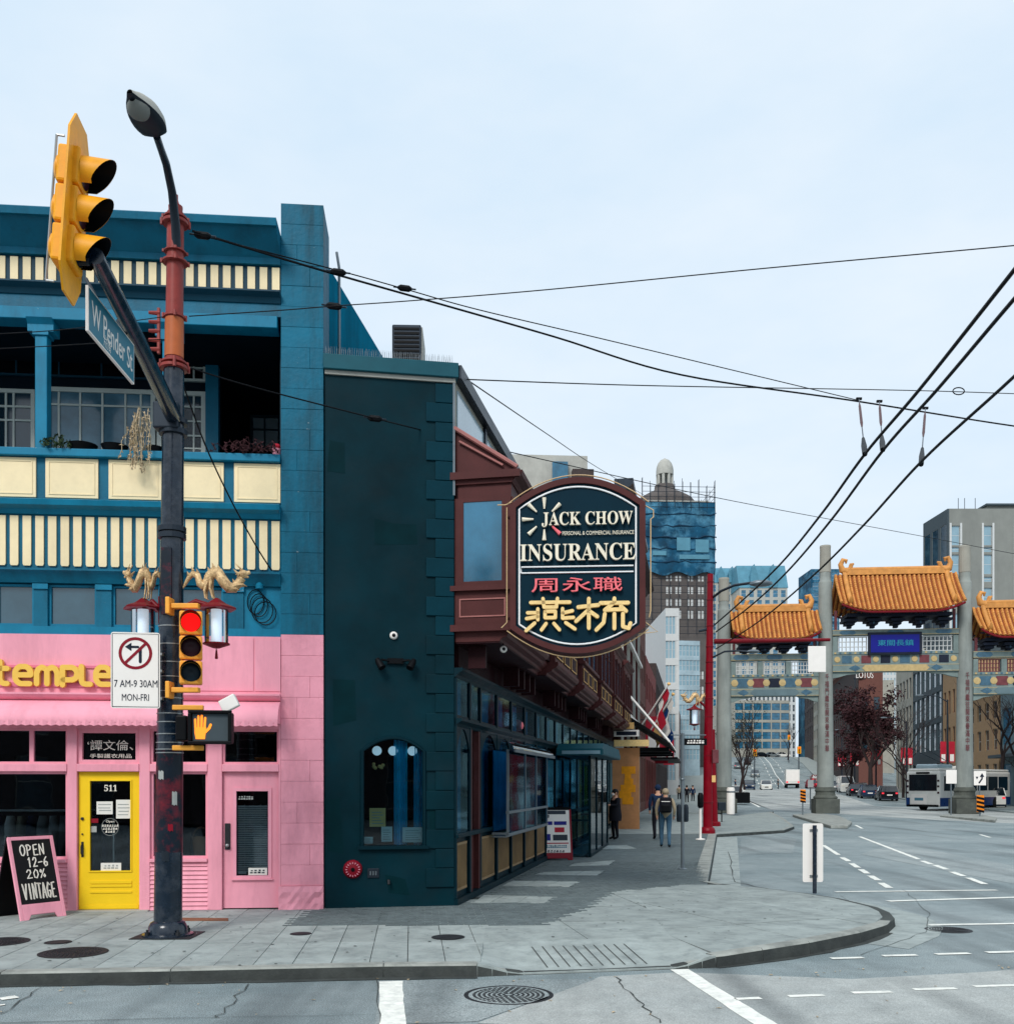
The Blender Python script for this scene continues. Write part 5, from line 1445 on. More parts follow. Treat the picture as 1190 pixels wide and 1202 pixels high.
MB().lathe([(.05, 0), (.055, .02), (.042, .045), (.028, .05)], 16, M=Matrix.Rotation(R(90), 3, 'X')).build('housing', MT['sign_white'], t, smooth=40); MB().ball((0, -.045, 0), .028).build('lens', MT['black_gloss'], t); MB().tube([(0, .01, 0), (0, .02, .1)], .012, 6).build('bracket', MT['black'], t)
# ================================================================== HANGING SIGNBOARD
sc_ = at(678, 665, 14.3)
FG = Fr((sc_.x, sc_.y, sc_.z), R(-4))
sg = thing('hanging_signboard', 'barrel-shaped dark signboard with white and pink raised lettering in maroon frame', 'sign', fr=FG)
def G(px, py): return FG.fp(px, py)
x0, x1 = G(599, 665)[0], G(757, 665)[0]; zt_, zb_ = G(679, 562)[1], G(679, 768)[1]; zs1, zs0 = G(679, 593)[1], G(679, 738)[1]
def barrel(ins, n=18):
    a, b = x0 + ins, x1 - ins; P_ = []
    for i in range(n+1):
        t = i/n; P_.append((a + (b-a)*t, (zs0 + ins*.45) - (zs0 - zb_ - ins*.55)*(1 - (2*t-1)**2)))
    for i in range(n+1):
        t = i/n; P_.append((b - (b-a)*t, (zs1 - ins*.45) + (zt_ - zs1 - ins*.55)*(1 - (2*t-1)**2)))
    return P_
def ring(mb, Pa, Pb, y0, y1):
    n = len(Pa)
    mb.add([(p[0], y0, p[1]) for p in Pa] + [(p[0], y0, p[1]) for p in Pb] + [(p[0], y1, p[1]) for p in Pa] + [(p[0], y1, p[1]) for p in Pb],
           [(i, (i+1) % n, (i+1) % n + n, i+n) for i in range(n)] + [(i, i+2*n, (i+1) % n + 2*n, (i+1) % n) for i in range(n)] + [(i+n, (i+1) % n + n, (i+1) % n + 3*n, i+3*n) for i in range(n)])
    return mb
b = MB(); ring(b, barrel(0), barrel(.085), -.09, .30); b.build('frame', MT['maroon'], sg)
b = MB(); b.prism(barrel(.086), -.05, .28); b.build('face', MT['sign_face'], sg)
b = MB(); q = barrel(.135); b.tube([(p[0], -.065, p[1]) for p in q + q[:1]], .014, 6); b.build('neon_outline', MT['neon_white'], sg)
b = MB(); q = barrel(-.05); k = len(q)//2
b.tube([(p[0], -.02, p[1]) for p in q[:k]], .009, 6)
b.tube([(p[0], -.02, p[1]) for p in q[k:]], .009, 6)
xr_ = x1 + .12; b.tube([(x1-.1, -.02, zs1+.03), (xr_, -.02, zs1 - .10), (xr_, -.02, zs1 - .2), (xr_-.04, -.02, zs1-.23), (xr_-.04, -.02, zs0+.25), (xr_-.06, -.02, zs0+.15)], .009, 6)
b.tube([(x1-.02, -.02, zs0+.10), (xr_+.06, -.02, zs0-.06), (x1-.1, -.02, zs0-.09)], .009, 6)
xl_ = x0 - .07; b.tube([(x0+.02, -.02, zs1+.06), (xl_, -.02, zs1+.02), (xl_-.12, -.02, zs1+.02)], .009, 6); b.tube([(xl_+.02, -.02, zs1-.02), (xl_+.02, -.02, zs0+.1), (xl_-.06, -.02, zs0+.02)], .009, 6)
b.build('neon_tube', MT['neon'], sg)
def letters(s, pa, pb, pc, pd, m, nm='lettering', y=-.055, dep=.05, sh=True):
    (xa, za), (xb, zb2) = G(pa, pd), G(pb, pc)
    b = MB(); wtext(b, s, xa, xb, za, zb2, y - .02, dep); o = b.build(nm, MT[m], sg)
    return o
letters(serif('JACK CHOW'), 636, 742, 602, 621, 'letter_white', 'raised_letters')
letters('PERSONAL & COMMERCIAL INSURANCE', 660, 743.5, 624, 630, 'letter_white', 'small_letters', dep=.012)
letters(serif('INSURANCE'), 611, 745, 639, 661, 'letter_white', 'raised_letters')
letters('周永職', 624, 730, 679, 697, 'letter_pink', 'raised_characters')
def thick(pts, wd, m, nm='raised_characters'): pass
o = MB()
(xa, za), (xb, zb2) = G(616, 742), G(676, 704)
def st(mb, pts, wd, x0_, x1_, z0_, z1_, y=-.13):
    mb.rib([(x0_ + p[0]*(x1_-x0_), z0_ + p[1]*(z1_-z0_)) for p in pts], wd, y, -.055)
C1 = [[(.12, .88), (.88, .88)], [(.36, 1), (.38, .73), (.62, .73), (.64, 1)], [(.40, .60), (.60, .60), (.60, .40), (.40, .40), (.40, .60)], [(.26, .68), (.26, .34)], [(.06, .56), (.26, .56)], [(.04, .38), (.26, .44)], [(.74, .68), (.74, .38), (.95, .40)], [(.74, .54), (.93, .61)], [(.2, .24), (.03, .0)], [(.42, .22), (.33, .02)], [(.57, .22), (.68, .02)], [(.8, .24), (.98, .04)]]
for q in C1: st(o, q, .05, xa, xb, za, zb2)
(xa, za), (xb, zb2) = G(676, 742), G(738, 704)
C2 = [[(.04, .74), (.42, .8)], [(.24, 1), (.24, .08)], [(.24, .66), (.0, .3)], [(.26, .6), (.4, .44)], [(.46, .86), (.98, .86)], [(.72, 1), (.72, .88)], [(.68, .82), (.54, .64), (.9, .66)], [(.84, .76), (.94, .6)], [(.54, .52), (.52, .25), (.38, .02)], [(.72, .52), (.72, .06)], [(.88, .52), (.88, .12), (.99, .06), (1.02, .22)]]
for q in C2: st(o, q, .055, xa, xb, za, zb2)
o.build('raised_characters', MT['letter_gold'], sg)
b = MB(); (xa, za), (xb, zb2) = G(612, 674), G(743, 665)
b.tube([(xa, -.065, za), (xb, -.065, za), (xb, -.065, zb2), (xa, -.065, zb2), (xa, -.065, za)], .012, 6); b.build('neon_bar', MT['neon_white'], sg)
cxs, czs = G(639, 611)
for k in range(8):
    a = R(90 + 45*k)
    if k == 6: continue
    r0, r1 = .15, .31
    w_ = MB(); w_.tube([(cxs + r0*math.cos(a)*1.05, -.08, czs + r0*math.sin(a)), (cxs + r1*math.cos(a)*1.05, -.08, czs + r1*math.sin(a))], [.012, .032], 8)
    w_.build('ray', MT['letter_pink' if k == 5 else 'letter_white'], sg)
b = MB()
for z in (zs1 - .1, zs0 + .2): MB().tube([(x0 - .35, .5, z), (x0 + .1, .15, z)], .03, 6).build('mounting_arm', MT['maroon_dark'], sg)
# big A-frame of the insurance office
t2 = thing('notice_stand', 'red-bordered white A-frame notice stand outside the glass vestibule', 'A-frame sign', gr(651, 1010), R(9))
b_w, b_h = 44*23.55/F, 63*23.55/F
bo, Mx = aframe(t2, b_w, b_h, .26, 'sign_red', 'sign_white', feet=.06, fw=.045)
pr_ = [MB() for _ in range(4)]
pr_[0].box(-.3, .32, .003, .0075, b_h-.17, b_h-.08); pr_[1].box(-.30, -.02, .003, .0075, .86, .95); pr_[1].box(.02, .33, .003, .0075, .86, .95); pr_[2].box(.03, .27, .003, .0075, .68, .80); pr_[1].box(-.27, -.08, .003, .0075, .48, .64); pr_[0].box(-.02, .34, .003, .0075, .48, .62); pr_[2].box(-.34, .36, .003, .0075, .40, .425)
pr_[3].box(-.38, .38, .0075, .0079, .2, .21)
k = MB(); marks(k, -.30, .32, .30, .37, .0075, .004, 12); k2 = MB(); marks(k2, -.25, .26, .19, .25, .0075, .004, 7, 3)
for q, m, nm in ((pr_[0], 'steel_dark', 'printed_panel'), (pr_[1], 'plaque_blue', 'printed_panel'), (pr_[2], 'banner_red', 'printed_panel'), (k, 'sign_teal', 'small_print'), (k2, 'ink', 'small_print')):
    q.v = [Mx @ v for v in q.v]; q.build(nm, MT[m], t2)
# ================================================================== SIGNAL AND LAMP POLE
pb = gr(197, 1099)
PY = pb.y
def pp(px, py, dy=0.0):                      # point near the pole, in pole coordinates
    p = at(px, py, PY + dy); return p - pb
pole = thing('signal_pole', 'navy street pole with red upper sleeve, curved lamp arm and signal mast', 'street pole', pb)
def Q(nm, mb, m, par=None, **k): return mb.build(nm, MT[m] if isinstance(m, str) else m, par or pole, **k)
def zz_(py): return pp(197, py).z
def cxp(z): return z * (pp(206, 260).x / zz_(260))
def shaft(py0, py1, r0, r1, m, nm='shaft', n=20):
    z0, z1 = zz_(py0), zz_(py1)
    if z0 > z1: z0, z1, r0, r1 = z1, z0, r1, r0
    return Q(nm, MB().tube([(cxp(z0 + (z1-z0)*i/3), 0, z0 + (z1-z0)*i/3) for i in range(4)], [r0 + (r1-r0)*i/3 for i in range(4)], n), m, smooth=40)
Q('base', MB().lathe([(.30, 0), (.30, .03), (.235, .04), (.225, .12), (.20, .17), (.165, .19)], 24), 'pole_navy', smooth=40)
b = MB()
for k in range(4):
    a = R(45+90*k); b.lathe([(.03, .03), (.03, .07), (.015, .07), (.015, .1)], 6, (.26*math.cos(a), .26*math.sin(a), 0))
Q('anchor_bolt', b, 'iron')
Q('footing', MB().box(-.36, .36, -.30, .30, .002, .012), 'iron')
shaft(1095, 1000, .166, .162, 'pole_navy'); shaft(1000, 880, .162, .155, 'pole_worn'); shaft(880, 640, .155, .135, 'pole_navy'); shaft(640, 433, .135, .120, 'pole_navy')
shaft(433, 250, .105, .098, 'pole_red', 'sleeve'); shaft(420, 375, .112, .110, 'pole_orange', 'sleeve')
shaft(300, 292, .098, .098, 'pole_red', 'sleeve')
for py, r_, h in ((432, .165, .05), (426, .15, .03), (372, .125, .04), (308, .15, .03), (296, .13, .02), (262, .155, .05), (256, .14, .03)):
    z = zz_(py); Q('collar', MB().lathe([(r_*.85, -h/2), (r_, -h/3), (r_, h/3), (r_*.85, h/2)], 20, (cxp(z), 0, z)), 'pole_red', smooth=40)
    for k in range(4):
        a = R(20 + 90*k); Q('bolt', MB().lathe([(.018, -h*.8), (.018, h*.8)], 6, (cxp(z) + (r_+.005)*math.cos(a), (r_+.005)*math.sin(a), z)), 'pole_red')
Q('cap', MB().lathe([(.08, 0), (.085, .10), (.05, .12), (.03, .18), (.03, .24)], 14, (cxp(zz_(252)), 0, zz_(252))), 'pole_red')
# steel straps
for py in (736, 757, 778, 795, 812, 820, 838, 848, 862, 872, 880, 884):
    z = zz_(py); r_ = .138 + (py-640)/240*.02; Q('strap', MB().lathe([(r_, -.006), (r_+.004, -.006), (r_+.004, .006), (r_, .006)], 20, (cxp(z), 0, z)), 'steel')
for py in (495, 508, 622, 630):
    z = zz_(py); Q('clamp', MB().lathe([(.14, -.03), (.165, -.03), (.165, .03), (.14, .03)], 20, (cxp(z), 0, z)), 'steel_dark')
# stickers and tape left on the shaft
for py, a0, a1, h_, m_ in ((945, -60, -38, .16, 'paper_grey'), (915, -120, -95, .10, 'paper_grey'), (1010, -100, -70, .12, 'steel_dark'), (975, -75, -55, .08, 'sign_red')):
    z = zz_(py); r_ = .163; b = MB(); n = 5
    vs = []
    for i in range(n+1):
        a = R(a0 + (a1-a0)*i/n)
        for dz in (0, h_): vs.append((cxp(z) + (r_+.003)*math.cos(a), (r_+.003)*math.sin(a), z + dz + .01*math.sin(i*2.3)))
    b.add(vs, [(2*i, 2*i+2, 2*i+3, 2*i+1) for i in range(n)]); Q('sticker', b, m_)
# small insulator rack on the left of the sleeve
b = MB(); z0 = zz_(415); b.box(-.20+cxp(z0), -.17+cxp(z0), -.02, .02, z0, z0+.55)
for k in range(5): b.tube([(-.17+cxp(z0), 0, z0+.05+.11*k), (-.30+cxp(z0), -.02, z0+.05+.11*k)], [.03, .02], 8)
Q('insulator_rack', b, 'pole_red')
# lamp arm and lantern head
arm = [pp(208, 305, 0), pp(206, 262, -.12), pp(202, 225, -.35), pp(195, 192, -.75), pp(189, 175, -1.1), pp(184, 160, -1.4)]
Q('lamp_arm', MB().tube(arm, [.055, .055, .05, .045, .04, .04], 10), 'steel_dark', smooth=60)
e = arm[-1]; dv = (arm[-1] - arm[-2]).normalized()
hx = (pp(152, 108, -2.0) - pp(184, 160, -1.4)); L_ = hx.length; hx.normalize()
hy = hx.cross(Vector((0, 0, 1))).normalized(); hz = hy.cross(hx)
lamp = MB(); n = 10; st_ = 16
def shell(sgn, hgt, m):
    b = MB(); vs = []
    for i in range(n+1):
        t = i/n; r_ = .175*math.sin(math.pi*min(1, (t*.9+.1))**.8)**.7 if 0 < t < 1 else .03
        for j in range(9):
            a = math.pi*j/8; vs.append(e + hx*(L_*t) + hy*(r_*math.cos(a)) + hz*(sgn*hgt*r_*math.sin(a)))
    b.add(vs, [((i*9+j), (i*9+j+1), ((i+1)*9+j+1), ((i+1)*9+j)) for i in range(n) for j in range(8)]); return b
hd_ = Q('lamp_head', shell(1, 1.1, None), 'stone_grey', smooth=60); Q('lamp_underside', shell(-1, .35, None), 'steel_dark', smooth=60)
b = MB(); vs = []
for i in range(7):
    t = .45 + .45*i/6; r_ = .12*math.sin(math.pi*(i+.6)/7.2)
    for j in range(9):
        a = math.pi*j/8; vs.append(e + hx*(L_*t) + hy*(r_*math.cos(a)) + hz*(-.02-.10*math.sin(a)*math.sin(math.pi*(i+.6)/7.2)))
b.add(vs, [((i*9+j), (i*9+j+1), ((i+1)*9+j+1), ((i+1)*9+j)) for i in range(6) for j in range(8)]); Q('lamp_lens', b, 'grey_wall', smooth=60)
# mast arm towards the camera
ma0 = pp(205, 492, 0); ma1 = at(112, 300, 7.75) - pb
Q('mast_arm', MB().tube([ma0, ma0.lerp(ma1, .5) + Vector((0, 0, .02)), ma1], [.098, .085, .066], 14), 'pole_navy', smooth=60)
b = MB(); b.obox(ma0 + Vector((-.06, -.05, 0)), (.15, 0, 0), (0, .12, 0), (0, 0, .16)); Q('mast_bracket', b, 'steel_dark', bevel=.02)
# three-lamp signal seen from its side at the end of the mast
def signal(t, M4, scale=1.0, plate=True, lit=None, cols=('lens_off', 'lens_off', 'lens_off_green'), paint='signal_yellow'):
    # local: x across, y back, z up, faces -y
    def B_(nm, mb, m, **k):
        mb.v = [M4 @ (v*scale) for v in mb.v]; return mb.build(nm, MT[m], t, **k)
    for k in range(3):
        zc = .72 - .36*k
        b = MB(); b.box(-.16, .16, .0, .2, zc-.17, zc+.17); h = B_('housing', b, paint, bevel=.02)
        b = MB(); b.lathe([(.001, .0), (.08, .012), (.135, .0)], 20, (0, -.005, zc), Matrix.Rotation(R(90), 3, 'X'))
        B_('lens', b, 'lens_red' if lit == k else cols[k], smooth=60)
        # visor: open tunnel, cut away below
        b = MB(); N = 20; vs = []
        for j in range(N+1):
            a = R(-215 + 250*j/N + 0) ; a = R(-55 + 290*j/N)
            ln = .27 if plate else .24
            f = (math.sin(a)+.6)/1.6; ln2 = ln*(.35 + .65*max(0, f))
            for rr in (.145, .152):
                vs += [(rr*math.cos(a), 0, zc + rr*math.sin(a)), (rr*math.cos(a)*.98, -ln2, zc + rr*math.sin(a)*.97)]
        b.add(vs, [(4*j, 4*j+4, 4*j+5, 4*j+1) for j in range(N)]); b.cur = 1
        b.add(vs, [(4*j+2, 4*j+3, 4*j+7, 4*j+6) for j in range(N)])
        b.v = [M4 @ (v*scale) for v in b.v]; b.build('visor', [MT['black'], MT[paint]], t, smooth=50)
        b = MB(); b.lathe([(.13, .0), (.13, .02), (.08, .05), (.001, .055)], 18, (0, .2, zc), Matrix.Rotation(R(-90), 3, 'X')); B_('rear_cover', b, paint, smooth=40)
    if plate:
        b = MB(); b.prism([(-.29, -.24), (-.15, -.44), (.15, -.44), (.29, -.24), (.29, .98), (.15, 1.18), (-.15, 1.18), (-.29, .98)], .055, .075); B_('backplate', b, paint)
        b = MB(); b.tube([(0, .27, -.3), (0, .27, 1.05)], .012, 6); b.tube([(0, .2, -.3), (0, .27, -.3)], .012, 6); b.tube([(0, .2, 1.05), (0, .27, 1.05)], .012, 6); B_('rear_rod', b, 'steel')
sY = 7.75
sc0 = at(89, 240, sY)
ts = thing('mast_signal', 'yellow three-lamp signal seen from the side on the mast arm', 'traffic light', sc0)
M4 = Matrix.Translation((0, 0, -.36*1.0)) @ Matrix.Rotation(R(78), 4, 'Z')
M4 = Matrix.Rotation(R(97), 4, 'Z') @ Matrix.Rotation(R(4), 4, 'X') @ Matrix.Translation((0, -.05, -.37))
signal(ts, M4, .86)
b = MB(); b.tube([ma1 + pb - sc0 + Vector((-.05, 0, -.05)), Vector((-.02, 0, -.45))], .03, 8); b.build('hanger', MT['steel_dark'], ts)
# street name blade under the mast
s0, s1 = at(102, 361, 8.15), at(156, 428, 9.35)
dv = s1 - s0; fl = math.atan2(dv.y, dv.x)
FN = Fr(s0, fl)
bl_ = thing('street_name_blade', 'teal street name blade with white lettering under the mast arm', 'street sign', s0, fl)
Lb = Vector((dv.x, dv.y)).length; dz_ = dv.z
def shear(mb):
    mb.v = [Vector((v.x, v.y, v.z + dz_*v.x/Lb)) for v in mb.v]; return mb
shear(MB().box(0, Lb, -.012, .012, -.19, .19)).build('panel', MT['sign_white'], bl_)
shear(MB().box(.015, Lb-.015, -.014, -.0125, -.175, .175)).build('blue_field', MT['sign_teal'], bl_)
b = MB(); wtext(b, 'W Pender St', .07, Lb-.07, -.10, .10, -.0145, .003); shear(b).build('lettering', MT['sign_white'], bl_)
b = MB(); wtext(b, '片打街', Lb*.30, Lb*.45, -.165, -.06, -.0146, .0015); shear(b).build('characters', MT['sign_white'], bl_)
b = MB()
for x in (.2, Lb-.2): b.tube([(x, .0, .19 + dz_*x/Lb), (x, .08, .34 + dz_*x/Lb)], .014, 6)
b.build('hanger', MT['steel_dark'], bl_)
# signal with the red lamp lit on the pole
s2 = at(224, 760, PY - .28)
t = thing('pole_signal', 'yellow three-lamp signal on the pole with its red lamp lit', 'traffic light', s2)
signal(t, Matrix.Rotation(R(17), 4, 'Z') @ Matrix.Translation((0, 0, -.36*.82)), .82, plate=False, lit=0, paint='signal_pale')
b = MB()
for z in (-.50, .50): b = MB(); b.box(-.249, .08, .02, .12, z-.03, z+.03); b.box(-.30, -.25, -.02, .24, z-.10, z+.10); b.build('bracket', MT['signal_pale'], t, bevel=.01)
# pedestrian signal with a lit hand
s3 = at(247, 854, PY - .30)
t = thing('pedestrian_signal', 'black pedestrian signal box showing a lit orange hand', 'pedestrian signal', s3, R(6))
MB().box(-.24, .24, 0, .22, -.19, .19).build('housing', MT['black'], t, bevel=.03)
f = MB()
for q in ((-.25, .25, .165, .20), (-.25, .25, -.20, -.165), (-.25, -.21, -.164, .164), (.21, .25, -.164, .164)): f.box(q[0], q[1], -.06, -.001, q[2], q[3])
f.build('hood', MT['black'], t, bevel=.008)
MB().box(-.205, .205, -.012, -.0012, -.16, .16).build('screen', MT['grey_dark'], t)
h = MB()
h.prism([(-.165, -.14), (-.06, -.14), (-.05, -.05), (-.045, .0), (-.18, .0), (-.18, -.06)], -.018, -.0125)
for i, (x, l_) in enumerate(((-.168, .09), (-.135, .13), (-.10, .135), (-.065, .11))): h.rib([(x, -.01), (x - .004 + .004*i, l_)], .026, -.0185, -.0125)
h.rib([(-.06, -.06), (-.01, -.01), (.005, .03)], .03, -.019, -.0125)
h.build('lit_hand', MT['hand_lit'], t)
MB().box(-.46, -.1, .08, .14, .21, .27).build('bracket', MT['signal_pale'], t, bevel=.01); MB().box(-.46, -.1, .08, .14, -.27, -.21).build('bracket', MT['signal_pale'], t, bevel=.01)
MB().box(-.40, -.27, -.02, .18, -.16, .14).build('side_box', MT['black'], t, bevel=.02)
b = MB(); b.obox((.20, .1, .29), Vector((.09, 0, .05)), (0, .06, 0), Vector((-.035, 0, .07))); b.build('antenna_box', MT['sign_white'], t, bevel=.012)
MB().tube([(.14, .1, .19), (.16, .1, .24)], .02, 6).build('antenna_stem', MT['steel_dark'], t)
# no-left-turn plate
s4 = at(159, 787, PY - .30)
FT = Fr(s4, R(8))
t = thing('turn_ban_sign', 'white no left turn plate with red ring on the signal pole', 'road sign', s4, R(8))
k = PY / F
hw, hh = 27*k, 43.5*k
def rrect(mb, a, b_, r_, y0, y1):
    P_ = []
    for cx_, cz_, s in ((a-r_, -b_+r_, -90), (a-r_, b_-r_, 0), (-a+r_, b_-r_, 90), (-a+r_, -b_+r_, 180)):
        for q in range(5): P_.append((cx_ + r_*math.cos(R(s+22.5*q)), cz_ + r_*math.sin(R(s+22.5*q))))
    return mb.prism(P_, y0, y1)
rrect(MB(), hw, hh, .03, 0, .004).build('plate', MT['sign_white'], t)
b = MB(); b.tube([(hw*.94*sx, -.002, hh*.96*sz) for sx, sz in ((-1, -1), (1, -1), (1, 1), (-1, 1), (-1, -1))], .004, 4); b.build('border', MT['ink'], t)
ro = 18.5*k; zc = hh - 24*k
b = MB(); N = 32
vs = []
for i in range(N):
    a = 2*math.pi*i/N; vs += [(ro*math.cos(a), -.003, zc + ro*math.sin(a)), ((ro-.035)*math.cos(a), -.003, zc + (ro-.035)*math.sin(a))]
b.add(vs, [(2*i, 2*((i+1) % N), 2*((i+1) % N)+1, 2*i+1) for i in range(N)])
b.rib([(-ro*.62, zc - ro*.62), (ro*.62, zc + ro*.62)], .032, -.0045, -.0008); b.build('red_ring', MT['sign_red'], t)
b = MB(); b.rib([(.055, zc - .10), (.055, zc + .05)], .035, -.0025, -.0006); b.rib([(.03, zc+.075), (-.05, zc+.075)], .028, -.0025, -.0006); b.prism([(-.12, zc+.075), (-.045, zc+.025), (-.045, zc+.125)], -.0025, -.0006); b.build('arrow', MT['ink'], t)
b = MB(); wtext(b, '7 AM-9 30AM', -hw*.86, hw*.90, -.20, -.115, -.0006, .003); wtext(b, 'MON-FRI', -hw*.55, hw*.55, -.36, -.28, -.0006, .003); b.build('lettering', MT['ink'], t)
b = MB()
for z in (-.33, 0, .2): b.box(-.02, hw+.02, .005, .12, z-.015, z+.015)
b.build('bracket', MT['steel'], t)
# twin red lanterns with gold dragons
def dragon(mb, s):
    pts = [(-.62, .02), (-.56, .10), (-.48, .22), (-.40, .28), (-.31, .24), (-.27, .12), (-.22, .08), (-.16, .12), (-.10, .24), (-.02, .30), (.08, .27), (.16, .16), (.26, .06), (.36, .06), (.44, .14), (.50, .22)]
    rad = [q*1.45 for q in (.008, .016, .028, .036, .042, .046, .05, .055, .062, .066, .068, .066, .062, .056, .05, .05)]
    mb.tube([(s*p[0], .02*math.sin(i), p[1]) for i, p in enumerate(pts)], rad, 8)
    for i in range(2, len(pts)-1):                         # dorsal fins
        p = pts[i]; mb.tube([(s*p[0], 0, p[1] + rad[i]*.8), (s*(p[0]-.03), 0, p[1] + rad[i] + .055)], [.03, .003], 4)
    hd = Vector((s*.52, 0, .27))
    mb.ball(hd, .085, 10, (1.1, .8, .8)); mb.tube([hd + Vector((s*.03, 0, .0)), hd + Vector((s*.13, 0, .03))], [.045, .028], 8); mb.tube([hd + Vector((s*.03, 0, -.03)), hd + Vector((s*.10, 0, -.05))], [.03, .015], 6)
    for sy in (-1, 1):
        mb.tube([hd + Vector((-s*.02, sy*.03, .06)), hd + Vector((-s*.12, sy*.06, .15))], [.018, .006], 5)
        mb.tube([hd + Vector((-s*.06, sy*.05, -.02)), hd + Vector((-s*.15, sy*.10, .06))], [.03, .006], 5)
        mb.tube([hd + Vector((-s*.04, sy*.04, .0)), hd + Vector((-s*.12, sy*.07, -.02))], [.018, .004], 5)
    for (lx_, lz, fx, fz) in ((-.12, .14, -.16, -.11), (-.06, .2, -.02, -.11), (.3, .06, .42, .03), (.34, .08, .54, .10)):
        for sy in (-1, 1):
            mb.tube([(s*lx_, sy*.04, lz), (s*(lx_+fx)/2 - s*.03, sy*.06, (lz+fz)/2), (s*fx, sy*.05, fz)], [.036, .026, .016], 6)
            for q in (-1, 0, 1): mb.tube([(s*fx, sy*.05, fz), (s*(fx+.035), sy*.05 + q*.02, fz-.012)], [.010, .003], 4)
def lantern(px, py_top, s, label, Y=PY, sc=1.0, dsx=.66):
    c = at(px, py_top, Y)                                # apex of the little roof
    t = thing('dragon_lantern', label, 'lantern', c, 0.0, 'red street lanterns carrying gold dragons')
    def bb(mb): mb.v = [v*sc for v in mb.v]; return mb
    bb(MB().lathe([(.02, .02), (.05, 0), (.12, -.05), (.22, -.09), (.24, -.10), (.24, -.12), (.12, -.10)], 6)).build('roof', MT['lantern_red'], t)
    b = MB(); b.lathe([(.14, -.12), (.14, -.53)], 20); b.f = b.f[:-2]; b.m = b.m[:-2]; bb(b).build('glass', GLC, t, smooth=60)
    bb(MB().lathe([(.065, -.12), (.065, -.53)], 14)).build('tube', MT['tube_lit'], t, smooth=60)
    bb(MB().lathe([(.04, -.59), (.12, -.56), (.16, -.545), (.16, -.53), (.10, -.53)], 16)).build('tray', MT['lantern_red'], t)
    bb(MB().lathe([(.004, -.59), (.012, -.63), (.02, -.71), (.015, -.72)], 8)).build('tassel', MT['lantern_red'], t)
    d = MB(); dragon(d, s); d.v = [Vector((v.x*dsx - s*.02, v.y*.7, v.z*.78 + .10)) for v in d.v]; bb(d).build('dragon', MT['gold_dragon'], t, smooth=50)
    return t
lantern(168, 704, -1, 'red lantern with gold dragon left of the navy signal pole', dsx=.40)
lantern(254, 704, 1, 'red lantern with gold dragon right of the navy signal pole')
b = MB()
for px in (168, 254):
    e0 = pp(px, 706); m0 = pp(198 + (8 if px > 200 else -8), 718)
    b.tube([m0 + Vector((0, 0, -.15)), m0 + Vector((0, 0, .18)), m0], .045, 8); b.tube([m0, m0.lerp(e0, .5) + Vector((0, 0, .06)), e0 + Vector((0, 0, -.08))], .035, 8)
Q('lantern_arm', b, 'lantern_red', smooth=60)
b = MB(); z = zz_(690); b.box(-.02, .10, -.172, -.14, z-.35, z+.45); Q('painted_patch', b, 'pole_worn')
# white plate on its short post on the kerb nose (seen from behind)
sp_ = gr(956, 1049)
t = thing('island_sign', 'white keep-right plate seen from behind on a short navy post', 'road sign', sp_, R(4))
k = sp_.y / F
MB().tube([(0, 0, 0), (0, 0, 80*k)], .035, 12).build('post', MT['pole_navy'], t, smooth=50)
rrect(MB(), 12.3*k, 34.5*k, .03, .05, .054).build('plate', MT['sign_white'], t).location = (-.01, 0, 47.5*k)
b = MB()
for z in (20*k, 74*k): b.box(-.07, .07, .036, .049, z-.02, z+.02)
b.build('clip', MT['steel'], t)
# parking meter post on the pavement
sp_ = gr(801, 1021)
t = thing('meter_post', 'grey sign post with twin parking meters on the brick pavement', 'sign post', sp_)
k = sp_.y / F
MB().tube([(0, 0, 0), (0, 0, 160*k)], .038, 10).build('post', MT['galv'], t, smooth=50)
MB().lathe([(.10, 0), (.10, .02), (.05, .04)], 14).build('base', MT['galv'], t)
for s_ in (-1, 1): MB().lathe([(.04, 0), (.055, .03), (.055, .30), (.045, .36), (.02, .38)], 12, (s_*.075, 0, 56*k)).build('meter_head', MT['steel_dark'], t, smooth=40)
MB().lathe([(.05, 0), (.055, .02), (.05, .04)], 12, (0, 0, 105*k)).build('collar', MT['galv'], t)
MB().tube([(-.25, 0, 158*k), (.5, 0, 158*k)], .012, 6).build('sign_arm', MT['galv'], t)
MB().box(.04, .52, -.008, .008, 146*k, 154*k).build('name_plate', MT['black'], t)
b = MB(); marks(b, .09, .47, 148*k, 152.5*k, -.0085, .003, 6); b.build('small_print', MT['sign_white'], t)
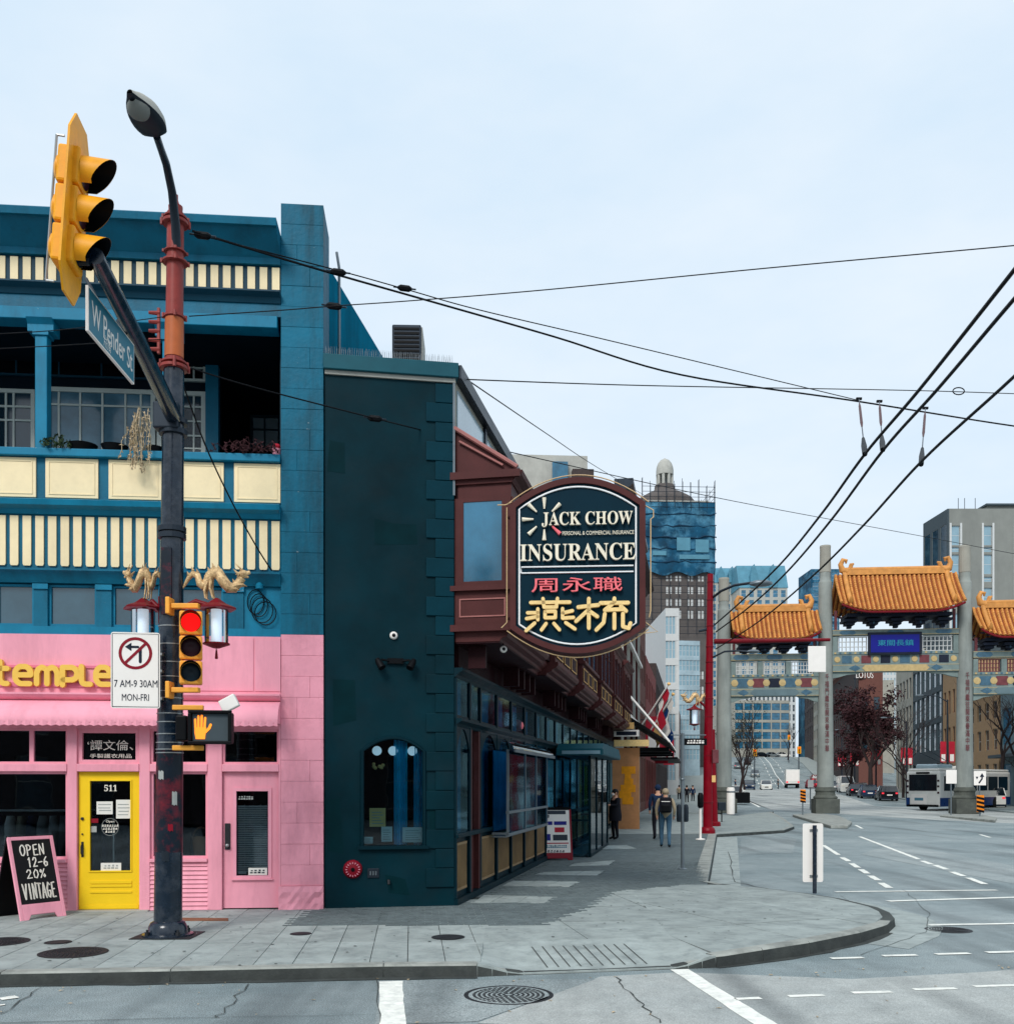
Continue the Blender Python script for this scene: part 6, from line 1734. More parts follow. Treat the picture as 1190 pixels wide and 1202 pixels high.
# ================================================================== CEREMONIAL GATE
g0 = at(969, 956, 60.5); g0.z = .14
FGt = Fr(g0, math.atan(-.10))
gate = thing('ceremonial_gate', 'grey stone street gate with orange tiled roofs spanning the road', 'gate', fr=FGt)
def GP(nm, mb, m, par=None, **k): return mb.build(nm, MT[m] if isinstance(m, str) else m, par or gate, **k)
def GX(px, y=0): return FGt.X(px, y)
def GZ(py, px=1050, y=0): return FGt.Z(py, px, y)
CXs = [GX(849.5), GX(968.5), GX(1132), GX(1132) + (GX(968.5) - GX(849.5))]
TOP = [GZ(679, 849), GZ(641, 968), GZ(641, 1132), GZ(679, 849)]
GND = [0, 0, 0, 0]
for i, x in enumerate(CXs):
    h = TOP[i]; r_ = .47 if i in (1, 2) else .46
    c = GP('column', MB().lathe([(r_*1.06, 1.6), (r_*1.02, 4), (r_*.95, 8), (r_*.86, h*.86), (r_*.84, h*.865), (r_*.70, h*.87), (r_*.68, h*.885), (r_*.66, h)], 20, (x, 0, 0)), 'gate_stone', smooth=40)
    MB().lathe([(r_*.72, h*.90), (r_*.74, h*.905), (r_*.70, h-.15), (r_*.73, h-.1), (r_*.70, h)], 16, (x, 0, .01)).build('carved_top', MT['pale_stone'], c, smooth=20)
    b = MB(); b.box(x-.72, x+.72, -.72, .72, 0, .9); b.lathe([(.72, .9), (.74, 1.0), (.60, 1.12), (.58, 1.3), (.64, 1.4), (.55, 1.62)], 20, (x, 0, 0)); GP('pedestal', b, 'pedestal', bevel=.03)
    if i in (1, 2):
        b = MB()
        wtext(b, '\n'.join('千禧門繼往開來譽滿中華'), x-.12, x+.12, 3.8, 8.6, -r_*1.03, .02); GP('column_inscription', b, 'gate_red')
def bay(x0, x1, zr, kind):
    """beams between two columns; zr is a dict of heights"""
    m = (x0 + x1)/2
    GP('upper_beam', MB().box(x0, x1, -.22, .22, zr['t0'], zr['t1']), 'gate_paint', bevel=.03)
    b = MB()
    for q in (.12, .5, .88): b.prism([(x0+(x1-x0)*q-.5, (zr['t0']+zr['t1'])/2), (x0+(x1-x0)*q-.35, zr['t0']+.05), (x0+(x1-x0)*q+.35, zr['t0']+.05), (x0+(x1-x0)*q+.5, (zr['t0']+zr['t1'])/2), (x0+(x1-x0)*q+.35, zr['t1']-.05), (x0+(x1-x0)*q-.35, zr['t1']-.05)], -.24, -.221)
    GP('beam_ornament', b, 'gate_blue')
    # lattice windows
    nl = 3
    for k in range(nl):
        a = x0 + (x1-x0)*(.06 + k*.32); e = x0 + (x1-x0)*(.06 + k*.32 + .24)
        if kind == 'mid' and k == 1: continue
        if kind == 'mid': a, e = (x0 + .35, x0 + 2.1) if k == 0 else (x1 - 2.1, x1 - .35)
        f = MB(); t_ = .05; z0, z1 = zr['l0'], zr['l1']
        f.box(a, e, -.08, .08, z0, z0+t_); f.box(a, e, -.08, .08, z1-t_, z1)
        nn_ = 7
        for q in range(nn_+1): xx = a + (e-a-t_)*q/nn_; f.box(xx, xx+t_*.8, -.06, .06, z0+t_, z1-t_)
        for q in (1, 2): zc = z0 + (z1-z0)*q/3; f.box(a, e, -.05, .05, zc-.02, zc+.02)
        GP('lattice', f, 'white_wall' if kind != 'right' else 'gate_red')
    for xx in ((x0+.02, x0+.3), (x0 + (x1-x0)*.31, x0+(x1-x0)*.37), (x0+(x1-x0)*.63, x0+(x1-x0)*.69), (x1-.3, x1-.02)):
        if kind == 'mid' and xx[0] > x0+.5 and xx[1] < x1-.5: continue
        GP('lattice_post', MB().box(xx[0], xx[1], -.16, .16, zr['l0'], zr['l1']), 'gate_paint')
    GP('middle_rail', MB().box(x0, x1, -.18, .18, zr['l0']-.16, zr['l0']-.001), 'gate_paint')
    pb_ = MB().box(x0, x1, -.14, .14, zr['p0'], zr['l0']-.161); panel = GP('painted_frieze', pb_, 'gate_paint')
    n = 6 if kind == 'mid' else 5
    hz_ = (zr['l0']-.16-zr['p0']); zc = zr['p0'] + hz_/2
    for k in range(2*n+1):
        xx = x0 + (x1-x0)*(k+.5)/(2*n+1)
        if k % 2 == 0: MB().lathe([(hz_*.30, 0), (hz_*.28, .03), (.001, .05)], 14, (xx, -.14, zc), Matrix.Rotation(R(90), 3, 'X')).build('medallion', MT['gate_cream'], panel, smooth=40)
        else: MB().box(xx-hz_*.46, xx+hz_*.46, -.155, -.141, zc-hz_*.38, zc+hz_*.38).build('painted_tile', MT[['gate_blue', 'gate_red', 'gate_dark'][(k//2) % 3]], panel)
    GP('lower_beam', MB().box(x0, x1, -.24, .24, zr['b0'], zr['p0']-.001), 'gate_paint', bevel=.03)
    zc = (zr['b0']+zr['p0'])/2; hb_ = (zr['p0']-zr['b0'])*.42; w2 = (x1-x0)*.24
    b = MB(); b.prism([(m-w2-hb_, zc), (m-w2, zc-hb_), (m+w2, zc-hb_), (m+w2+hb_, zc), (m+w2, zc+hb_), (m-w2, zc+hb_)], -.265, -.241); GP('beam_cartouche', b, 'gate_cream' if kind == 'mid' else 'blue_grey')
    b = MB()
    for s in (-1, 1):
        b.prism([(m+s*(w2+hb_*3), zc-hb_), (m+s*(w2+hb_*1.5), zc), (m+s*(w2+hb_*3), zc+hb_), (m+s*(w2+hb_*5), zc)][::s], -.262, -.241)
    GP('beam_ornament', b, 'gate_blue')
    for z in (zr['b0']+.04, zr['p0']-.06, zr['t0']+.03, zr['t1']-.05): GP('gilt_line', MB().box(x0, x1, -.232 if z > zr['l0'] else -.25, -.2205 if z > zr['l0'] else -.2405, z, z+.025), 'gate_cream')
    for k in range(int((x1-x0)/.3)): GP('dentil', MB().box(x0+.1+k*.3, x0+.22+k*.3, -.2, -.1805, zr['l0']-.13, zr['l0']-.03), 'gate_blue' if k % 2 else 'gate_cream')
    for s, xe in ((1, x0), (-1, x1)):
        pts = [(xe+s*.02, zr['b0']-.001), (xe+s*(x1-x0)*.24, zr['b0']-.001), (xe+s*(x1-x0)*.21, zr['b0']-.09), (xe+s*(x1-x0)*.12, zr['b0']-.15), (xe+s*(x1-x0)*.05, zr['b0']-.3), (xe+s*.02, zr['b0']-.36)]
        GP('corner_bracket', MB().prism(pts[::-1] if s > 0 else pts, -.12, .12), 'gate_paint')
def gate_roof(x0, x1, zr_, ze, dep, kind):
    """curved double pitch roof with rolled tiles"""
    rf = GP('roof', MB().box(x0+.5, x1-.5, -dep*.55, dep*.55, ze-.25, ze-.05), 'gate_dark')
    N = 8; m = (x0+x1)/2; hw = (x1-x0)/2
    def surf(x, t, s):                       # t 0 ridge .. 1 eave
        u = abs(x - m)/hw
        z = zr_ - (zr_-ze)*(t**.82) + .55*(max(0, u-.45)/.55)**2*t*.9
        return Vector((x, s*dep*t, z))
    nx = int((x1-x0)/.27)
    for s in (-1, 1):
        sh = MB(); cols_ = nx
        vs = [surf(x0 + (x1-x0)*i/cols_, j/N, s) for j in range(N+1) for i in range(cols_+1)]
        sh.add(vs, [(j*(cols_+1)+i, j*(cols_+1)+i+1, (j+1)*(cols_+1)+i+1, (j+1)*(cols_+1)+i)[::-s or 1] for j in range(N) for i in range(cols_)])
        sh.build('roof_slope', MT['tile_gap_shade'], rf)
        tr = MB()
        for i in range(nx+1):
            x = x0 + (x1-x0)*i/nx
            pts, rs = [], []
            nt_ = 17 if kind == 'mid' else 13
            for j in range(nt_):
                for q_, rr_ in ((0, .074), (.86, .092), (.97, .094)): pts.append(surf(x, (j+q_)/nt_*1.02, s) + Vector((0, 0, .03))); rs.append(rr_)
            tr.tube(pts, rs, 6)
        tr.build('tile_rolls', MT['tile_orange'], rf, smooth=25, kind='stuff')
        ev = MB(); pts = [surf(x0 + (x1-x0)*i/20, 1.0, s) + Vector((0, s*.02, -.12)) for i in range(21)]
        ev.tube(pts, .07, 6); ev.build('eave_board', MT['lantern_red'], rf)
        ra_ = MB()
        for i in range(int(nx*.9)):
            x = x0 + .25 + (x1-x0-.5)*i/(nx*.9-1); p = surf(x, .98, s); ra_.tube([p + Vector((0, 0, -.2)), Vector((x, s*dep*.4, p.z-.10))], .05, 5)
        ra_.build('rafters', MT['gate_dark'], rf, kind='stuff')
        for xe in (x0+.55, x1-.55):
            hp = MB(); pts = [surf(xe, j/8*.92, s) + Vector((0, 0, .16)) for j in range(9)]; hp.tube(pts, .15, 8)
            e_ = pts[-1]; hp.tube([e_, e_ + Vector((0, s*.15, .1)), e_ + Vector((0, s*.2, .3))], [.14, .1, .04], 6); hp.build('hip_ridge', MT['tile_orange'], rf, smooth=50)
    rd = MB(); rd.box(x0+.4, x1-.4, -.16, .16, zr_-.02, zr_+.30); rd.tube([(x0+.4, 0, zr_+.33), (x1-.4, 0, zr_+.33)], .14, 8); rd.build('ridge', MT['tile_orange'], rf)
    for s, xe in ((1, x0+.4), (-1, x1-.4)):
        fn = MB(); fn.tube([(xe+s*.3, 0, zr_+.2), (xe, 0, zr_+.3), (xe-s*.1, 0, zr_+.65), (xe+s*.05, 0, zr_+.95), (xe+s*.25, 0, zr_+.9), (xe+s*.22, 0, zr_+.72)], [.2, .22, .16, .14, .12, .05], 8)
        fn.tube([(xe+s*.45, 0, zr_+.3), (xe+s*.55, 0, zr_+.65), (xe+s*.7, 0, zr_+.7)], [.15, .13, .05], 7); fn.build('ridge_finial', MT['tile_orange'], rf, smooth=50)
    # bracket sets below the eave
    n = max(4, int((x1-x0)/1.25))
    for k in range(n):
        x = x0 + .8 + (x1-x0-1.6)*k/(n-1)
        b = MB()
        for j, (w_, h_) in enumerate(((.12, 0), (.26, .18), (.42, .36))): b.box(x-w_, x+w_, -.18-.22*j, .18+.22*j, ze-.85+h_, ze-.85+h_+.15)
        b.build('bracket_set', MT['gate_dark'], rf)
        if k % 2: MB().box(x-.04, x+.04, -.42, -.40, ze-.62, ze-.5).build('bracket_tip', MT['gate_blue'], rf)
sid = lambda z: z
zc_ = dict(t0=GZ(746), t1=GZ(739), l0=GZ(765), l1=GZ(747), p0=GZ(780), b0=GZ(789))
zl_ = dict(t0=GZ(776, 905), t1=GZ(768, 905), l0=GZ(792, 905), l1=GZ(777, 905), p0=GZ(809, 905), b0=GZ(818, 905))
bay(CXs[1]+.40, CXs[2]-.40, zc_, 'mid'); bay(CXs[0]+.40, CXs[1]-.44, zl_, 'left'); bay(CXs[2]+.44, CXs[3]-.40, zl_, 'right')
gate_roof(CXs[1]+.62, CXs[2]-.52, GZ(674), GZ(721), 1.6, 'mid'); gate_roof(CXs[0]+.46, CXs[1]-.52, GZ(718, 905), GZ(753, 905), 1.25, 'side'); gate_roof(CXs[2]+.52, CXs[3]-.46, GZ(718, 905), GZ(753, 905), 1.25, 'side')
for xx in (CXs[1]+.5, CXs[2]-.5, CXs[0]+.5, CXs[1]-.5, CXs[2]+.5):
    pass
for (xa, za_, zb_) in ((CXs[1]+.62, GZ(739), GZ(716)), (CXs[2]-.62, GZ(739), GZ(716)), (CXs[0]+.62, GZ(768, 905), GZ(752, 905)), (CXs[1]-.66, GZ(768, 905), GZ(752, 905)), (CXs[2]+.66, GZ(768, 905), GZ(752, 905))):
    GP('roof_post', MB().box(xa-.07, xa+.07, -.07, .07, za_+.001, zb_), 'gate_red')
b = MB(); xa, xb = GX(1017), GX(1080)
pq = GP('name_plaque', MB().box(xa, xb, -.34, -.225, GZ(769), GZ(743)), 'gate_dark', bevel=.03); MB().box(xa+.16, xb-.16, -.36, -.341, GZ(766.5), GZ(746)).build('blue_field', MT['plaque_blue'], pq)
wtext(b, '東關長鎮', GX(1028), GX(1070), GZ(759), GZ(752), -.361, .02); b.build('characters', MT['plaque_text'], pq)
# ================================================================== RED STREET POLE WITH ITS ARMS
rp0 = gr(830.5, 978.5)
RY = rp0.y
def rpp(px, py, dy=0): return at(px, py, RY + dy) - rp0
rpole = thing('red_street_pole', 'tall crimson street pole with lamp and signal arms at the kerb', 'street pole', rp0)
def RQ(nm, mb, m, **k): return mb.build(nm, MT[m], rpole, **k)
zt2 = rpp(833, 674).z
RQ('shaft', MB().tube([(0, 0, 0), (.02, 0, zt2*.33), (.06, 0, zt2*.6), (.10, 0, zt2)], [.18, .17, .14, .11], 16), 'bright_red', smooth=60)
RQ('base', MB().lathe([(.28, 0), (.28, .12), (.24, .2), (.19, .24)], 16), 'bright_red')
for f in (.12, .3, .45, .52, .58, .66, .72, .8, .9, .97):
    z = zt2*f; r_ = .185 - .08*f; RQ('band', MB().lathe([(r_, -.03), (r_+.02, -.02), (r_+.02, .02), (r_, .03)], 14, (.1*f, 0, z)), 'lantern_red')
RQ('lamp_arm', MB().tube([rpp(836, 702), rpp(846, 694, -.4), rpp(862, 687, -1.2), rpp(880, 684.5, -2), rpp(890, 684, -2.4)], .05, 8), 'steel_dark', smooth=60)
RQ('lamp_head', MB().ball(rpp(893, 685, -2.6), .28, 10, (1.5, 1, .4)), 'galv', smooth=60)
RQ('signal_arm', MB().tube([rpp(838, 753), rpp(900, 752.5, -.1), rpp(974, 751, -.2)], [.10, .08, .06], 10), 'lantern_red', smooth=60)
RQ('span_arm', MB().tube([rpp(836, 737), rpp(820, 741)], .05, 6), 'steel_dark'); RQ('span_arm', MB().tube([rpp(836, 772), rpp(850, 765, -.5), rpp(866, 764, -.8), rpp(880, 765, -1)], .035, 6), 'steel_dark', smooth=60)
RQ('lamp_head', MB().ball(rpp(884, 765, -1.1), .16, 8, (1.5, 1, .5)), 'galv', smooth=60)
bx_ = rpp(958.5, 774, -.25)
RQ('signal_back', MB().box(bx_.x-.33, bx_.x+.33, -.30, -.24, bx_.z-.48, bx_.z+.48), 'sign_white', bevel=.02)
RQ('signal_bracket', MB().tube([(bx_.x, -.2, bx_.z+.2), (bx_.x, -.2, bx_.z+.75)], .04, 6), 'steel_dark')
RQ('control_box', MB().box(.12, .34, -.32, -.14, 2.6, 3.1), 'gate_red', bevel=.02)
RQ('notice', MB().box(.10, .24, -.262, -.25, 1.9, 2.15), 'gold')
lantern(815, 829, -1, 'red lantern with gold dragon on the distant crimson pole', RY, 1.25)
RQ('lantern_arm', MB().tube([rpp(830, 832), rpp(822, 824), rpp(814, 829)], .05, 6), 'lantern_red')
# second, slimmer crimson post directly behind
p2 = gr(839, 970)
t = thing('crimson_cabinet_post', 'slim crimson post directly behind the red street pole', 'post', p2)
MB().tube([(0, 0, 0), (-.12, 0, 4.2)], [.14, .12], 12).build('shaft', MT['bright_red'], t, smooth=60); MB().lathe([(.25, 0), (.25, .15), (.2, .2)], 12).build('base', MT['bright_red'], t)
# small things round the gate feet
def sign_on_post(px, py, label, w_, h_, zb, m, cat='road sign', post='galv', decor=None, z=SW, rz=0):
    p = gr(px, py, z); t = thing('road_sign', label, cat, p, rz)
    MB().tube([(0, 0, 0), (0, 0, zb + h_*.6)], .04, 8).build('post', MT[post], t); o = MB().box(-w_/2, w_/2, -.06, -.045, zb, zb+h_).build('plate', MT[m], t)
    if decor == 'chevron':
        for k in range(4):
            b = MB(); zz = zb + h_*(k+.15)/4; b.prism([(-w_/2, zz), (w_/2, zz-h_*.1), (w_/2, zz+h_*.05), (-w_/2, zz+h_*.14)], -.066, -.0605); b.build('stripe', MT['black'], t)
    if decor == 'arrow':
        b = MB(); b.rib([(-.05, zb+.15), (.12, zb+h_*.45), (.12, zb+h_*.62)], .09, -.068, -.0605); b.prism([(-.02, zb+h_*.58), (.26, zb+h_*.58), (.12, zb+h_*.85)], -.068, -.0605); b.prism([(-.26, zb+h_*.6), (-.1, zb+h_*.6), (-.18, zb+h_*.4)], -.068, -.0605); b.build('arrow', MT['ink'], t)
    return t
sign_on_post(942, 957, 'orange and black striped marker on the left traffic island', .32, .75, .75, 'hazard_orange', decor='chevron', cat='marker')
sign_on_post(1150, 958.5, 'orange and black striped marker beside the right gate pedestal', .42, .95, .25, 'hazard_orange', decor='chevron', cat='marker')
sign_on_post(1149.5, 956.5, 'white sign with a curved black arrow beside the right gate column', .72, .85, 1.75, 'sign_white', decor='arrow')
sign_on_post(1116, 957, 'blank white plate on a post left of the right gate column', .62, .80, 1.85, 'sign_white')
sign_on_post(951, 951, 'small white plate beside the middle gate pedestal', .4, .5, 1.6, 'sign_white')
p = gr(857.5, 956)
t = thing('white_barrel', 'white cylindrical bollard by the left gate pedestal', 'bollard', p)
MB().lathe([(.24, 0), (.25, .1), (.25, 1.5), (.2, 1.62)], 16).build('shell', MT['sign_white'], t, smooth=40)
MB().lathe([(.255, 1.3), (.258, 1.35), (.255, 1.4)], 16).build('band', MT['galv'], t)
p = gr(847, 965)
t = thing('low_box_sign', 'small dark box on a thin post before the left gate pedestal', 'post box', p)
MB().tube([(0, 0, 0), (0, 0, .75)], .03, 8).build('post', MT['black'], t); MB().box(-.18, .18, -.12, .12, .55, .95).build('box', MT['steel_dark'], t, bevel=.02)
p = gr(822, 986)
t = thing('kerb_meter', 'short pale parking meter on a round foot by the crimson pole', 'parking meter', p)
MB().tube([(0, 0, 0), (0, 0, 1.05)], .04, 8).build('post', MT['sign_white'], t); MB().lathe([(.16, 0), (.16, .03), (.05, .05)], 14).build('foot', MT['sign_white'], t); MB().lathe([(.07, 1.05), (.10, 1.12), (.10, 1.45), (.06, 1.55)], 12).build('head', MT['black'], t, smooth=40)
# ================================================================== BUILDINGS OF THE STREET
def facade(parent, fr, x0, x1, rows, cols, H, dep, mw, mg, mt=None, pier=.35, sillh=.06, y=0.0, base_z=0.0, frame=True, rec=.18):
    """wall with true openings: piers and spandrels in front of recessed windows; rows = list of (z0,z1); cols = number or list"""
    if isinstance(cols, int):
        w_ = (x1-x0)/cols; cols = [(x0 + i*w_ + w_*pier/2, x0 + (i+1)*w_ - w_*pier/2) for i in range(cols)]
    wl = MB()
    edges = [x0] + [e for c in cols for e in c] + [x1]
    for i in range(0, len(edges), 2):
        if edges[i+1] - edges[i] > .01: wl.box(edges[i], edges[i+1], y, y+rec+.1, base_z, H)
    zz = [base_z] + [e for r_ in rows for e in r_] + [H]
    for (a, b) in cols:
        for i in range(0, len(zz), 2):
            if zz[i+1] - zz[i] > .01: wl.box(a, b, y+.002, y+rec+.1, zz[i], zz[i+1])
    wl.box(x0, x1, y+rec+.101, y+dep, base_z, H)
    wall = wl.build('wall', mw, parent, fr=fr)
    cache = {}
    for (a, b) in cols:
        for (c, d) in rows:
            key = (round(b-a, 3), round(d-c, 3))
            if key not in cache:
                w2, h2 = b-a, d-c
                f = MB(); t = min(.06, w2*.08)
                f.box(0, t, 0, .05, 0, h2); f.box(w2-t, w2, 0, .05, 0, h2); f.box(t, w2-t, 0, .05, 0, t); f.box(t, w2-t, 0, .05, h2-t, h2); f.box(t, w2-t, .005, .045, h2*.5-t/2, h2*.5+t/2)
                g = MB(); g.box(t, w2-t, .02, .03, t, h2-t)
                cache[key] = (f.mesh('window', mt or MT['window_white']), g.mesh('pane', mg))
            o = inst(cache[key][0], 'window', parent, (a, y+rec-.06, c), fr=fr)
            inst(cache[key][1], 'pane', o)
    return wall
def cornice(parent, fr, x0, x1, z, m, pj=.5, h=.7):
    return MB().profx([(.05, z), (-.05, z), (-pj*.3, z+h*.35), (-pj*.8, z+h*.6), (-pj, z+h*.75), (-pj, z+h), (.05, z+h)], x0, x1).build('cornice', m, parent, fr=fr)
def leftfr(Y): return Fr((bl(Y), Y, zg(Y) + SW - .0), math.atan2(1, BL_S))
def rightfr(Y, off=4.3): return Fr((kerbR(Y) + off, Y, zg(Y) + SW), math.atan2(-1, -KS))
# left side beyond the corner building
F2 = leftfr(43.8)
b2 = thing('pillared_building', 'grey pillared building with street awning beyond the corner building', 'building', fr=F2)
facade(b2, F2, 0, 13, [(.6, 3.6), (5.2, 8.0), (9.2, 11.4), (12.0, 13.6)], 6, 14.6, 12, MT['pale_stone'], MT['glass_blue'], MT['steel_dark'], pier=.36, rec=.35)
for k in range(7): MB().box(k*2.1-.12, k*2.1+.22, -.35, -.002, 0, 12.2).build('pillar', MT['maroon' if k % 2 else 'stone_grey'], b2, fr=F2)
cornice(b2, F2, -.1, 13.1, 14.6, MT['steel_dark'], .8, .9)
for z in (5.0, 8.5): MB().box(0, 13, -.5, -.36, z, z+.16).build('ledge_rail', MT['sign_white'], b2, fr=F2)
aw = MB(); aw.add([(0, -.4, 5.0), (12, -.4, 5.0), (12, -2.4, 3.7), (0, -2.4, 3.7), (0, -.4, 4.86), (12, -.4, 4.86), (12, -2.4, 3.56), (0, -2.4, 3.56)], [(0, 1, 2, 3), (7, 6, 5, 4), (3, 2, 6, 7), (0, 3, 7, 4), (1, 5, 6, 2)]); aw.build('awning', MT['black'], b2, fr=F2)
for x in (0, 4, 8, 12): MB().tube([(x, -.36, 6.1), (x, -2.4, 3.7)], .05, 6).build('awning_stay', MT['sign_white'], b2, fr=F2)
for x in (1, 5, 9): MB().box(x, x+.3, -2.35, -.4, 3.3, 3.5).build('awning_beam', MT['black'], b2, fr=F2)
# plywood hoarding with painted mark and shop boards
ho = thing('plywood_hoarding', 'tan plywood hoarding with an orange painted blob beside the vestibule', 'hoarding', FS.w((25.6, -.1, 0)), FS.rz)
MB().box(0, .06, -1.2, -.1, .002, 3.3).build('board', MT['ply'], ho); b = MB()
for k in range(6): b.box(-.012-.001*k, -.001, -.95 + .1*math.sin(k*2.1), -.5+.12*math.sin(k*1.3), 1.0+.25*k, 1.3+.25*k)
b.build('painted_blob', MT['graffiti'], ho)
sb = thing('projecting_shop_sign', 'small stacked yellow and white shop signs projecting above the hoarding', 'sign', FS.w((25.2, -.2, 0)), FS.rz)
for k, (z, m, w_) in enumerate(((3.35, 'letter_gold', 1.5), (3.75, 'sign_white', 1.1), (4.05, 'gold', .9))): MB().box(0, .08, -w_, -.1, z, z+.26).build('board', MT[m], sb)
MB().box(-.01, -.001, -1.0, -.2, 3.8, 3.95).build('print', MT['ink'], sb)
# flag poles on the pillared building
def flag(px0, py0, px1, py1, Y, cols, label):
    a, b_ = at(px0, py0, Y), at(px1, py1, Y - 1.5)
    t = thing('flag_pole', label, 'flag', a)
    d = b_ - a
    MB().tube([(0, 0, 0), d], .04, 8).build('pole', MT['sign_white'], t); MB().ball(d, .09, 8).build('finial', MT['gold'], t)
    u = d.normalized()
    for k, m in enumerate(cols):
        f = MB(); n = 6; vs = []
        for i in range(n+1):
            for j in range(2):
                s = .95 - .2*(k + j*.95)
                p = d*s + Vector((.14*math.sin(i*1.3+k), .12*math.cos(i*1.1), -.30*i - .05))
                p.x += (.05*i if k % 2 else -.03*i); vs += [p, p + Vector((0, .02, 0))]
        f.add(vs, [(4*i, 4*i+4, 4*i+6, 4*i+2) for i in range(n)] + [(4*i+1, 4*i+3, 4*i+7, 4*i+5) for i in range(n)]); f.build('cloth', MT[m], t, smooth=60)
flag(752, 853, 785, 803, 50, ['banner_red', 'sign_white'], 'higher slanted white flag pole with a red and white flag')
flag(760, 863, 790, 815, 53, ['sign_white', 'bus_blue', 'gold'], 'lower slanted white flag pole with white, blue and gold flag')
F3 = leftfr(57.2)
b3 = thing('brown_brick_building', 'tall brown brick building further along the left pavement', 'building', fr=F3)
facade(b3, F3, 0, 12, [(.6, 3.6), (5, 7.2), (8.6, 10.8), (12.2, 14)], 5, 15, 12, MT['brick_brown'], MT['glass_dark'], MT['steel_dark'], pier=.5)
cornice(b3, F3, 0, 12, 15, MT['brick_dark'], .6, .6)
F4 = leftfr(69.6)
b4 = thing('red_brick_building', 'low red brick building below the white glass block', 'building', fr=F4)
facade(b4, F4, 0, 17, [(.6, 3.6), (5, 7.0), (8, 9.8)], 6, 11.0, 14, MT['brick_red'], MT['glass_dark'], MT['steel_dark'], pier=.5)
b_ = MB(); b_.box(.5, 16, -2.2, -.3, 3.6, 3.75); b_.build('awning', MT['black'], b4, fr=F4)
F5 = leftfr(87)
b5 = thing('dark_terrace', 'dark narrow-fronted terrace building far along the left pavement', 'building', fr=F5)
facade(b5, F5, 0, 42, [(.6, 3.6), (5, 7.2), (8.6, 10.8)], 14, 12.5, 14, MT['brick_dark'], MT['glass_dark'], MT['steel_dark'], pier=.5)
F5b = leftfr(131)
b5b = thing('far_left_terrace', 'farthest dark terrace on the left side of the street', 'building', fr=F5b)
facade(b5b, F5b, 0, 90, [(.6, 3.6), (5, 7.2), (8.6, 10.8), (12, 14)], 22, 16, 14, MT['brick_brown'], MT['glass_dark'], MT['steel_dark'], pier=.5, base_z=-1)
# hanging red shop banners on the left row
for i, (Y, z, lab) in enumerate(((62, 3.7, 'red and white hanging shop sign on brown brick wall'), (75, 3.4, 'red hanging shop sign on the low red brick building'), (94, 3.5, 'far red hanging shop sign on the dark terrace'))):
    f_ = leftfr(Y); t = thing('hanging_shop_sign', lab, 'sign', f_.w((0, -.9, z)), f_.rz)
    MB().box(-.06, .06, -.5, .5, 0, 2.4).build('board', MT['banner_red'], t); MB().box(-.075, -.0605, -.35, .35, .3, 1.2).build('print', MT['sign_white'], t)
    MB().tube([(0, .5, 2.2), (0, .9, 2.2)], .03, 6).build('bracket', MT['steel_dark'], t)
# white glass office block
def tower(name, label, px0, px1, pytop, Y, dep, mw, mg, rows, cols, rz=0.0, fh=3.4, pier=.3, mt=None, base=None):
    a, b_ = at(px0, 900, Y), at(px1, 900, Y); zb = zg(Y)
    f_ = Fr((a.x, Y, zb), rz); H = at(px0, pytop, Y).z - zb
    t = thing(name, label, 'building', fr=f_)
    L = (b_.x - a.x)/max(.3, math.cos(rz))
    r_ = []
    z = H - 1.0
    for k in range(rows):
        if z - fh < 1: break
        r_.append((z - fh*.72, z)); z -= fh
    facade(t, f_, 0, L, r_[::-1], cols, H, dep, mw, mg, mt or MT['white_wall'], pier=pier)
    return t, f_, L, H
tw, fw_, L, H = tower('glass_office_block', 'white glass office block behind the left row of buildings', 781, 797, 714, 120, 40, MT['white_wall'], MT['glass_sky'], 9, 4, 0, 3.0, .12)
fs_ = Fr(fw_.w((L, 0, 0)), R(90) - .12)
facade(tw, fs_, 0.01, 39, [(H-3*k-2.6, H-3*k-.4) for k in range(8, -1, -1)], 10, H, .5, MT['white_wall'], MT['glass_sky'], MT['white_wall'], pier=.1)
tower('mid_glass_block', 'pale blue curved glass block seen down the left side', 797, 822, 752, 210, 20, MT['glass_pale'], MT['glass_sky'], 12, 6, R(8), 3.2, .1)
# domed tower wrapped in blue netting
TY = 232
st0 = at(757, 900, TY); st1 = at(836, 900, TY)
FT_ = Fr((st0.x, TY, zg(TY)), R(3)); WT = st1.x - st0.x
tt = thing('netted_dome_tower', 'old domed tower wrapped in scaffolding and blue netting', 'building', fr=FT_)
def TZ(py): return at(796, py, TY).z - zg(TY)
rows = [(z, z+2.0) for z in [TZ(738) - 12 - 3.6*k for k in range(3)]] + [(TZ(726), TZ(716)), (TZ(711), TZ(702)), (TZ(697), TZ(688)), (TZ(682), TZ(675))]
rows = sorted(rows)
cols_ = []
for c in (.36, .50, .68, .84): cols_ += [(WT*c-.75, WT*c-.1), (WT*c+.1, WT*c+.75)]
facade(tt, FT_, 0, WT, rows, cols_, TZ(672), WT, MT['tower_brown'], MT['white_wall'], MT['brick_dark'])
nt_ = MB(); z0, z1 = TZ(674), TZ(590); nz_ = 14; nxx = 18
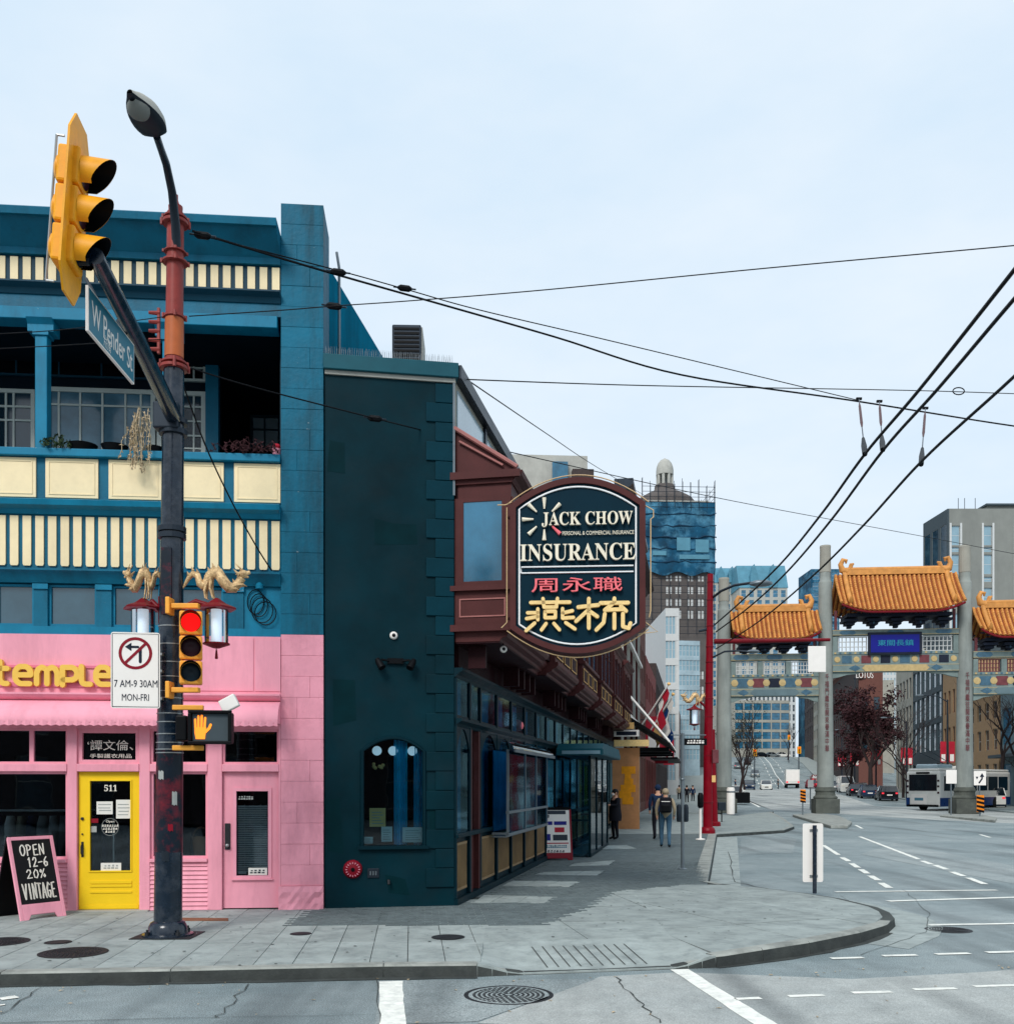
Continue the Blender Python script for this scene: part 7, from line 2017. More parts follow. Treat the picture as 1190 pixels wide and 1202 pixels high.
for s in range(4):
    c = [(-.8, -.8), (WT+.6, -.8), (WT+.6, WT), (-.8, WT)]; a, b_ = c[s], c[(s+1) % 4]
    vs = []
    for j in range(nz_+1):
        for i in range(nxx+1):
            u = i/nxx; bulge = .22*math.sin(j*math.pi/3.5)**2*random.uniform(.6, 1) + .15*math.sin(i*math.pi/3)**2
            nx_, ny_ = (b_[1]-a[1]), -(b_[0]-a[0]); l_ = math.hypot(nx_, ny_)
            zz = z0 + (z1-z0)*j/nz_ + (.5*math.sin(i*.9) if j == 0 else 0)
            vs.append((a[0]+(b_[0]-a[0])*u + nx_/l_*bulge, a[1]+(b_[1]-a[1])*u + ny_/l_*bulge, zz))
    nt_.add(vs, [(j*(nxx+1)+i, j*(nxx+1)+i+1, (j+1)*(nxx+1)+i+1, (j+1)*(nxx+1)+i) for j in range(nz_) for i in range(nxx)])
nt_.build('blue_netting', MT['net_blue'], tt, smooth=40)
for py in (604, 618, 631, 645, 660):
    b = MB()
    pts = [(-1.1 + (WT+2)*i/12, -1.05, TZ(py) + random.uniform(-.3, .3)) for i in range(13)]
    b.tube(pts, [random.uniform(.05, .22) for _ in pts], 6); b.build('net_seam', MT['net_dark'], tt, smooth=60)
for (a_, b2_, c_, d_) in ((.46, .66, 632, 647), (.74, .94, 634, 649), (.1, .3, 648, 653), (.5, .95, 652, 657)):
    MB().box(WT*a_, WT*b2_, -1.25, -1.16, TZ(d_), TZ(c_)).build('pale_net_patch', MT['copper_blue'], tt)
sc2 = MB()
for i in range(9): sc2.tube([(-.6 + (WT+1)*i/8, -.9, TZ(745)), (-.6 + (WT+1)*i/8, -.9, TZ(672))], .07, 4)
for k in range(9): sc2.tube([(-.6, -.9, TZ(744-8*k)), (WT+.4, -.9, TZ(744-8*k))], .06, 4)
sc2.build('lower_scaffold', MT['steel_dark'], tt)
MB().box(-.7, WT+.5, -.75, WT, TZ(601), TZ(593)).build('dark_mesh_band', MT['net_dark'], tt)
MB().box(.5, WT-.5, .5, WT-1, TZ(672), TZ(586)).build('upper_storeys', MT['stone_grey'], tt)
scf = MB()
for i in range(10):
    for y in (-1.0, -.2): scf.tube([(-.8 + (WT+1.4)*i/9, y, TZ(600)), (-.8 + (WT+1.4)*i/9, y, TZ(565 + random.uniform(-4, 6)))], .06, 4)
for k in range(5): zz = TZ(596 - 6*k); scf.tube([(-.8, -1, zz), (WT+.6, -1, zz)], .06, 4); scf.tube([(WT+.6, -1, zz), (WT+.6, WT, zz)], .06, 4)
for i in range(5): scf.tube([(WT+.6, WT*i/4, TZ(600)), (WT+.6, WT*i/4, TZ(568))], .06, 4)
scf.build('scaffold', MT['steel_dark'], tt)
MB().box(-.6, WT+.4, -.6, .4, TZ(600), TZ(598.5)).build('scaffold_deck', MT['wood'], tt)
dcx = at(784, 560, TY + 6).x - FT_.loc.x
b = MB(); b.lathe([(7.5, TZ(586)), (7.4, TZ(580)), (6.6, TZ(575)), (4.6, TZ(569)), (2.9, TZ(565)), (2.5, TZ(562))], 24, (dcx, WT/2, 0)); b.build('dome', MT['tower_brown'], tt, smooth=40)
b = MB(); b.lathe([(2.6, TZ(562)), (2.5, TZ(558)), (2.2, TZ(557))], 8, (dcx, WT/2, 0)); b.build('lantern_base', MT['tower_brown'], tt)
b = MB()
for k in range(8):
    a = R(22.5+45*k); b.tube([(dcx+1.75*math.cos(a), WT/2+1.75*math.sin(a), TZ(558)), (dcx+1.75*math.cos(a), WT/2+1.75*math.sin(a), TZ(543))], .38, 6)
b.build('lantern_columns', MT['stone_grey'], tt)
b = MB(); b.lathe([(2.15, TZ(545)), (2.15, TZ(540)), (2.05, TZ(536)), (1.7, TZ(531)), (1.1, TZ(527)), (.3, TZ(525)), (.05, TZ(524))], 16, (dcx, WT/2, 0)); b.build('cupola', MT['stone_grey'], tt, smooth=50)
# blue roofed blocks behind the gate
def mansard(px0, px1, pt, pe, Y, label, mw='stone_grey'):
    t, f_, L, H = tower('blue_roofed_block', label, px0, px1, pe, Y, 22, MT[mw], MT['glass_blue'], 22, 6, 0, 4.2, .4)
    dz = (pe - pt)*Y/F
    b = MB(); b.profx([(-.3, H), (22.3, H), (17, H+dz), (5, H+dz)], -.3, L+.3); b.build('roof', MT['copper_blue'], t, fr=f_)
    for k in range(2):
        xx = L*(.3+.4*k); b = MB(); b.prism([(xx-1.6, H), (xx+1.6, H), (xx+1.6, H+dz*.5), (xx, H+dz*.95), (xx-1.6, H+dz*.5)], -.8, 5); b.build('dormer', MT['copper_blue'], t, fr=f_)
    return t
mansard(836, 869, 664, 684, 430, 'blue copper roofed block left of two behind the gate roofs')
mansard(868, 924, 661, 690, 415, 'blue copper roofed block right of two behind the gate roofs')
tower('slim_blue_tower', 'slim dark blue tower behind the middle gate column', 952, 985, 668, 320, 14, MT['net_blue'], MT['glass_blue'], 14, 3, 0, 3.4, .3)
# office at the top of the hill
t, f_, L, H = tower('banded_office', 'banded office building closing the street at the top of the hill', 862, 928, 822, 325, 25, MT['pale_stone'], MT['glass_blue'], 12, 6, R(4), 3.2, .12, MT['steel_dark'])
t, f_, L, H = tower('white_grid_block', 'white block with a grid of dark windows above the hilltop office', 874, 934, 792, 380, 25, MT['white_wall'], MT['glass_dark'], 14, 12, 0, 3.6, .5)
# right side of the street
GT = thing('grey_hotel', 'tall grey hotel block with narrow white-framed windows behind the right gate roof', 'building', fr=Fr((at(1114, 900, 150).x, 150, zg(150)), 0.0))
fh_ = Fr(GT['_l'], 0.0); Hh = at(1114, 597, 150).z - zg(150); Lh = at(1240, 900, 150).x - at(1114, 900, 150).x
zwin = lambda a: at(1130, a, 150).z - zg(150)
rows = sorted([(zwin(y2), zwin(y1)) for y1, y2 in ((617, 640), (642, 648), (651, 674), (677, 683), (690, 712), (720, 742), (750, 772), (780, 800))])
cols_ = [(Lh*f - .65, Lh*f + .65) for f in (.06, .36, .66, .92)]
facade(GT, fh_, 0, Lh, rows, cols_, Hh, 8.8, MT['grey_wall'], MT['glass_sky'], MT['white_wall'], rec=.25)
for f in (.06, .36, .66, .92): MB().box(Lh*f-.95, Lh*f-.66, -.1, -.002, zwin(805), zwin(614)).build('window_strip', MT['white_wall'], GT, fr=fh_); MB().box(Lh*f+.66, Lh*f+.95, -.1, -.002, zwin(805), zwin(614)).build('window_strip', MT['white_wall'], GT, fr=fh_)
xs_ = GT['_l'][0] - .25
fsd = Fr((xs_, 158.8, zg(150)), R(-90)); Ls = 8.8
facade(GT, fsd, 0, Ls-.02, [(2, 7.5), (9, 14), (15.5, 20.5), (22, 27), (28, Hh-2.2)], 3, Hh, .249, MT['grey_dark'], MT['glass_dark'], MT['grey_wall'], pier=.25, rec=.1)
MB().box(Lh*.5, Lh*.8, 5, 12, Hh, Hh+1.8).build('plant_room', MT['grey_wall'], GT, fr=fh_); MB().box(Lh*.48, Lh*.82, 4.5, 12.5, Hh+1.8, Hh+2.1).build('plant_roof', MT['grey_dark'], GT, fr=fh_)
for x in (.14, .2, .3): MB().tube([(Lh*x, 2, Hh), (Lh*x, 2, Hh+2.2)], .05, 5).build('aerial', MT['steel_dark'], GT, fr=fh_)
def right(name, label, Y0, Y1, H, mw, mg, rows, cols, mt='window_white', pier=.4, dep=14, off=4.3, corn=None, base_z=0.0):
    f_ = rightfr(Y1, off); L = math.hypot(Y1-Y0, (Y1-Y0)*KS) - .05
    t = thing(name, label, 'building', fr=f_)
    facade(t, f_, 0, L, rows, cols, H, dep, MT[mw], MT[mg], MT[mt], pier=pier, base_z=base_z)
    if corn: cornice(t, f_, -.1, L+.1, H, MT[corn], .6, .6)
    return t, f_, L
t, f_, L = right('blue_shop_building', 'blue-grey shop building at the right edge behind the gate', 58, 82, 9.6, 'blue_grey', 'glass_blue', [(.5, 3.4), (5, 8)], 7, 'teal', .25, corn='grey_dark')
MB().box(0, L, -1.0, -.01, 3.9, 4.15).build('canopy', MT['grey_dark'], t, fr=f_); MB().box(-.6, -.01, .3, 8, 3.9, 4.15).build('canopy', MT['grey_dark'], t, fr=f_)
for x in (.25, 3.6): MB().box(-.08, -.01, x, x+2.2, .4, 3.3).build('side_window', MT['glass_blue'], t, fr=f_); MB().box(-.08, -.01, x, x+2.2, 5, 8).build('side_window', MT['glass_pale'], t, fr=f_)
right('ochre_brick_house', 'low ochre brick house between the blue shop and taller ochre block', 82.4, 95.5, 9.6, 'brick_ochre', 'glass_dark', [(.6, 3.4), (4.6, 6.4), (7.3, 8.8)], 5, 'pale_stone', .5, corn='brick_ochre')
right('ochre_brick_block', 'tall ochre brick block right of the dark modern building', 96, 104, 14.2, 'brick_ochre', 'glass_dark', [(.6, 3.4), (5, 7.4), (8.8, 11.2)], 4, 'brick_brown', .5, corn='brick_ochre', base_z=-.5)
right('dark_modern_block', 'dark modern block with projecting balcony frames along the right row', 104.5, 121, 17, 'grey_dark', 'glass_dark', [(.6, 3.6), (5, 8), (8.6, 11.4), (12, 14.8)], 6, 'blue_grey', .18, base_z=-.5)
right('buff_block', 'narrow buff stone block next to the dark modern building', 121.5, 133, 18, 'pale_stone', 'glass_dark', [(.6, 3.6), (5, 7.5), (8.5, 11), (12, 14.5)], 5, 'grey_dark', .4, base_z=-.5)
t, f_, L = right('old_hotel', 'brown old hotel with rooftop letters behind the dark red tree', 172, 216, 19.2, 'brick_dark', 'glass_dark', [(.6, 3.6), (5.4, 7.8), (9, 11.4), (12.6, 15)], 12, 'brick_brown', .5, corn='brick_brown', base_z=-3, dep=4)
ex = f_.w((L, 0, 0)); fe = Fr((ex.x, ex.y - .3, zg(172)), R(-12.7))
facade(t, fe, 0.02, 4, [(6.4, 8.8), (10, 12.4), (13.6, 16)], 2, 20.6, .25, MT['brick_brown'], MT['glass_dark'], MT['brick_dark'], pier=.5)
fl_ = Fr((at(996, 790, 171).x, 171.4, zg(172)), 0.0)
b = MB(); wtext(b, 'LOTUS', 1.4, 4.4, 19.3, 20.4, 0, .2); b.build('roof_letters', MT['sign_white'], t, fr=fl_)
b = MB()
for x in (1.3, 4.5): b.tube([(x, .15, 17.5), (x, .15, 20.4)], .08, 5)
b.tube([(1, .15, 19.2), (4.7, .15, 19.2)], .08, 5); b.build('letter_frame', MT['steel_dark'], t, fr=fl_)
right('pale_hill_building', 'pale old building on the right slope of the hill', 222, 262, 17, 'pale_stone', 'glass_dark', [(.6, 3.6), (5.4, 7.8), (9, 11.4), (12.6, 15)], 10, 'grey_dark', .45, base_z=-6, corn='pale_stone')
right('hilltop_dark_block', 'dark narrow block at the crest of the hill on the right', 264, 292, 24, 'brick_dark', 'glass_dark', [(4, 8), (9, 13), (14, 18)], 5, 'grey_dark', .4, base_z=-6)
tower('pale_far_tower', 'pale faint tower in the gap beyond the red tree', 1036, 1060, 780, 330, 20, MT['white_wall'], MT['glass_pale'], 14, 6, 0, 3.6, .5)
# rooftop structures showing above the hanging sign
t, f_, L, H = tower('rooftop_workshop', 'grey stepped rooftop block above the hanging sign', 596, 690, 533, 75, 14, MT['stone_grey'], MT['glass_dark'], 0, 4, R(4))
MB().box(3.4, 4.6, -.4, 0, H-2.6, H-.6).build('roof_hatch', MT['glass_blue'], t, fr=f_)
MB().box(L*.8, L+.4, -.6, 2, H-3, H-1.2).build('parapet_step', MT['brick_dark'], t, fr=f_)

# street front across the road behind the camera: it is what the shop windows mirror
FO = Fr((22, -17, SW), R(180 + 4))
bo_ = thing('opposite_terrace', 'brown brick terrace across the road, seen only as reflection in shop windows', 'building', fr=FO)
facade(bo_, FO, 0, 46, [(.6, 3.2), (4.2, 6.2)], 16, 7.2, 10, MT['brick_dark'], MT['glass_dark'], MT['pale_stone'], pier=.45)
cornice(bo_, FO, 0, 46, 7.2, MT['brick_brown'], .6, .6)
# ================================================================== VEHICLES
def car(label, loc, rz, L=4.5, W=1.82, H=1.5, paint='car_black', kind='car', group='cars along the street', face=1, name='parked_car', lit=False):
    """local x = length (front at +x), wheels on z=0"""
    t = thing(name, label, 'van' if kind == 'van' else 'car', loc, rz, group)
    gc = .17
    if kind == 'van':
        st_ = [(-.5, .70, .95, .95), (-.49, .5, 1.0, 1.0), (.22, .5, 1.0, 1.0), (.36, .52, .98, .78), (.48, .5, .62, .62), (.5, .42, .5, .5)]
        belt = .58
    elif kind == 'suv':
        st_ = [(-.5, .35, .62, .62), (-.47, .3, .94, .94), (-.2, .3, 1, 1), (.08, .3, .98, .98), (.24, .3, .62, .62), (.44, .3, .56, .56), (.5, .35, .48, .48)]
        belt = .62
    else:
        st_ = [(-.5, .35, .58, .58), (-.40, .3, .66, .66), (-.26, .3, .95, .95), (-.05, .3, 1, 1), (.08, .3, .96, .96), (.24, .3, .62, .62), (.44, .3, .54, .54), (.5, .35, .46, .46)]
        belt = .60
    # lower body: loft of rounded sections up to the belt line
    xs_ = [s[0]*L for s in st_]; tops = [min(s[2], belt)*H for s in st_]
    b = MB(); n = 8
    for x, tz in zip(xs_, tops):
        e = 1 - .10*abs(x/(L/2))**6; w_ = W/2*e
        for (yy, zz) in ((-w_*.9, gc), (-w_, gc+.12), (-w_, tz*.75), (-w_*.92, tz), (w_*.92, tz), (w_, tz*.75), (w_, gc+.12), (w_*.9, gc)): b.v.append(Vector((x, yy, zz)))
    k = len(xs_)
    b.f += [[i*n+j, (i+1)*n+j, (i+1)*n+(j+1) % n, i*n+(j+1) % n] for i in range(k-1) for j in range(n)] + [list(range(n)), list(range(k*n-1, (k-1)*n-1, -1))]; b.m = [0]*len(b.f)
    b.build('body', MT[paint], t, smooth=35)
    # greenhouse
    top_st = [(x, s[2]*H) for x, s in zip(xs_, st_) if s[2] > belt + .08]
    fx = [x for x, z in top_st]
    g = MB(); x0, x1 = fx[0], fx[-1]
    rear = -.50*L if kind in ('van', 'suv') else -.40*L
    front = (.48 if kind == 'van' else .26)*L
    sec = [(rear, belt*H, .90), (x0 + .02*L, H*.97, .78), ((x0+x1)/2, H, .78), (x1 - .02*L, H*.97, .76), (front, belt*H, .88)]
    for x, z, wf in sec:
        w_ = W/2*wf; wb = W/2*.92
        g.v += [Vector((x, -wb if z > belt*H+.01 else -w_, belt*H-.01)), Vector((x, -w_, z)), Vector((x, w_, z)), Vector((x, wb if z > belt*H+.01 else w_, belt*H-.01))]
    g.f = [[i*4+j, (i+1)*4+j, (i+1)*4+j+1, i*4+j+1] for i in range(4) for j in range(3)]; g.m = [0]*len(g.f)
    g.build('windows', MT['car_glass'] if kind != 'van' else MT['car_glass'], t, smooth=30)
    r_ = MB(); pts = sec[1:4]
    r_.add([Vector((x, s*W/2*wf*.98, z + .012)) for x, z, wf in pts for s in (-1, 1)], [(2*i, 2*i+2, 2*i+3, 2*i+1) for i in range(2)]); 
    r_.build('roof', MT[paint], t)
    p = MB()
    for s in (-1, 1):
        for (a, c) in ((0, 1), (4, 3)): p.tube([(sec[a][0], s*W/2*sec[a][2], sec[a][1]), (sec[c][0], s*W/2*sec[c][2], sec[c][1])], .04, 5)
        p.tube([((x0+x1)/2, s*W/2*.92, belt*H), ((x0+x1)/2, s*W/2*.79, H*.99)], .05, 5)
        if kind == 'van': p.box(rear, (x0+x1)/2, s*W/2*.93-.02, s*W/2*.93+.02, belt*H, H*.96)
    p.build('pillars', MT[paint], t)
    for s in (-1, 1):
        for x in (-.31*L, .31*L):
            M_ = Matrix.Rotation(R(90), 3, 'X')
            w_ = MB(); w_.lathe([(.16, -.11), (.31, -.11), (.33, -.07), (.33, .07), (.31, .11), (.16, .11)], 18, (x, s*(W/2-.10), .33), M_); o = w_.build('wheel', MT['rubber'], t, smooth=40)
            MB().lathe([(.19, -.112), (.17, -.09), (.05, -.10), (.001, -.1)], 12, (x, s*(W/2-.10), .33), Matrix.Rotation(R(90*s), 3, 'X')).build('rim', MT['galv'], o)
        MB().box(L/2-.10, L/2+.012, s*W*.30-.17, s*W*.30+.17, .46*H-.10, .46*H+.02).build('headlight', MT['lamp_pale'], t)
        MB().box(-L/2-.012, -L/2+.1, s*W*.36-.12, s*W*.36+.10, .52*H-.08, .52*H+.07).build('tail_light', MT['tail_red'], t)
        MB().ball((front-.32*(L/4.5), s*(W/2+.08), belt*H+.05), .10, 8, (.7, 1, .8)).build('mirror', MT[paint], t)
    MB().box(L/2-.05, L/2+.015, -.28, .28, .30*H-.08, .30*H+.06).build('grille', MT['black'], t); MB().box(-L/2-.016, -L/2, -.26, .26, .40*H-.06, .40*H+.06).build('number_plate', MT['sign_white'], t)
    MB().box(-L/2-.03, -L/2+.1, -W*.46, W*.46, .22, .36).build('bumper', MT['steel_dark'], t)
    return t
SR = math.atan2(1, KS)                          # street heading away from the camera
def lane(Y, off): return Vector((kerbL(Y) + off, Y, zg(Y) + .01))
tilt = lambda Y: 0
def carat(px, Y, rz, label, **k):
    p = Vector(((px - CX)/F*Y, Y, zg(Y) + .01)); t = car(label, p, rz, **k)
    sl = (zg(Y+2) - zg(Y-2))/4
    if abs(sl) > .01: t.rotation_euler = (0, -math.atan(sl)*(1 if abs(rz - SR) < 1 else -1), rz)
    return t
# parked row on the right
carat(1040, 101, SR, 'black hatchback parked nearest in the right-hand row', kind='suv', paint='car_black', H=1.55)
carat(1018, 110, SR, 'dark car parked second in the right-hand row', paint='car_blue')
carat(1004, 119, SR, 'black saloon parked third in the right-hand row', paint='car_black')
carat(1008, 129, SR, 'dark saloon parked fourth in the right-hand row', paint='car_black', kind='suv')
carat(992, 137, SR + 3.14159, 'white van parked beyond the dark cars in the right-hand row', kind='van', paint='car_white', L=5.4, W=2.0, H=2.3, name='parked_van')
carat(977, 150, SR, 'far silver car parked beside the middle gate column', paint='car_silver')
# moving and waiting cars on the left part of the road
carat(879, 156, SR + 3.14159, 'dark blue car facing the gate in the left lane', paint='car_blue', name='oncoming_car')
carat(899, 156, SR + 3.14159, 'white saloon facing the gate in the middle lane', paint='car_white', name='oncoming_car')
carat(886, 208, SR + 3.14159, 'silver car coming down the hill', paint='car_silver', name='oncoming_car')
carat(877, 243, SR + 3.14159, 'dark car higher up the hill on its left side', paint='car_black', name='oncoming_car')
carat(862.5, 103, SR, 'white car parked behind the left gate column', paint='car_white')
carat(866, 232, SR, 'small pale car parked on the hill by the left kerb', paint='car_silver')
carat(1158, 77, SR, 'white hatchback just right of the right gate column', paint='car_white', kind='suv', H=1.65)
carat(952, 168, SR, 'red car with glowing tail lamps left of the middle gate column', paint='sign_red')
carat(957, 190, SR, 'second car queueing beyond the red car', paint='brick_red', kind='suv')
for i, (px, m) in enumerate(((894, 'car_black'), (906, 'car_silver'), (918, 'car_white'))):
    carat(px, 289 + i*.5, R(3), ['black car crossing at the crest of the hill', 'silver car crossing at the crest of the hill', 'white car crossing at the crest of the hill'][i], paint=m, name='crossing_car')
# box truck
Yt = 172; t = thing('box_truck', 'white box truck stopped beyond the left part of the gate', 'truck', Vector(((929-CX)/F*Yt, Yt, zg(Yt)+.01)), SR)
MB().box(-3.2, 1.5, -1.15, 1.15, .75, 3.2).build('box', MT['car_white'], t, bevel=.05)
b = MB(); b.v = [Vector(p) for y in (-1.05, 1.05) for p in ((1.6, y, .5), (3.5, y, .5), (3.5, y, 1.2), (3.1, y, 2.2), (1.6, y, 2.3))]; b.f = [[0, 1, 2, 3, 4], [9, 8, 7, 6, 5]] + [[i, i+5, (i+1) % 5+5, (i+1) % 5] for i in range(5)]; b.m = [0]*7; b.build('cab', MT['car_white'], t)
MB().box(-3.3, 1.5, -1.0, 1.0, .45, .749).build('chassis', MT['black'], t)
for s in (-1, 1):
    for x in (-2.2, 2.5): MB().lathe([(.2, -.14), (.45, -.14), (.46, .0), (.45, .14), (.2, .14)], 16, (x, s*.95, .46), Matrix.Rotation(R(90), 3, 'X')).build('wheel', MT['rubber'], t, smooth=40)
    MB().box(-3.24, -3.2, s*.95-.15, s*.95+.15, .9, 1.15).build('tail_light', MT['tail_red'], t)
MB().box(-3.23, -3.201, -1.0, 1.0, 1.2, 3.0).build('rear_door', MT['sign_white'], t)
# city bus standing beyond the right gate column
YB = 70.0; pB = Vector(((1083-CX)/F*YB, YB, .01))
bu = thing('city_bus', 'blue and white low-floor city bus behind the right gate column', 'bus', pB, R(40))
Lb_, Wb_, Hb_ = 11.5, 2.5, 3.05
def BP(nm, mb, m, par=None, **k): return mb.build(nm, MT[m], par or bu, **k)
BP('body', MB().box(0, Lb_, -Wb_/2, Wb_/2, .32, 2.86), 'car_white', bevel=.12)
BP('roof', MB().box(.1, Lb_-.1, -Wb_/2+.08, Wb_/2-.08, 2.861, Hb_), 'car_white', bevel=.08)
BP('roof_unit', MB().box(.5, 2.9, -.8, .8, Hb_+.001, Hb_+.32), 'glass_pale', bevel=.1); BP('roof_unit', MB().box(4, 6, -.9, .9, Hb_+.001, Hb_+.22), 'car_white', bevel=.08)
BP('rear_window', MB().box(-.02, .0, -1.02, 1.02, 1.45, 2.62), 'car_glass'); BP('engine_grille', MB().box(-.03, -.001, -.35, .95, .45, 1.25), 'car_white')
BP('poster', MB().box(-.045, -.031, -.28, .85, .5, 1.2), 'sign_white'); BP('poster_print', MB().box(-.05, -.0455, -.05, .6, .75, .95), 'copper_blue')
BP('side_skirt', MB().box(.02, Lb_-.05, -Wb_/2-.012, -Wb_/2-.001, .33, .95), 'bus_blue'); BP('side_skirt', MB().box(.02, Lb_-.05, Wb_/2+.001, Wb_/2+.012, .33, .95), 'bus_blue'); BP('rear_corner', MB().box(-.02, -.001, .97, 1.24, .40, .95), 'bus_blue')
for s in (-1, 1):
    for k in range(6): BP('side_window', MB().box(.6+1.75*k, 2.2+1.75*k, s*(Wb_/2+.004)-.005, s*(Wb_/2+.004)+.005, 1.45, 2.5), 'car_glass')
    for x in (2.3, 8.8): w_ = MB().lathe([(.25, -.15), (.47, -.15), (.48, 0), (.47, .15), (.25, .15)], 18, (x, s*1.12, .48), Matrix.Rotation(R(90), 3, 'X')).build('wheel', MT['rubber'], bu, smooth=40)
    for z in (1.25, 1.7, 2.1): BP('tail_light', MB().box(-.03, -.001, s*1.13-.07, s*1.13+.07, z, z+.14), 'lens_off')
BP('bumper', MB().box(-.10, .0, -1.15, 1.15, .30, .46), 'black'); BP('destination_display', MB().box(-.015, -.001, -.5, .5, 2.66, 2.80), 'black')
for k in (-.4, .4): BP('trolley_boom', MB().tube([(4.5, k*.5, Hb_+.2), (1.5, k, Hb_+.9), (-1.0, k*1.3, Hb_+1.5)], .03, 6), 'steel_dark')
# ================================================================== PEOPLE
def person(name, label, loc, rz, pose, cols, h=1.74, extra=None):
    t = thing(name, label, 'person', loc, rz)
    s = h/1.74
    J = dict(pel=(0, 0, .95), ch=(0, .02, 1.25), nk=(0, .01, 1.46), hd=(0, -.02, 1.56), top=(0, -.01, 1.70),
             shL=(-.19, .01, 1.40), elL=(-.25, .03, 1.12), haL=(-.24, -.06, .87), shR=(.19, .01, 1.40), elR=(.25, .03, 1.12), haR=(.24, -.06, .87),
             hpL=(-.10, 0, .90), knL=(-.11, -.03, .50), anL=(-.11, .02, .09), toL=(-.12, -.17, .04), hpR=(.10, 0, .90), knR=(.11, -.03, .50), anR=(.11, .02, .09), toR=(.12, -.17, .04))
    J.update(pose)
    Rd = dict(pel=.145, ch=.15, nk=.062, hd=.095, top=.075, shL=.075, elL=.052, haL=.036, shR=.075, elR=.052, haR=.036, hpL=.10, knL=.068, anL=.05, toL=.038, hpR=.10, knR=.068, anR=.05, toR=.038)
    E = [('pel', 'ch'), ('ch', 'nk'), ('nk', 'hd'), ('hd', 'top'), ('ch', 'shL'), ('shL', 'elL'), ('elL', 'haL'), ('ch', 'shR'), ('shR', 'elR'), ('elR', 'haR'), ('pel', 'hpL'), ('hpL', 'knL'), ('knL', 'anL'), ('anL', 'toL'), ('pel', 'hpR'), ('hpR', 'knR'), ('knR', 'anR'), ('anR', 'toR')]
    for sd in 'LR':                                    # five fingers on each hand
        a = Vector(J['ha'+sd]); d = (a - Vector(J['el'+sd])).normalized(); o = d.orthogonal().normalized()
        for i, ln in enumerate((.06, .085, .09, .085, .07)):
            k = 'f%s%d' % (sd, i); J[k] = tuple(a + d*(ln if i else .04) + Vector((0, -.04 + .022*i, 0)) + (Vector((0, -.03, 0)) if i == 0 else Vector())); Rd[k] = .010; E.append(('ha'+sd, k))
    keys = list(J); idx = {k: i for i, k in enumerate(keys)}
    me = bpy.data.meshes.new('body'); me.from_pydata([Vector(J[k])*s for k in keys], [(idx[a], idx[b]) for a, b in E], [])
    ob = bpy.data.objects.new('tmp', me); col.objects.link(ob)
    m = ob.modifiers.new('skin', 'SKIN'); m.use_smooth_shade = True
    for i, k in enumerate(keys):
        me.skin_vertices[0].data[i].radius = (Rd[k]*s*(1.12 if k in ('pel', 'ch') else 1), Rd[k]*s*(.85 if k in ('pel', 'ch') else 1))
        me.skin_vertices[0].data[i].use_root = (k == 'pel')
    ob.modifiers.new('sub', 'SUBSURF').levels = 1
    dg = bpy.context.evaluated_depsgraph_get()
    nm = bpy.data.meshes.new_from_object(ob.evaluated_get(dg)); bpy.data.objects.remove(ob)
    zone = {'top': 'hair', 'hd': 'head', 'nk': 'skin', 'toL': 'shoe', 'toR': 'shoe', 'knL': 'legs', 'knR': 'legs', 'anL': 'legs', 'anR': 'legs', 'hpL': 'legs', 'hpR': 'legs', 'haL': 'skin', 'haR': 'skin'}
    slots = ['top', 'legs', 'skin', 'hair', 'shoe']
    nm.materials.clear()
    for q in slots: nm.materials.append(MT[cols[q]])
    P_ = {k: Vector(J[k])*s for k in J}
    for pg in nm.polygons:
        c = pg.center; k = min(P_, key=lambda q: (P_[q]-c).length); z = 'skin' if k[0] == 'f' else zone.get(k, 'top')
        if z == 'skin' and k[:2] == 'ha' and (P_[k]-c).length > .075: z = 'top' if c.z > .92*s else 'legs'
        if k[0] == 'f' and (P_[k]-c).length > .06: z = 'legs'
        if z == 'head': z = 'hair' if c.y > P_['hd'].y + .01 or c.z > P_['hd'].z + .07 else 'skin'
        if k in ('anL', 'anR') and c.z < .10*s: z = 'shoe'
        pg.material_index = slots.index(z); pg.use_smooth = True
    o = bpy.data.objects.new('body', nm); col.objects.link(o); o.parent = t
    hd = P_['hd']
    f = MB(); f.tube([hd + Vector((0, -.09, .02)), hd + Vector((0, -.125, -.01))], [.012, .018], 6)
    for q in (-1, 1): f.ball(hd + Vector((q*.035, -.085, .03)), .012, 6); f.ball(hd + Vector((q*.09, 0, .01)), .025, 6, (.5, 1, 1.4))
    f.build('face_features', MT[cols['skin']], t)
    hr = MB(); hr.ball(hd + Vector((0, .02, .06)), .108*s, 12, (.92, 1.05, .95)); hr.build('hair', MT[cols['hair']], t, smooth=60)
    return t, P_
p0 = gr(781, 995.5)
t, P_ = person('person', 'person walking away in khaki jacket and jeans with black backpack', p0, R(172), dict(anL=(-.10, .16, .12), knL=(-.10, -.02, .5), toL=(-.11, .0, .04), anR=(.11, -.14, .09), knR=(.11, -.14, .50), toR=(.12, -.33, .04), elL=(-.26, .08, 1.12), elR=(.26, -.02, 1.12)),
    dict(top='cloth_khaki', legs='denim', skin='skin', hair='cloth_khaki', shoe='black'), 1.74)
b = MB(); b.box(-.17, .17, .13, .36, 1.02, 1.46); b.build('backpack', MT['cloth_black'], t, bevel=.05); b = MB(); b.box(-.12, .12, .361, .41, 1.05, 1.25); b.build('backpack_pocket', MT['black'], t, bevel=.02)
MB().box(-.12, .12, .362, .37, 1.33, 1.35).build('reflective_strip', MT['sign_white'], t)
b = MB()
for q in (-1, 1): b.tube([(q*.11, .14, 1.42), (q*.12, 0, 1.50), (q*.12, -.15, 1.36), (q*.14, .10, 1.10)], .022, 6)
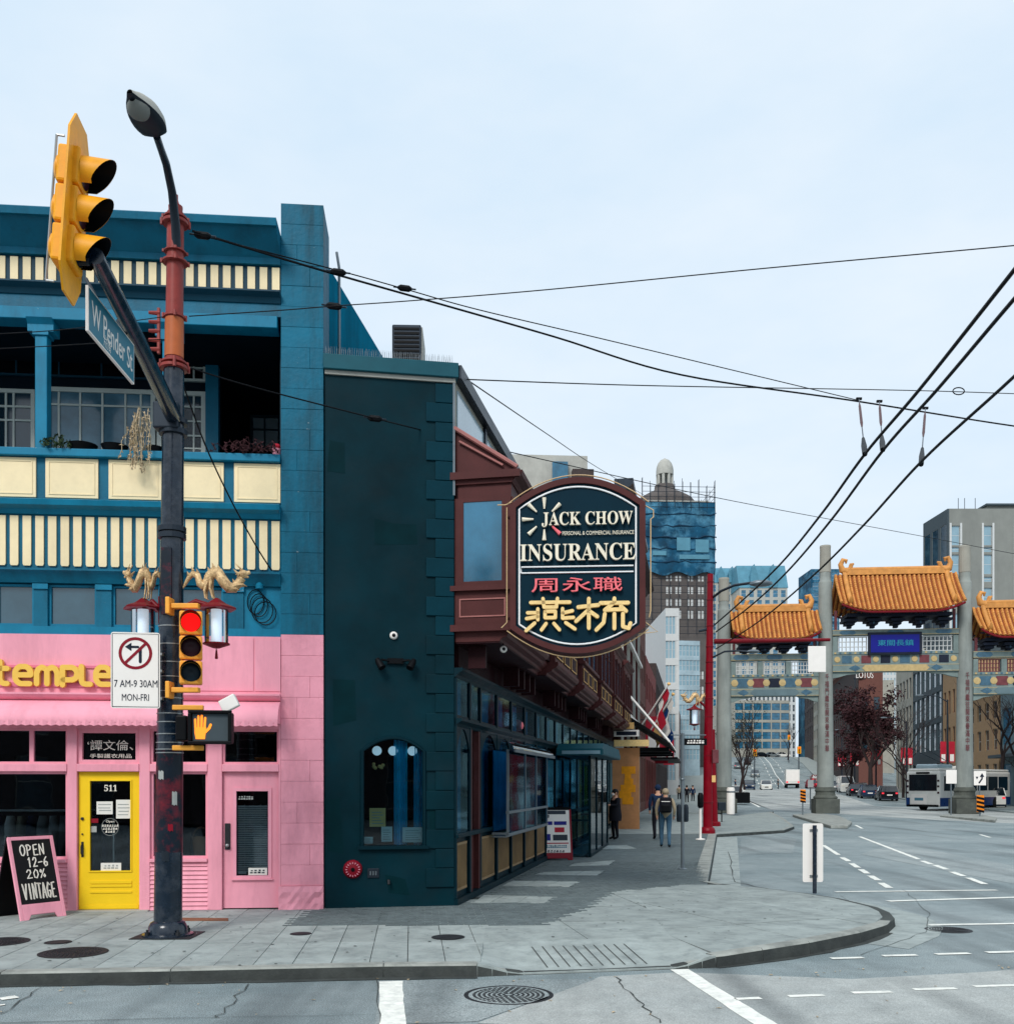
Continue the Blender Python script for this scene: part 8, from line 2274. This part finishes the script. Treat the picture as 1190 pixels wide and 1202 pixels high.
b.build('strap', MT['cloth_black'], t)
p0 = gr(772, 986)
person('person', 'hooded person in dark blue jacket walking ahead of the backpack wearer', p0, R(178), dict(anL=(-.10, -.12, .09), knL=(-.10, -.12, .5), toL=(-.11, -.3, .04), anR=(.11, .14, .11), toR=(.12, -.03, .04)), dict(top='cloth_navy', legs='cloth_black', skin='skin', hair='cloth_navy', shoe='black'), 1.85)
p0 = gr(722, 986)
t, P_ = person('person', 'person in black coat and white face mask beside the glass vestibule', p0, R(-62), dict(elR=(.24, -.10, 1.16), haR=(.16, -.38, 1.18), fR0=(.15, -.42, 1.2)), dict(top='cloth_black', legs='cloth_black', skin='skin', hair='hair', shoe='black'), 1.70)
MB().lathe([(.20, .62), (.215, .80), (.19, 1.0), (.17, 1.2)], 14).build('coat_skirt', MT['cloth_black'], t, smooth=60)
MB().ball(P_['hd'] + Vector((0, -.075, -.03)), .06, 10, (1, .7, .8)).build('face_mask', MT['sign_white'], t, smooth=60)
b = MB(); b.tube([(-.17, .0, .80), (-.175, -.02, .12)], .02, 6); b.build('white_stripe', MT['sign_white'], t); b.v = []
for i, (px, py, m, lab) in enumerate(((806, 943.5, 'cloth_black', 'far walker in black on the left pavement'), (813, 942.5, 'cloth_navy', 'far walker in navy beside the one in black'), (797, 941, 'cloth_khaki', 'far pale-jacketed walker on the left pavement'))):
    person('person', lab, gr(px, py), R(170 - 160*(i % 2)), {}, dict(top=m, legs='cloth_black', skin='skin', hair='hair', shoe='black'), 1.72)
for i, (px, Y, m) in enumerate(((913, 160, 'cloth_black'), (863, 140, 'cloth_navy'))):
    person('person', ['pedestrian in black crossing the road beyond the gate', 'pedestrian standing by the left kerb beyond the gate'][i], Vector(((px-CX)/F*Y, Y, zg(Y) + (.01 if i == 0 else SW))), R(60), {}, dict(top=m, legs='cloth_black', skin='skin', hair='hair', shoe='black'))
# ================================================================== TREES
def tree(name, label, loc, h, spread, lm=None, nleaf=0, sd=1, levels=4, leafsize=.16, trunk=.2, cone=False, group='street trees'):
    rd = random.Random(sd); t = thing(name, label, 'tree', loc, 0, group)
    tr, br, lf = MB(), MB(), MB(); tips = []
    def grow(p, d, ln, r_, lv):
        n = 3; pts = [p]; q = p.copy(); dd = d.copy()
        for i in range(n):
            dd = (dd + Vector((rd.gauss(0, .13), rd.gauss(0, .13), rd.gauss(0, .06) + .04))).normalized(); q = q + dd*ln/n; pts.append(q.copy())
        (tr if lv == 0 else br).tube(pts, [r_*(1 - .4*i/n) for i in range(n+1)], 7 if lv == 0 else 4, cap=False)
        if lv >= levels: tips.append(q); return
        k = rd.choice((3, 3, 4)) if lv < 2 else rd.choice((2, 3, 3))
        for i in range(k):
            st = pts[-1] if i < 2 else pts[rd.randrange(1, n)]
            a = rd.uniform(0, 6.283); tl = rd.uniform(.35, .85)
            nd = (dd*math.cos(tl) + Vector((math.cos(a), math.sin(a), .2))*math.sin(tl)*spread).normalized()
            grow(st, nd, ln*rd.uniform(.55, .8), r_*.55, lv+1)
        if lv >= 2: tips.append(q)
    grow(Vector((0, 0, 0)), Vector((0, 0, 1)), h*.36, trunk, 0)
    top = max((q.z for q in tips), default=1); k = h/top
    for mb in (tr, br): mb.v = [v*k for v in mb.v]
    tips = [q*k for q in tips]
    tr.build('trunk', MT['bark'], t, smooth=60); br.build('branches', MT['bark'], t)
    if lm:
        for i in range(nleaf):
            c = rd.choice(tips) + Vector((rd.gauss(0, .5), rd.gauss(0, .5), rd.gauss(0, .45)))*h*.055
            if cone:
                u = max(.05, (c.z/h)); mx = (1 - u)*h*.42 + .4; rr = math.hypot(c.x, c.y)
                if rr > mx: c.x *= mx/rr; c.y *= mx/rr
            a = Vector((rd.gauss(0, 1), rd.gauss(0, 1), rd.gauss(0, .6))).normalized()*leafsize*rd.uniform(.6, 1.3); b_ = a.cross(Vector((rd.gauss(0, 1), rd.gauss(0, 1), rd.gauss(0, 1)))).normalized()*leafsize*.5
            lf.add([c - a, c + b_, c + a, c - b_], [(0, 1, 2, 3)])
        lf.build('crown', MT[lm], t, kind='stuff')
    return t
def tre(px, Y, pytop, *a, **k):
    z = zg(Y) + SW; return tree(a[0], a[1], Vector(((px-CX)/F*Y, Y, z)), at(px, pytop, Y).z - z, *a[2:], **k)
tre(1022, 112, 806, 'red_leaf_tree', 'large dark red leafed tree in the right-hand row', 1.0, 'leaf_red', 6500, sd=4, leafsize=.2, trunk=.28, cone=False, levels=4)
tre(1000, 126, 840, 'red_leaf_tree', 'smaller dark red tree left of the large red tree', 1.0, 'leaf_red', 2600, sd=9, leafsize=.2, trunk=.24)
tre(1072, 92, 800, 'bare_tree', 'tall bare tree between the red tree and the bus', .9, sd=12, levels=5, trunk=.16)
tre(1060, 106, 815, 'bare_tree', 'bare tree just left of the tall bare tree', .9, sd=15, levels=5, trunk=.15)
tre(1178, 76, 800, 'bare_tree', 'bare tree in front of the blue shop building', 1.1, sd=21, levels=5, trunk=.17)
tre(1206, 66, 790, 'bare_tree', 'bare tree at the right edge beyond the gate', 1.0, sd=27, levels=5, trunk=.17)
tre(868, 88, 812, 'street_tree', 'thinly leafed olive tree growing from planter behind the left gate column', .5, 'leaf_olive', 900, sd=31, leafsize=.08, trunk=.16, levels=5)
tre(874, 150, 852, 'street_tree', 'farther olive tree on the left pavement beyond the planter', .8, 'leaf_olive', 700, sd=33, leafsize=.15, trunk=.16)
for i, (px, Y, pt) in enumerate(((908, 240, 862), (925, 262, 850))): tre(px - 30 + 30*i, Y, pt, 'bare_tree', ['bare tree on the hill left of the road', 'bare tree near the crest of the hill'][i], .9, sd=41+i, levels=4, trunk=.2)
pz = Vector(((868-CX)/F*88, 88, zg(88)+SW))
t = thing('tree_planter', 'square dark planter around the olive tree behind the gate', 'planter', pz); MB().box(-.75, .75, -.75, .75, 0, .95).build('tub', MT['black'], t, bevel=.03); MB().box(-.65, .65, -.65, .65, .951, .97).build('soil', MT['bark'], t)
# street lamps with red banners on the right
def lamp_post(px, Y, label, banner=True, h=8.2, lamp=True):
    p = Vector(((px-CX)/F*Y, Y, zg(Y)+SW)); t = thing('banner_lamp_post', label, 'street lamp', p, 0, 'lamp posts carrying red banners')
    MB().tube([(0, 0, 0), (0, 0, h)], [.12, .07], 8).build('post', MT['steel_dark'], t)
    MB().tube([(0, 0, h-.2), (-.8, 0, h+.3), (-2.2, 0, h+.4)], .045, 6).build('lamp_arm', MT['steel_dark'], t); MB().ball((-2.4, 0, h+.36), .25, 8, (1.6, .8, .35)).build('lamp_head', MT['galv'], t)
    if banner:
        for s in (-1, 1): o = MB().box(s*.12, s*.62, -.02, .02, 3.6, 5.4).build('banner', MT['banner_red'], t); MB().box(s*.20, s*.54, -.03, -.021, 3.7, 4.3).build('print', MT['sign_white'], o)
lamp_post(1112, 84, 'lamp post with red banners in front of the tall ochre block', h=9)
lamp_post(1028, 118, 'lamp post with red banners below the large red tree')
lamp_post(1064, 103, 'lamp post with red banners beside the bare trees')
lamp_post(1003, 135, 'far lamp post with red banners near the white van')
lamp_post(988, 152, 'farthest lamp post with red banners by the middle gate column')
# distant signals at the crossing
for i, (px, py, Y) in enumerate(((886, 884, 176), (938, 881, 176), (926, 866, 250))):
    p = Vector(((px-CX)/F*Y, Y, zg(Y)+.01)); zt3 = at(px, py, Y).z - p.z
    t = thing('distant_signal', ['distant yellow signal on the left of the far crossing', 'distant yellow signal on the right of the far crossing', 'distant yellow signal at the crest of the hill'][i], 'traffic light', p)
    MB().tube([(0, .3, 0), (0, .3, zt3+1)], .09, 8).build('post', MT['steel_dark'], t); MB().box(-.35, .35, 0, .2, zt3-.6, zt3+.7).build('housing', MT['signal_yellow'], t, bevel=.04)
    for k in range(3): MB().lathe([(.12, 0), (.12, .12)], 10, (0, -.001, zt3+.42-.36*k), Matrix.Rotation(R(90), 3, 'X')).build('lens', MT['lens_red' if k == 0 else 'black'], t)
p = Vector(((905.5-CX)/F*258, 258, zg(258)+.01)); 
# ================================================================== OVERHEAD WIRES
def wire(name, label, pts, Ys, r_=.012, smooth_n=8, cat='wire', group=None, m='black'):
    P_ = [at(px, py, Y) for (px, py), Y in zip(pts, Ys)]
    # smooth through the points
    Q_ = []
    for i in range(len(P_)-1):
        a = P_[max(i-1, 0)]; b = P_[i]; c = P_[i+1]; d = P_[min(i+2, len(P_)-1)]
        for k in range(smooth_n):
            s = k/smooth_n
            Q_.append(.5*((2*b) + (c-a)*s + (2*a-5*b+4*c-d)*s*s + (3*b-a-3*c+d)*s**3))
    Q_.append(P_[-1])
    o0 = Q_[0]; mb = MB(); mb.tube([q - o0 for q in Q_], r_, 6)
    o = mb.build(name, MT[m]); o.location = o0
    tag(o, label, cat, group or 'overhead wires'); return o
def lerpY(pts, a, b):
    return [a + (b-a)*(p[0]-pts[0][0])/(pts[-1][0]-pts[0][0]) for p in pts]
w1 = [(226, 271), (330, 303), (405, 325), (500, 352), (650, 395), (800, 440), (1000, 470), (1190, 500), (1320, 516)]
wire('span_cable', 'thick black cable sagging from pole top to right edge', w1, lerpY(w1, PY, 20), .016)
w2 = [(228, 274), (392, 316), (475, 339), (560, 363), (700, 396), (850, 432), (1008, 470)]
wire('span_cable', 'thin cable with insulators running just above the thick black one', w2, lerpY(w2, PY, 18.2), .009)
w3 = [(222, 371), (330, 364), (392, 359), (480, 353), (640, 340), (900, 314.5), (1190, 288), (1330, 274)]
wire('span_cable', 'thin wire rising to the right across the sky', w3, lerpY(w3, PY, 10), .007)
w4 = [(540, 445), (760, 452.5), (1060, 458), (1190, 462), (1330, 467)]
wire('span_cable', 'nearly level thin wire from the green roof corner', w4, lerpY(w4, 15, 24), .010)
w5 = [(540, 440), (640, 508), (700, 548), (759, 583)]
wire('span_cable', 'thin wire dropping from green roof corner behind the sign', w5, [15, 24, 36, 60], .012)
w6 = [(224, 432), (300, 455), (440, 491), (540, 516), (640, 540), (860, 588), (1085, 630), (1190, 650), (1330, 676)]
wire('span_cable', 'long thin wire passing behind the sign towards the grey hotel', w6, [PY, 12.4, 13.6, 16, 20, 28, 34, 37, 41], .010)
w7 = [(211, 440), (240, 520), (270, 585), (300, 640), (319, 670)]
wire('drop_cable', 'black drop cable slanting from pole to the teal ledge', w7, [PY, 12.6, 13.2, 13.8, 14.1], .010)
w8 = [(0-60, 395), (60, 388), (130, 380), (196, 371)]
wire('span_cable', 'thin wire crossing the open gallery to the pole', w8, [9.5, 10.3, 11, PY], .005)
w9 = [(-60, 412), (60, 406), (190, 398)]
wire('span_cable', 'second thin wire crossing the open gallery below the first', w9, [9.5, 10.3, PY], .005)
wa = [(-20, 549), (12, 551), (40, 556)]
TZW = 5.8
def twire(label, pts):
    Ys = [(TZW - HC)*F/(HY - py) for _, py in pts]; wire('trolley_wire', label, pts, Ys, .017, group='trolley wires')
twire('uppermost thick trolley wire running away at right', [(1330, 140), (1190, 317), (1080, 456), (1015, 533), (965, 602), (916, 662), (870, 706), (838, 734)])
twire('middle thick trolley wire running away at right', [(1330, 190), (1190, 351), (1101, 456), (1036, 529), (975, 611), (923, 672), (880, 712), (840, 742)])
twire('lowest thick trolley wire running away at right', [(1330, 308), (1190, 442), (1082, 541), (1014, 616), (954, 676), (890, 730), (840, 762)])
for i, (xa, ya, xb, yb) in enumerate(((1008, 468, 1015, 533), (1032, 471, 1036, 528), (1086, 479, 1081, 545))):
    Ya = PY + (20-PY)*(xa-226)/(1320-226); Yb = (TZW-HC)*F/(HY-yb)
    a, b_ = at(xa, ya, Ya), at(xb, yb, Yb)
    t = thing('wire_hanger', ['left insulated hanger holding the upper trolley wire', 'middle insulated hanger holding the middle trolley wire', 'right insulated hanger holding the lowest trolley wire'][i], 'hanger', a)
    d = b_ - a; MB().tube([(0, 0, 0), d], .008, 5).build('rod', MT['steel_dark'], t)
    MB().tube([d*.12, d*.2, d*.55, d*.62], [.010, .020, .020, .010], 8).build('insulator', MT['maroon'], t); MB().tube([d*.8, d*.9, d*1.0], [.02, .034, .03], 8).build('clamp', MT['black'], t); MB().obox((0, 0, 0), (.05, 0, 0), (0, .02, 0), (0, 0, .02)).build('top_clip', MT['black'], t)
for i, (px, py, Y, lab) in enumerate(((475, 338, PY + 2, 'black insulator block on the thin upper cable'), (397, 319, PY + 1.1, 'black insulator at the teal pier on the cables'), (392, 359, PY + .8, 'small insulator on the rising wire by the teal pier'), (440, 491, 13.6, 'small insulator on the wire crossing the dark green wall'), (1125, 459, 22, 'ring insulator on the level wire at right'), (238, 276, PY + .1, 'insulator where the cables leave the pole top'))):
    p = at(px, py, Y); t = thing('line_insulator', lab, 'insulator', p)
    if i == 4:
        MB().tube([(.13*math.cos(a*math.pi/8), 0, .08*math.sin(a*math.pi/8)) for a in range(17)], .014, 6).build('ring', MT['black'], t)
    else:
        MB().tube([(-.10, 0, .01), (-.06, 0, .005), (.06, 0, -.01), (.10, 0, -.015)], [.02, .045, .045, .02], 8).build('body', MT['black'], t); MB().tube([(-.16, 0, .02), (.16, 0, -.02)], .012, 5).build('rod', MT['steel_dark'], t)
b = MB(); pz_ = at(530, 281, 900)

tree('bare_tree', 'bare tree across the road, seen only mirrored in the upper shop windows', Vector((-7.5, -9, 0.01)), 11, 1.0, sd=77, levels=5, trunk=.2)
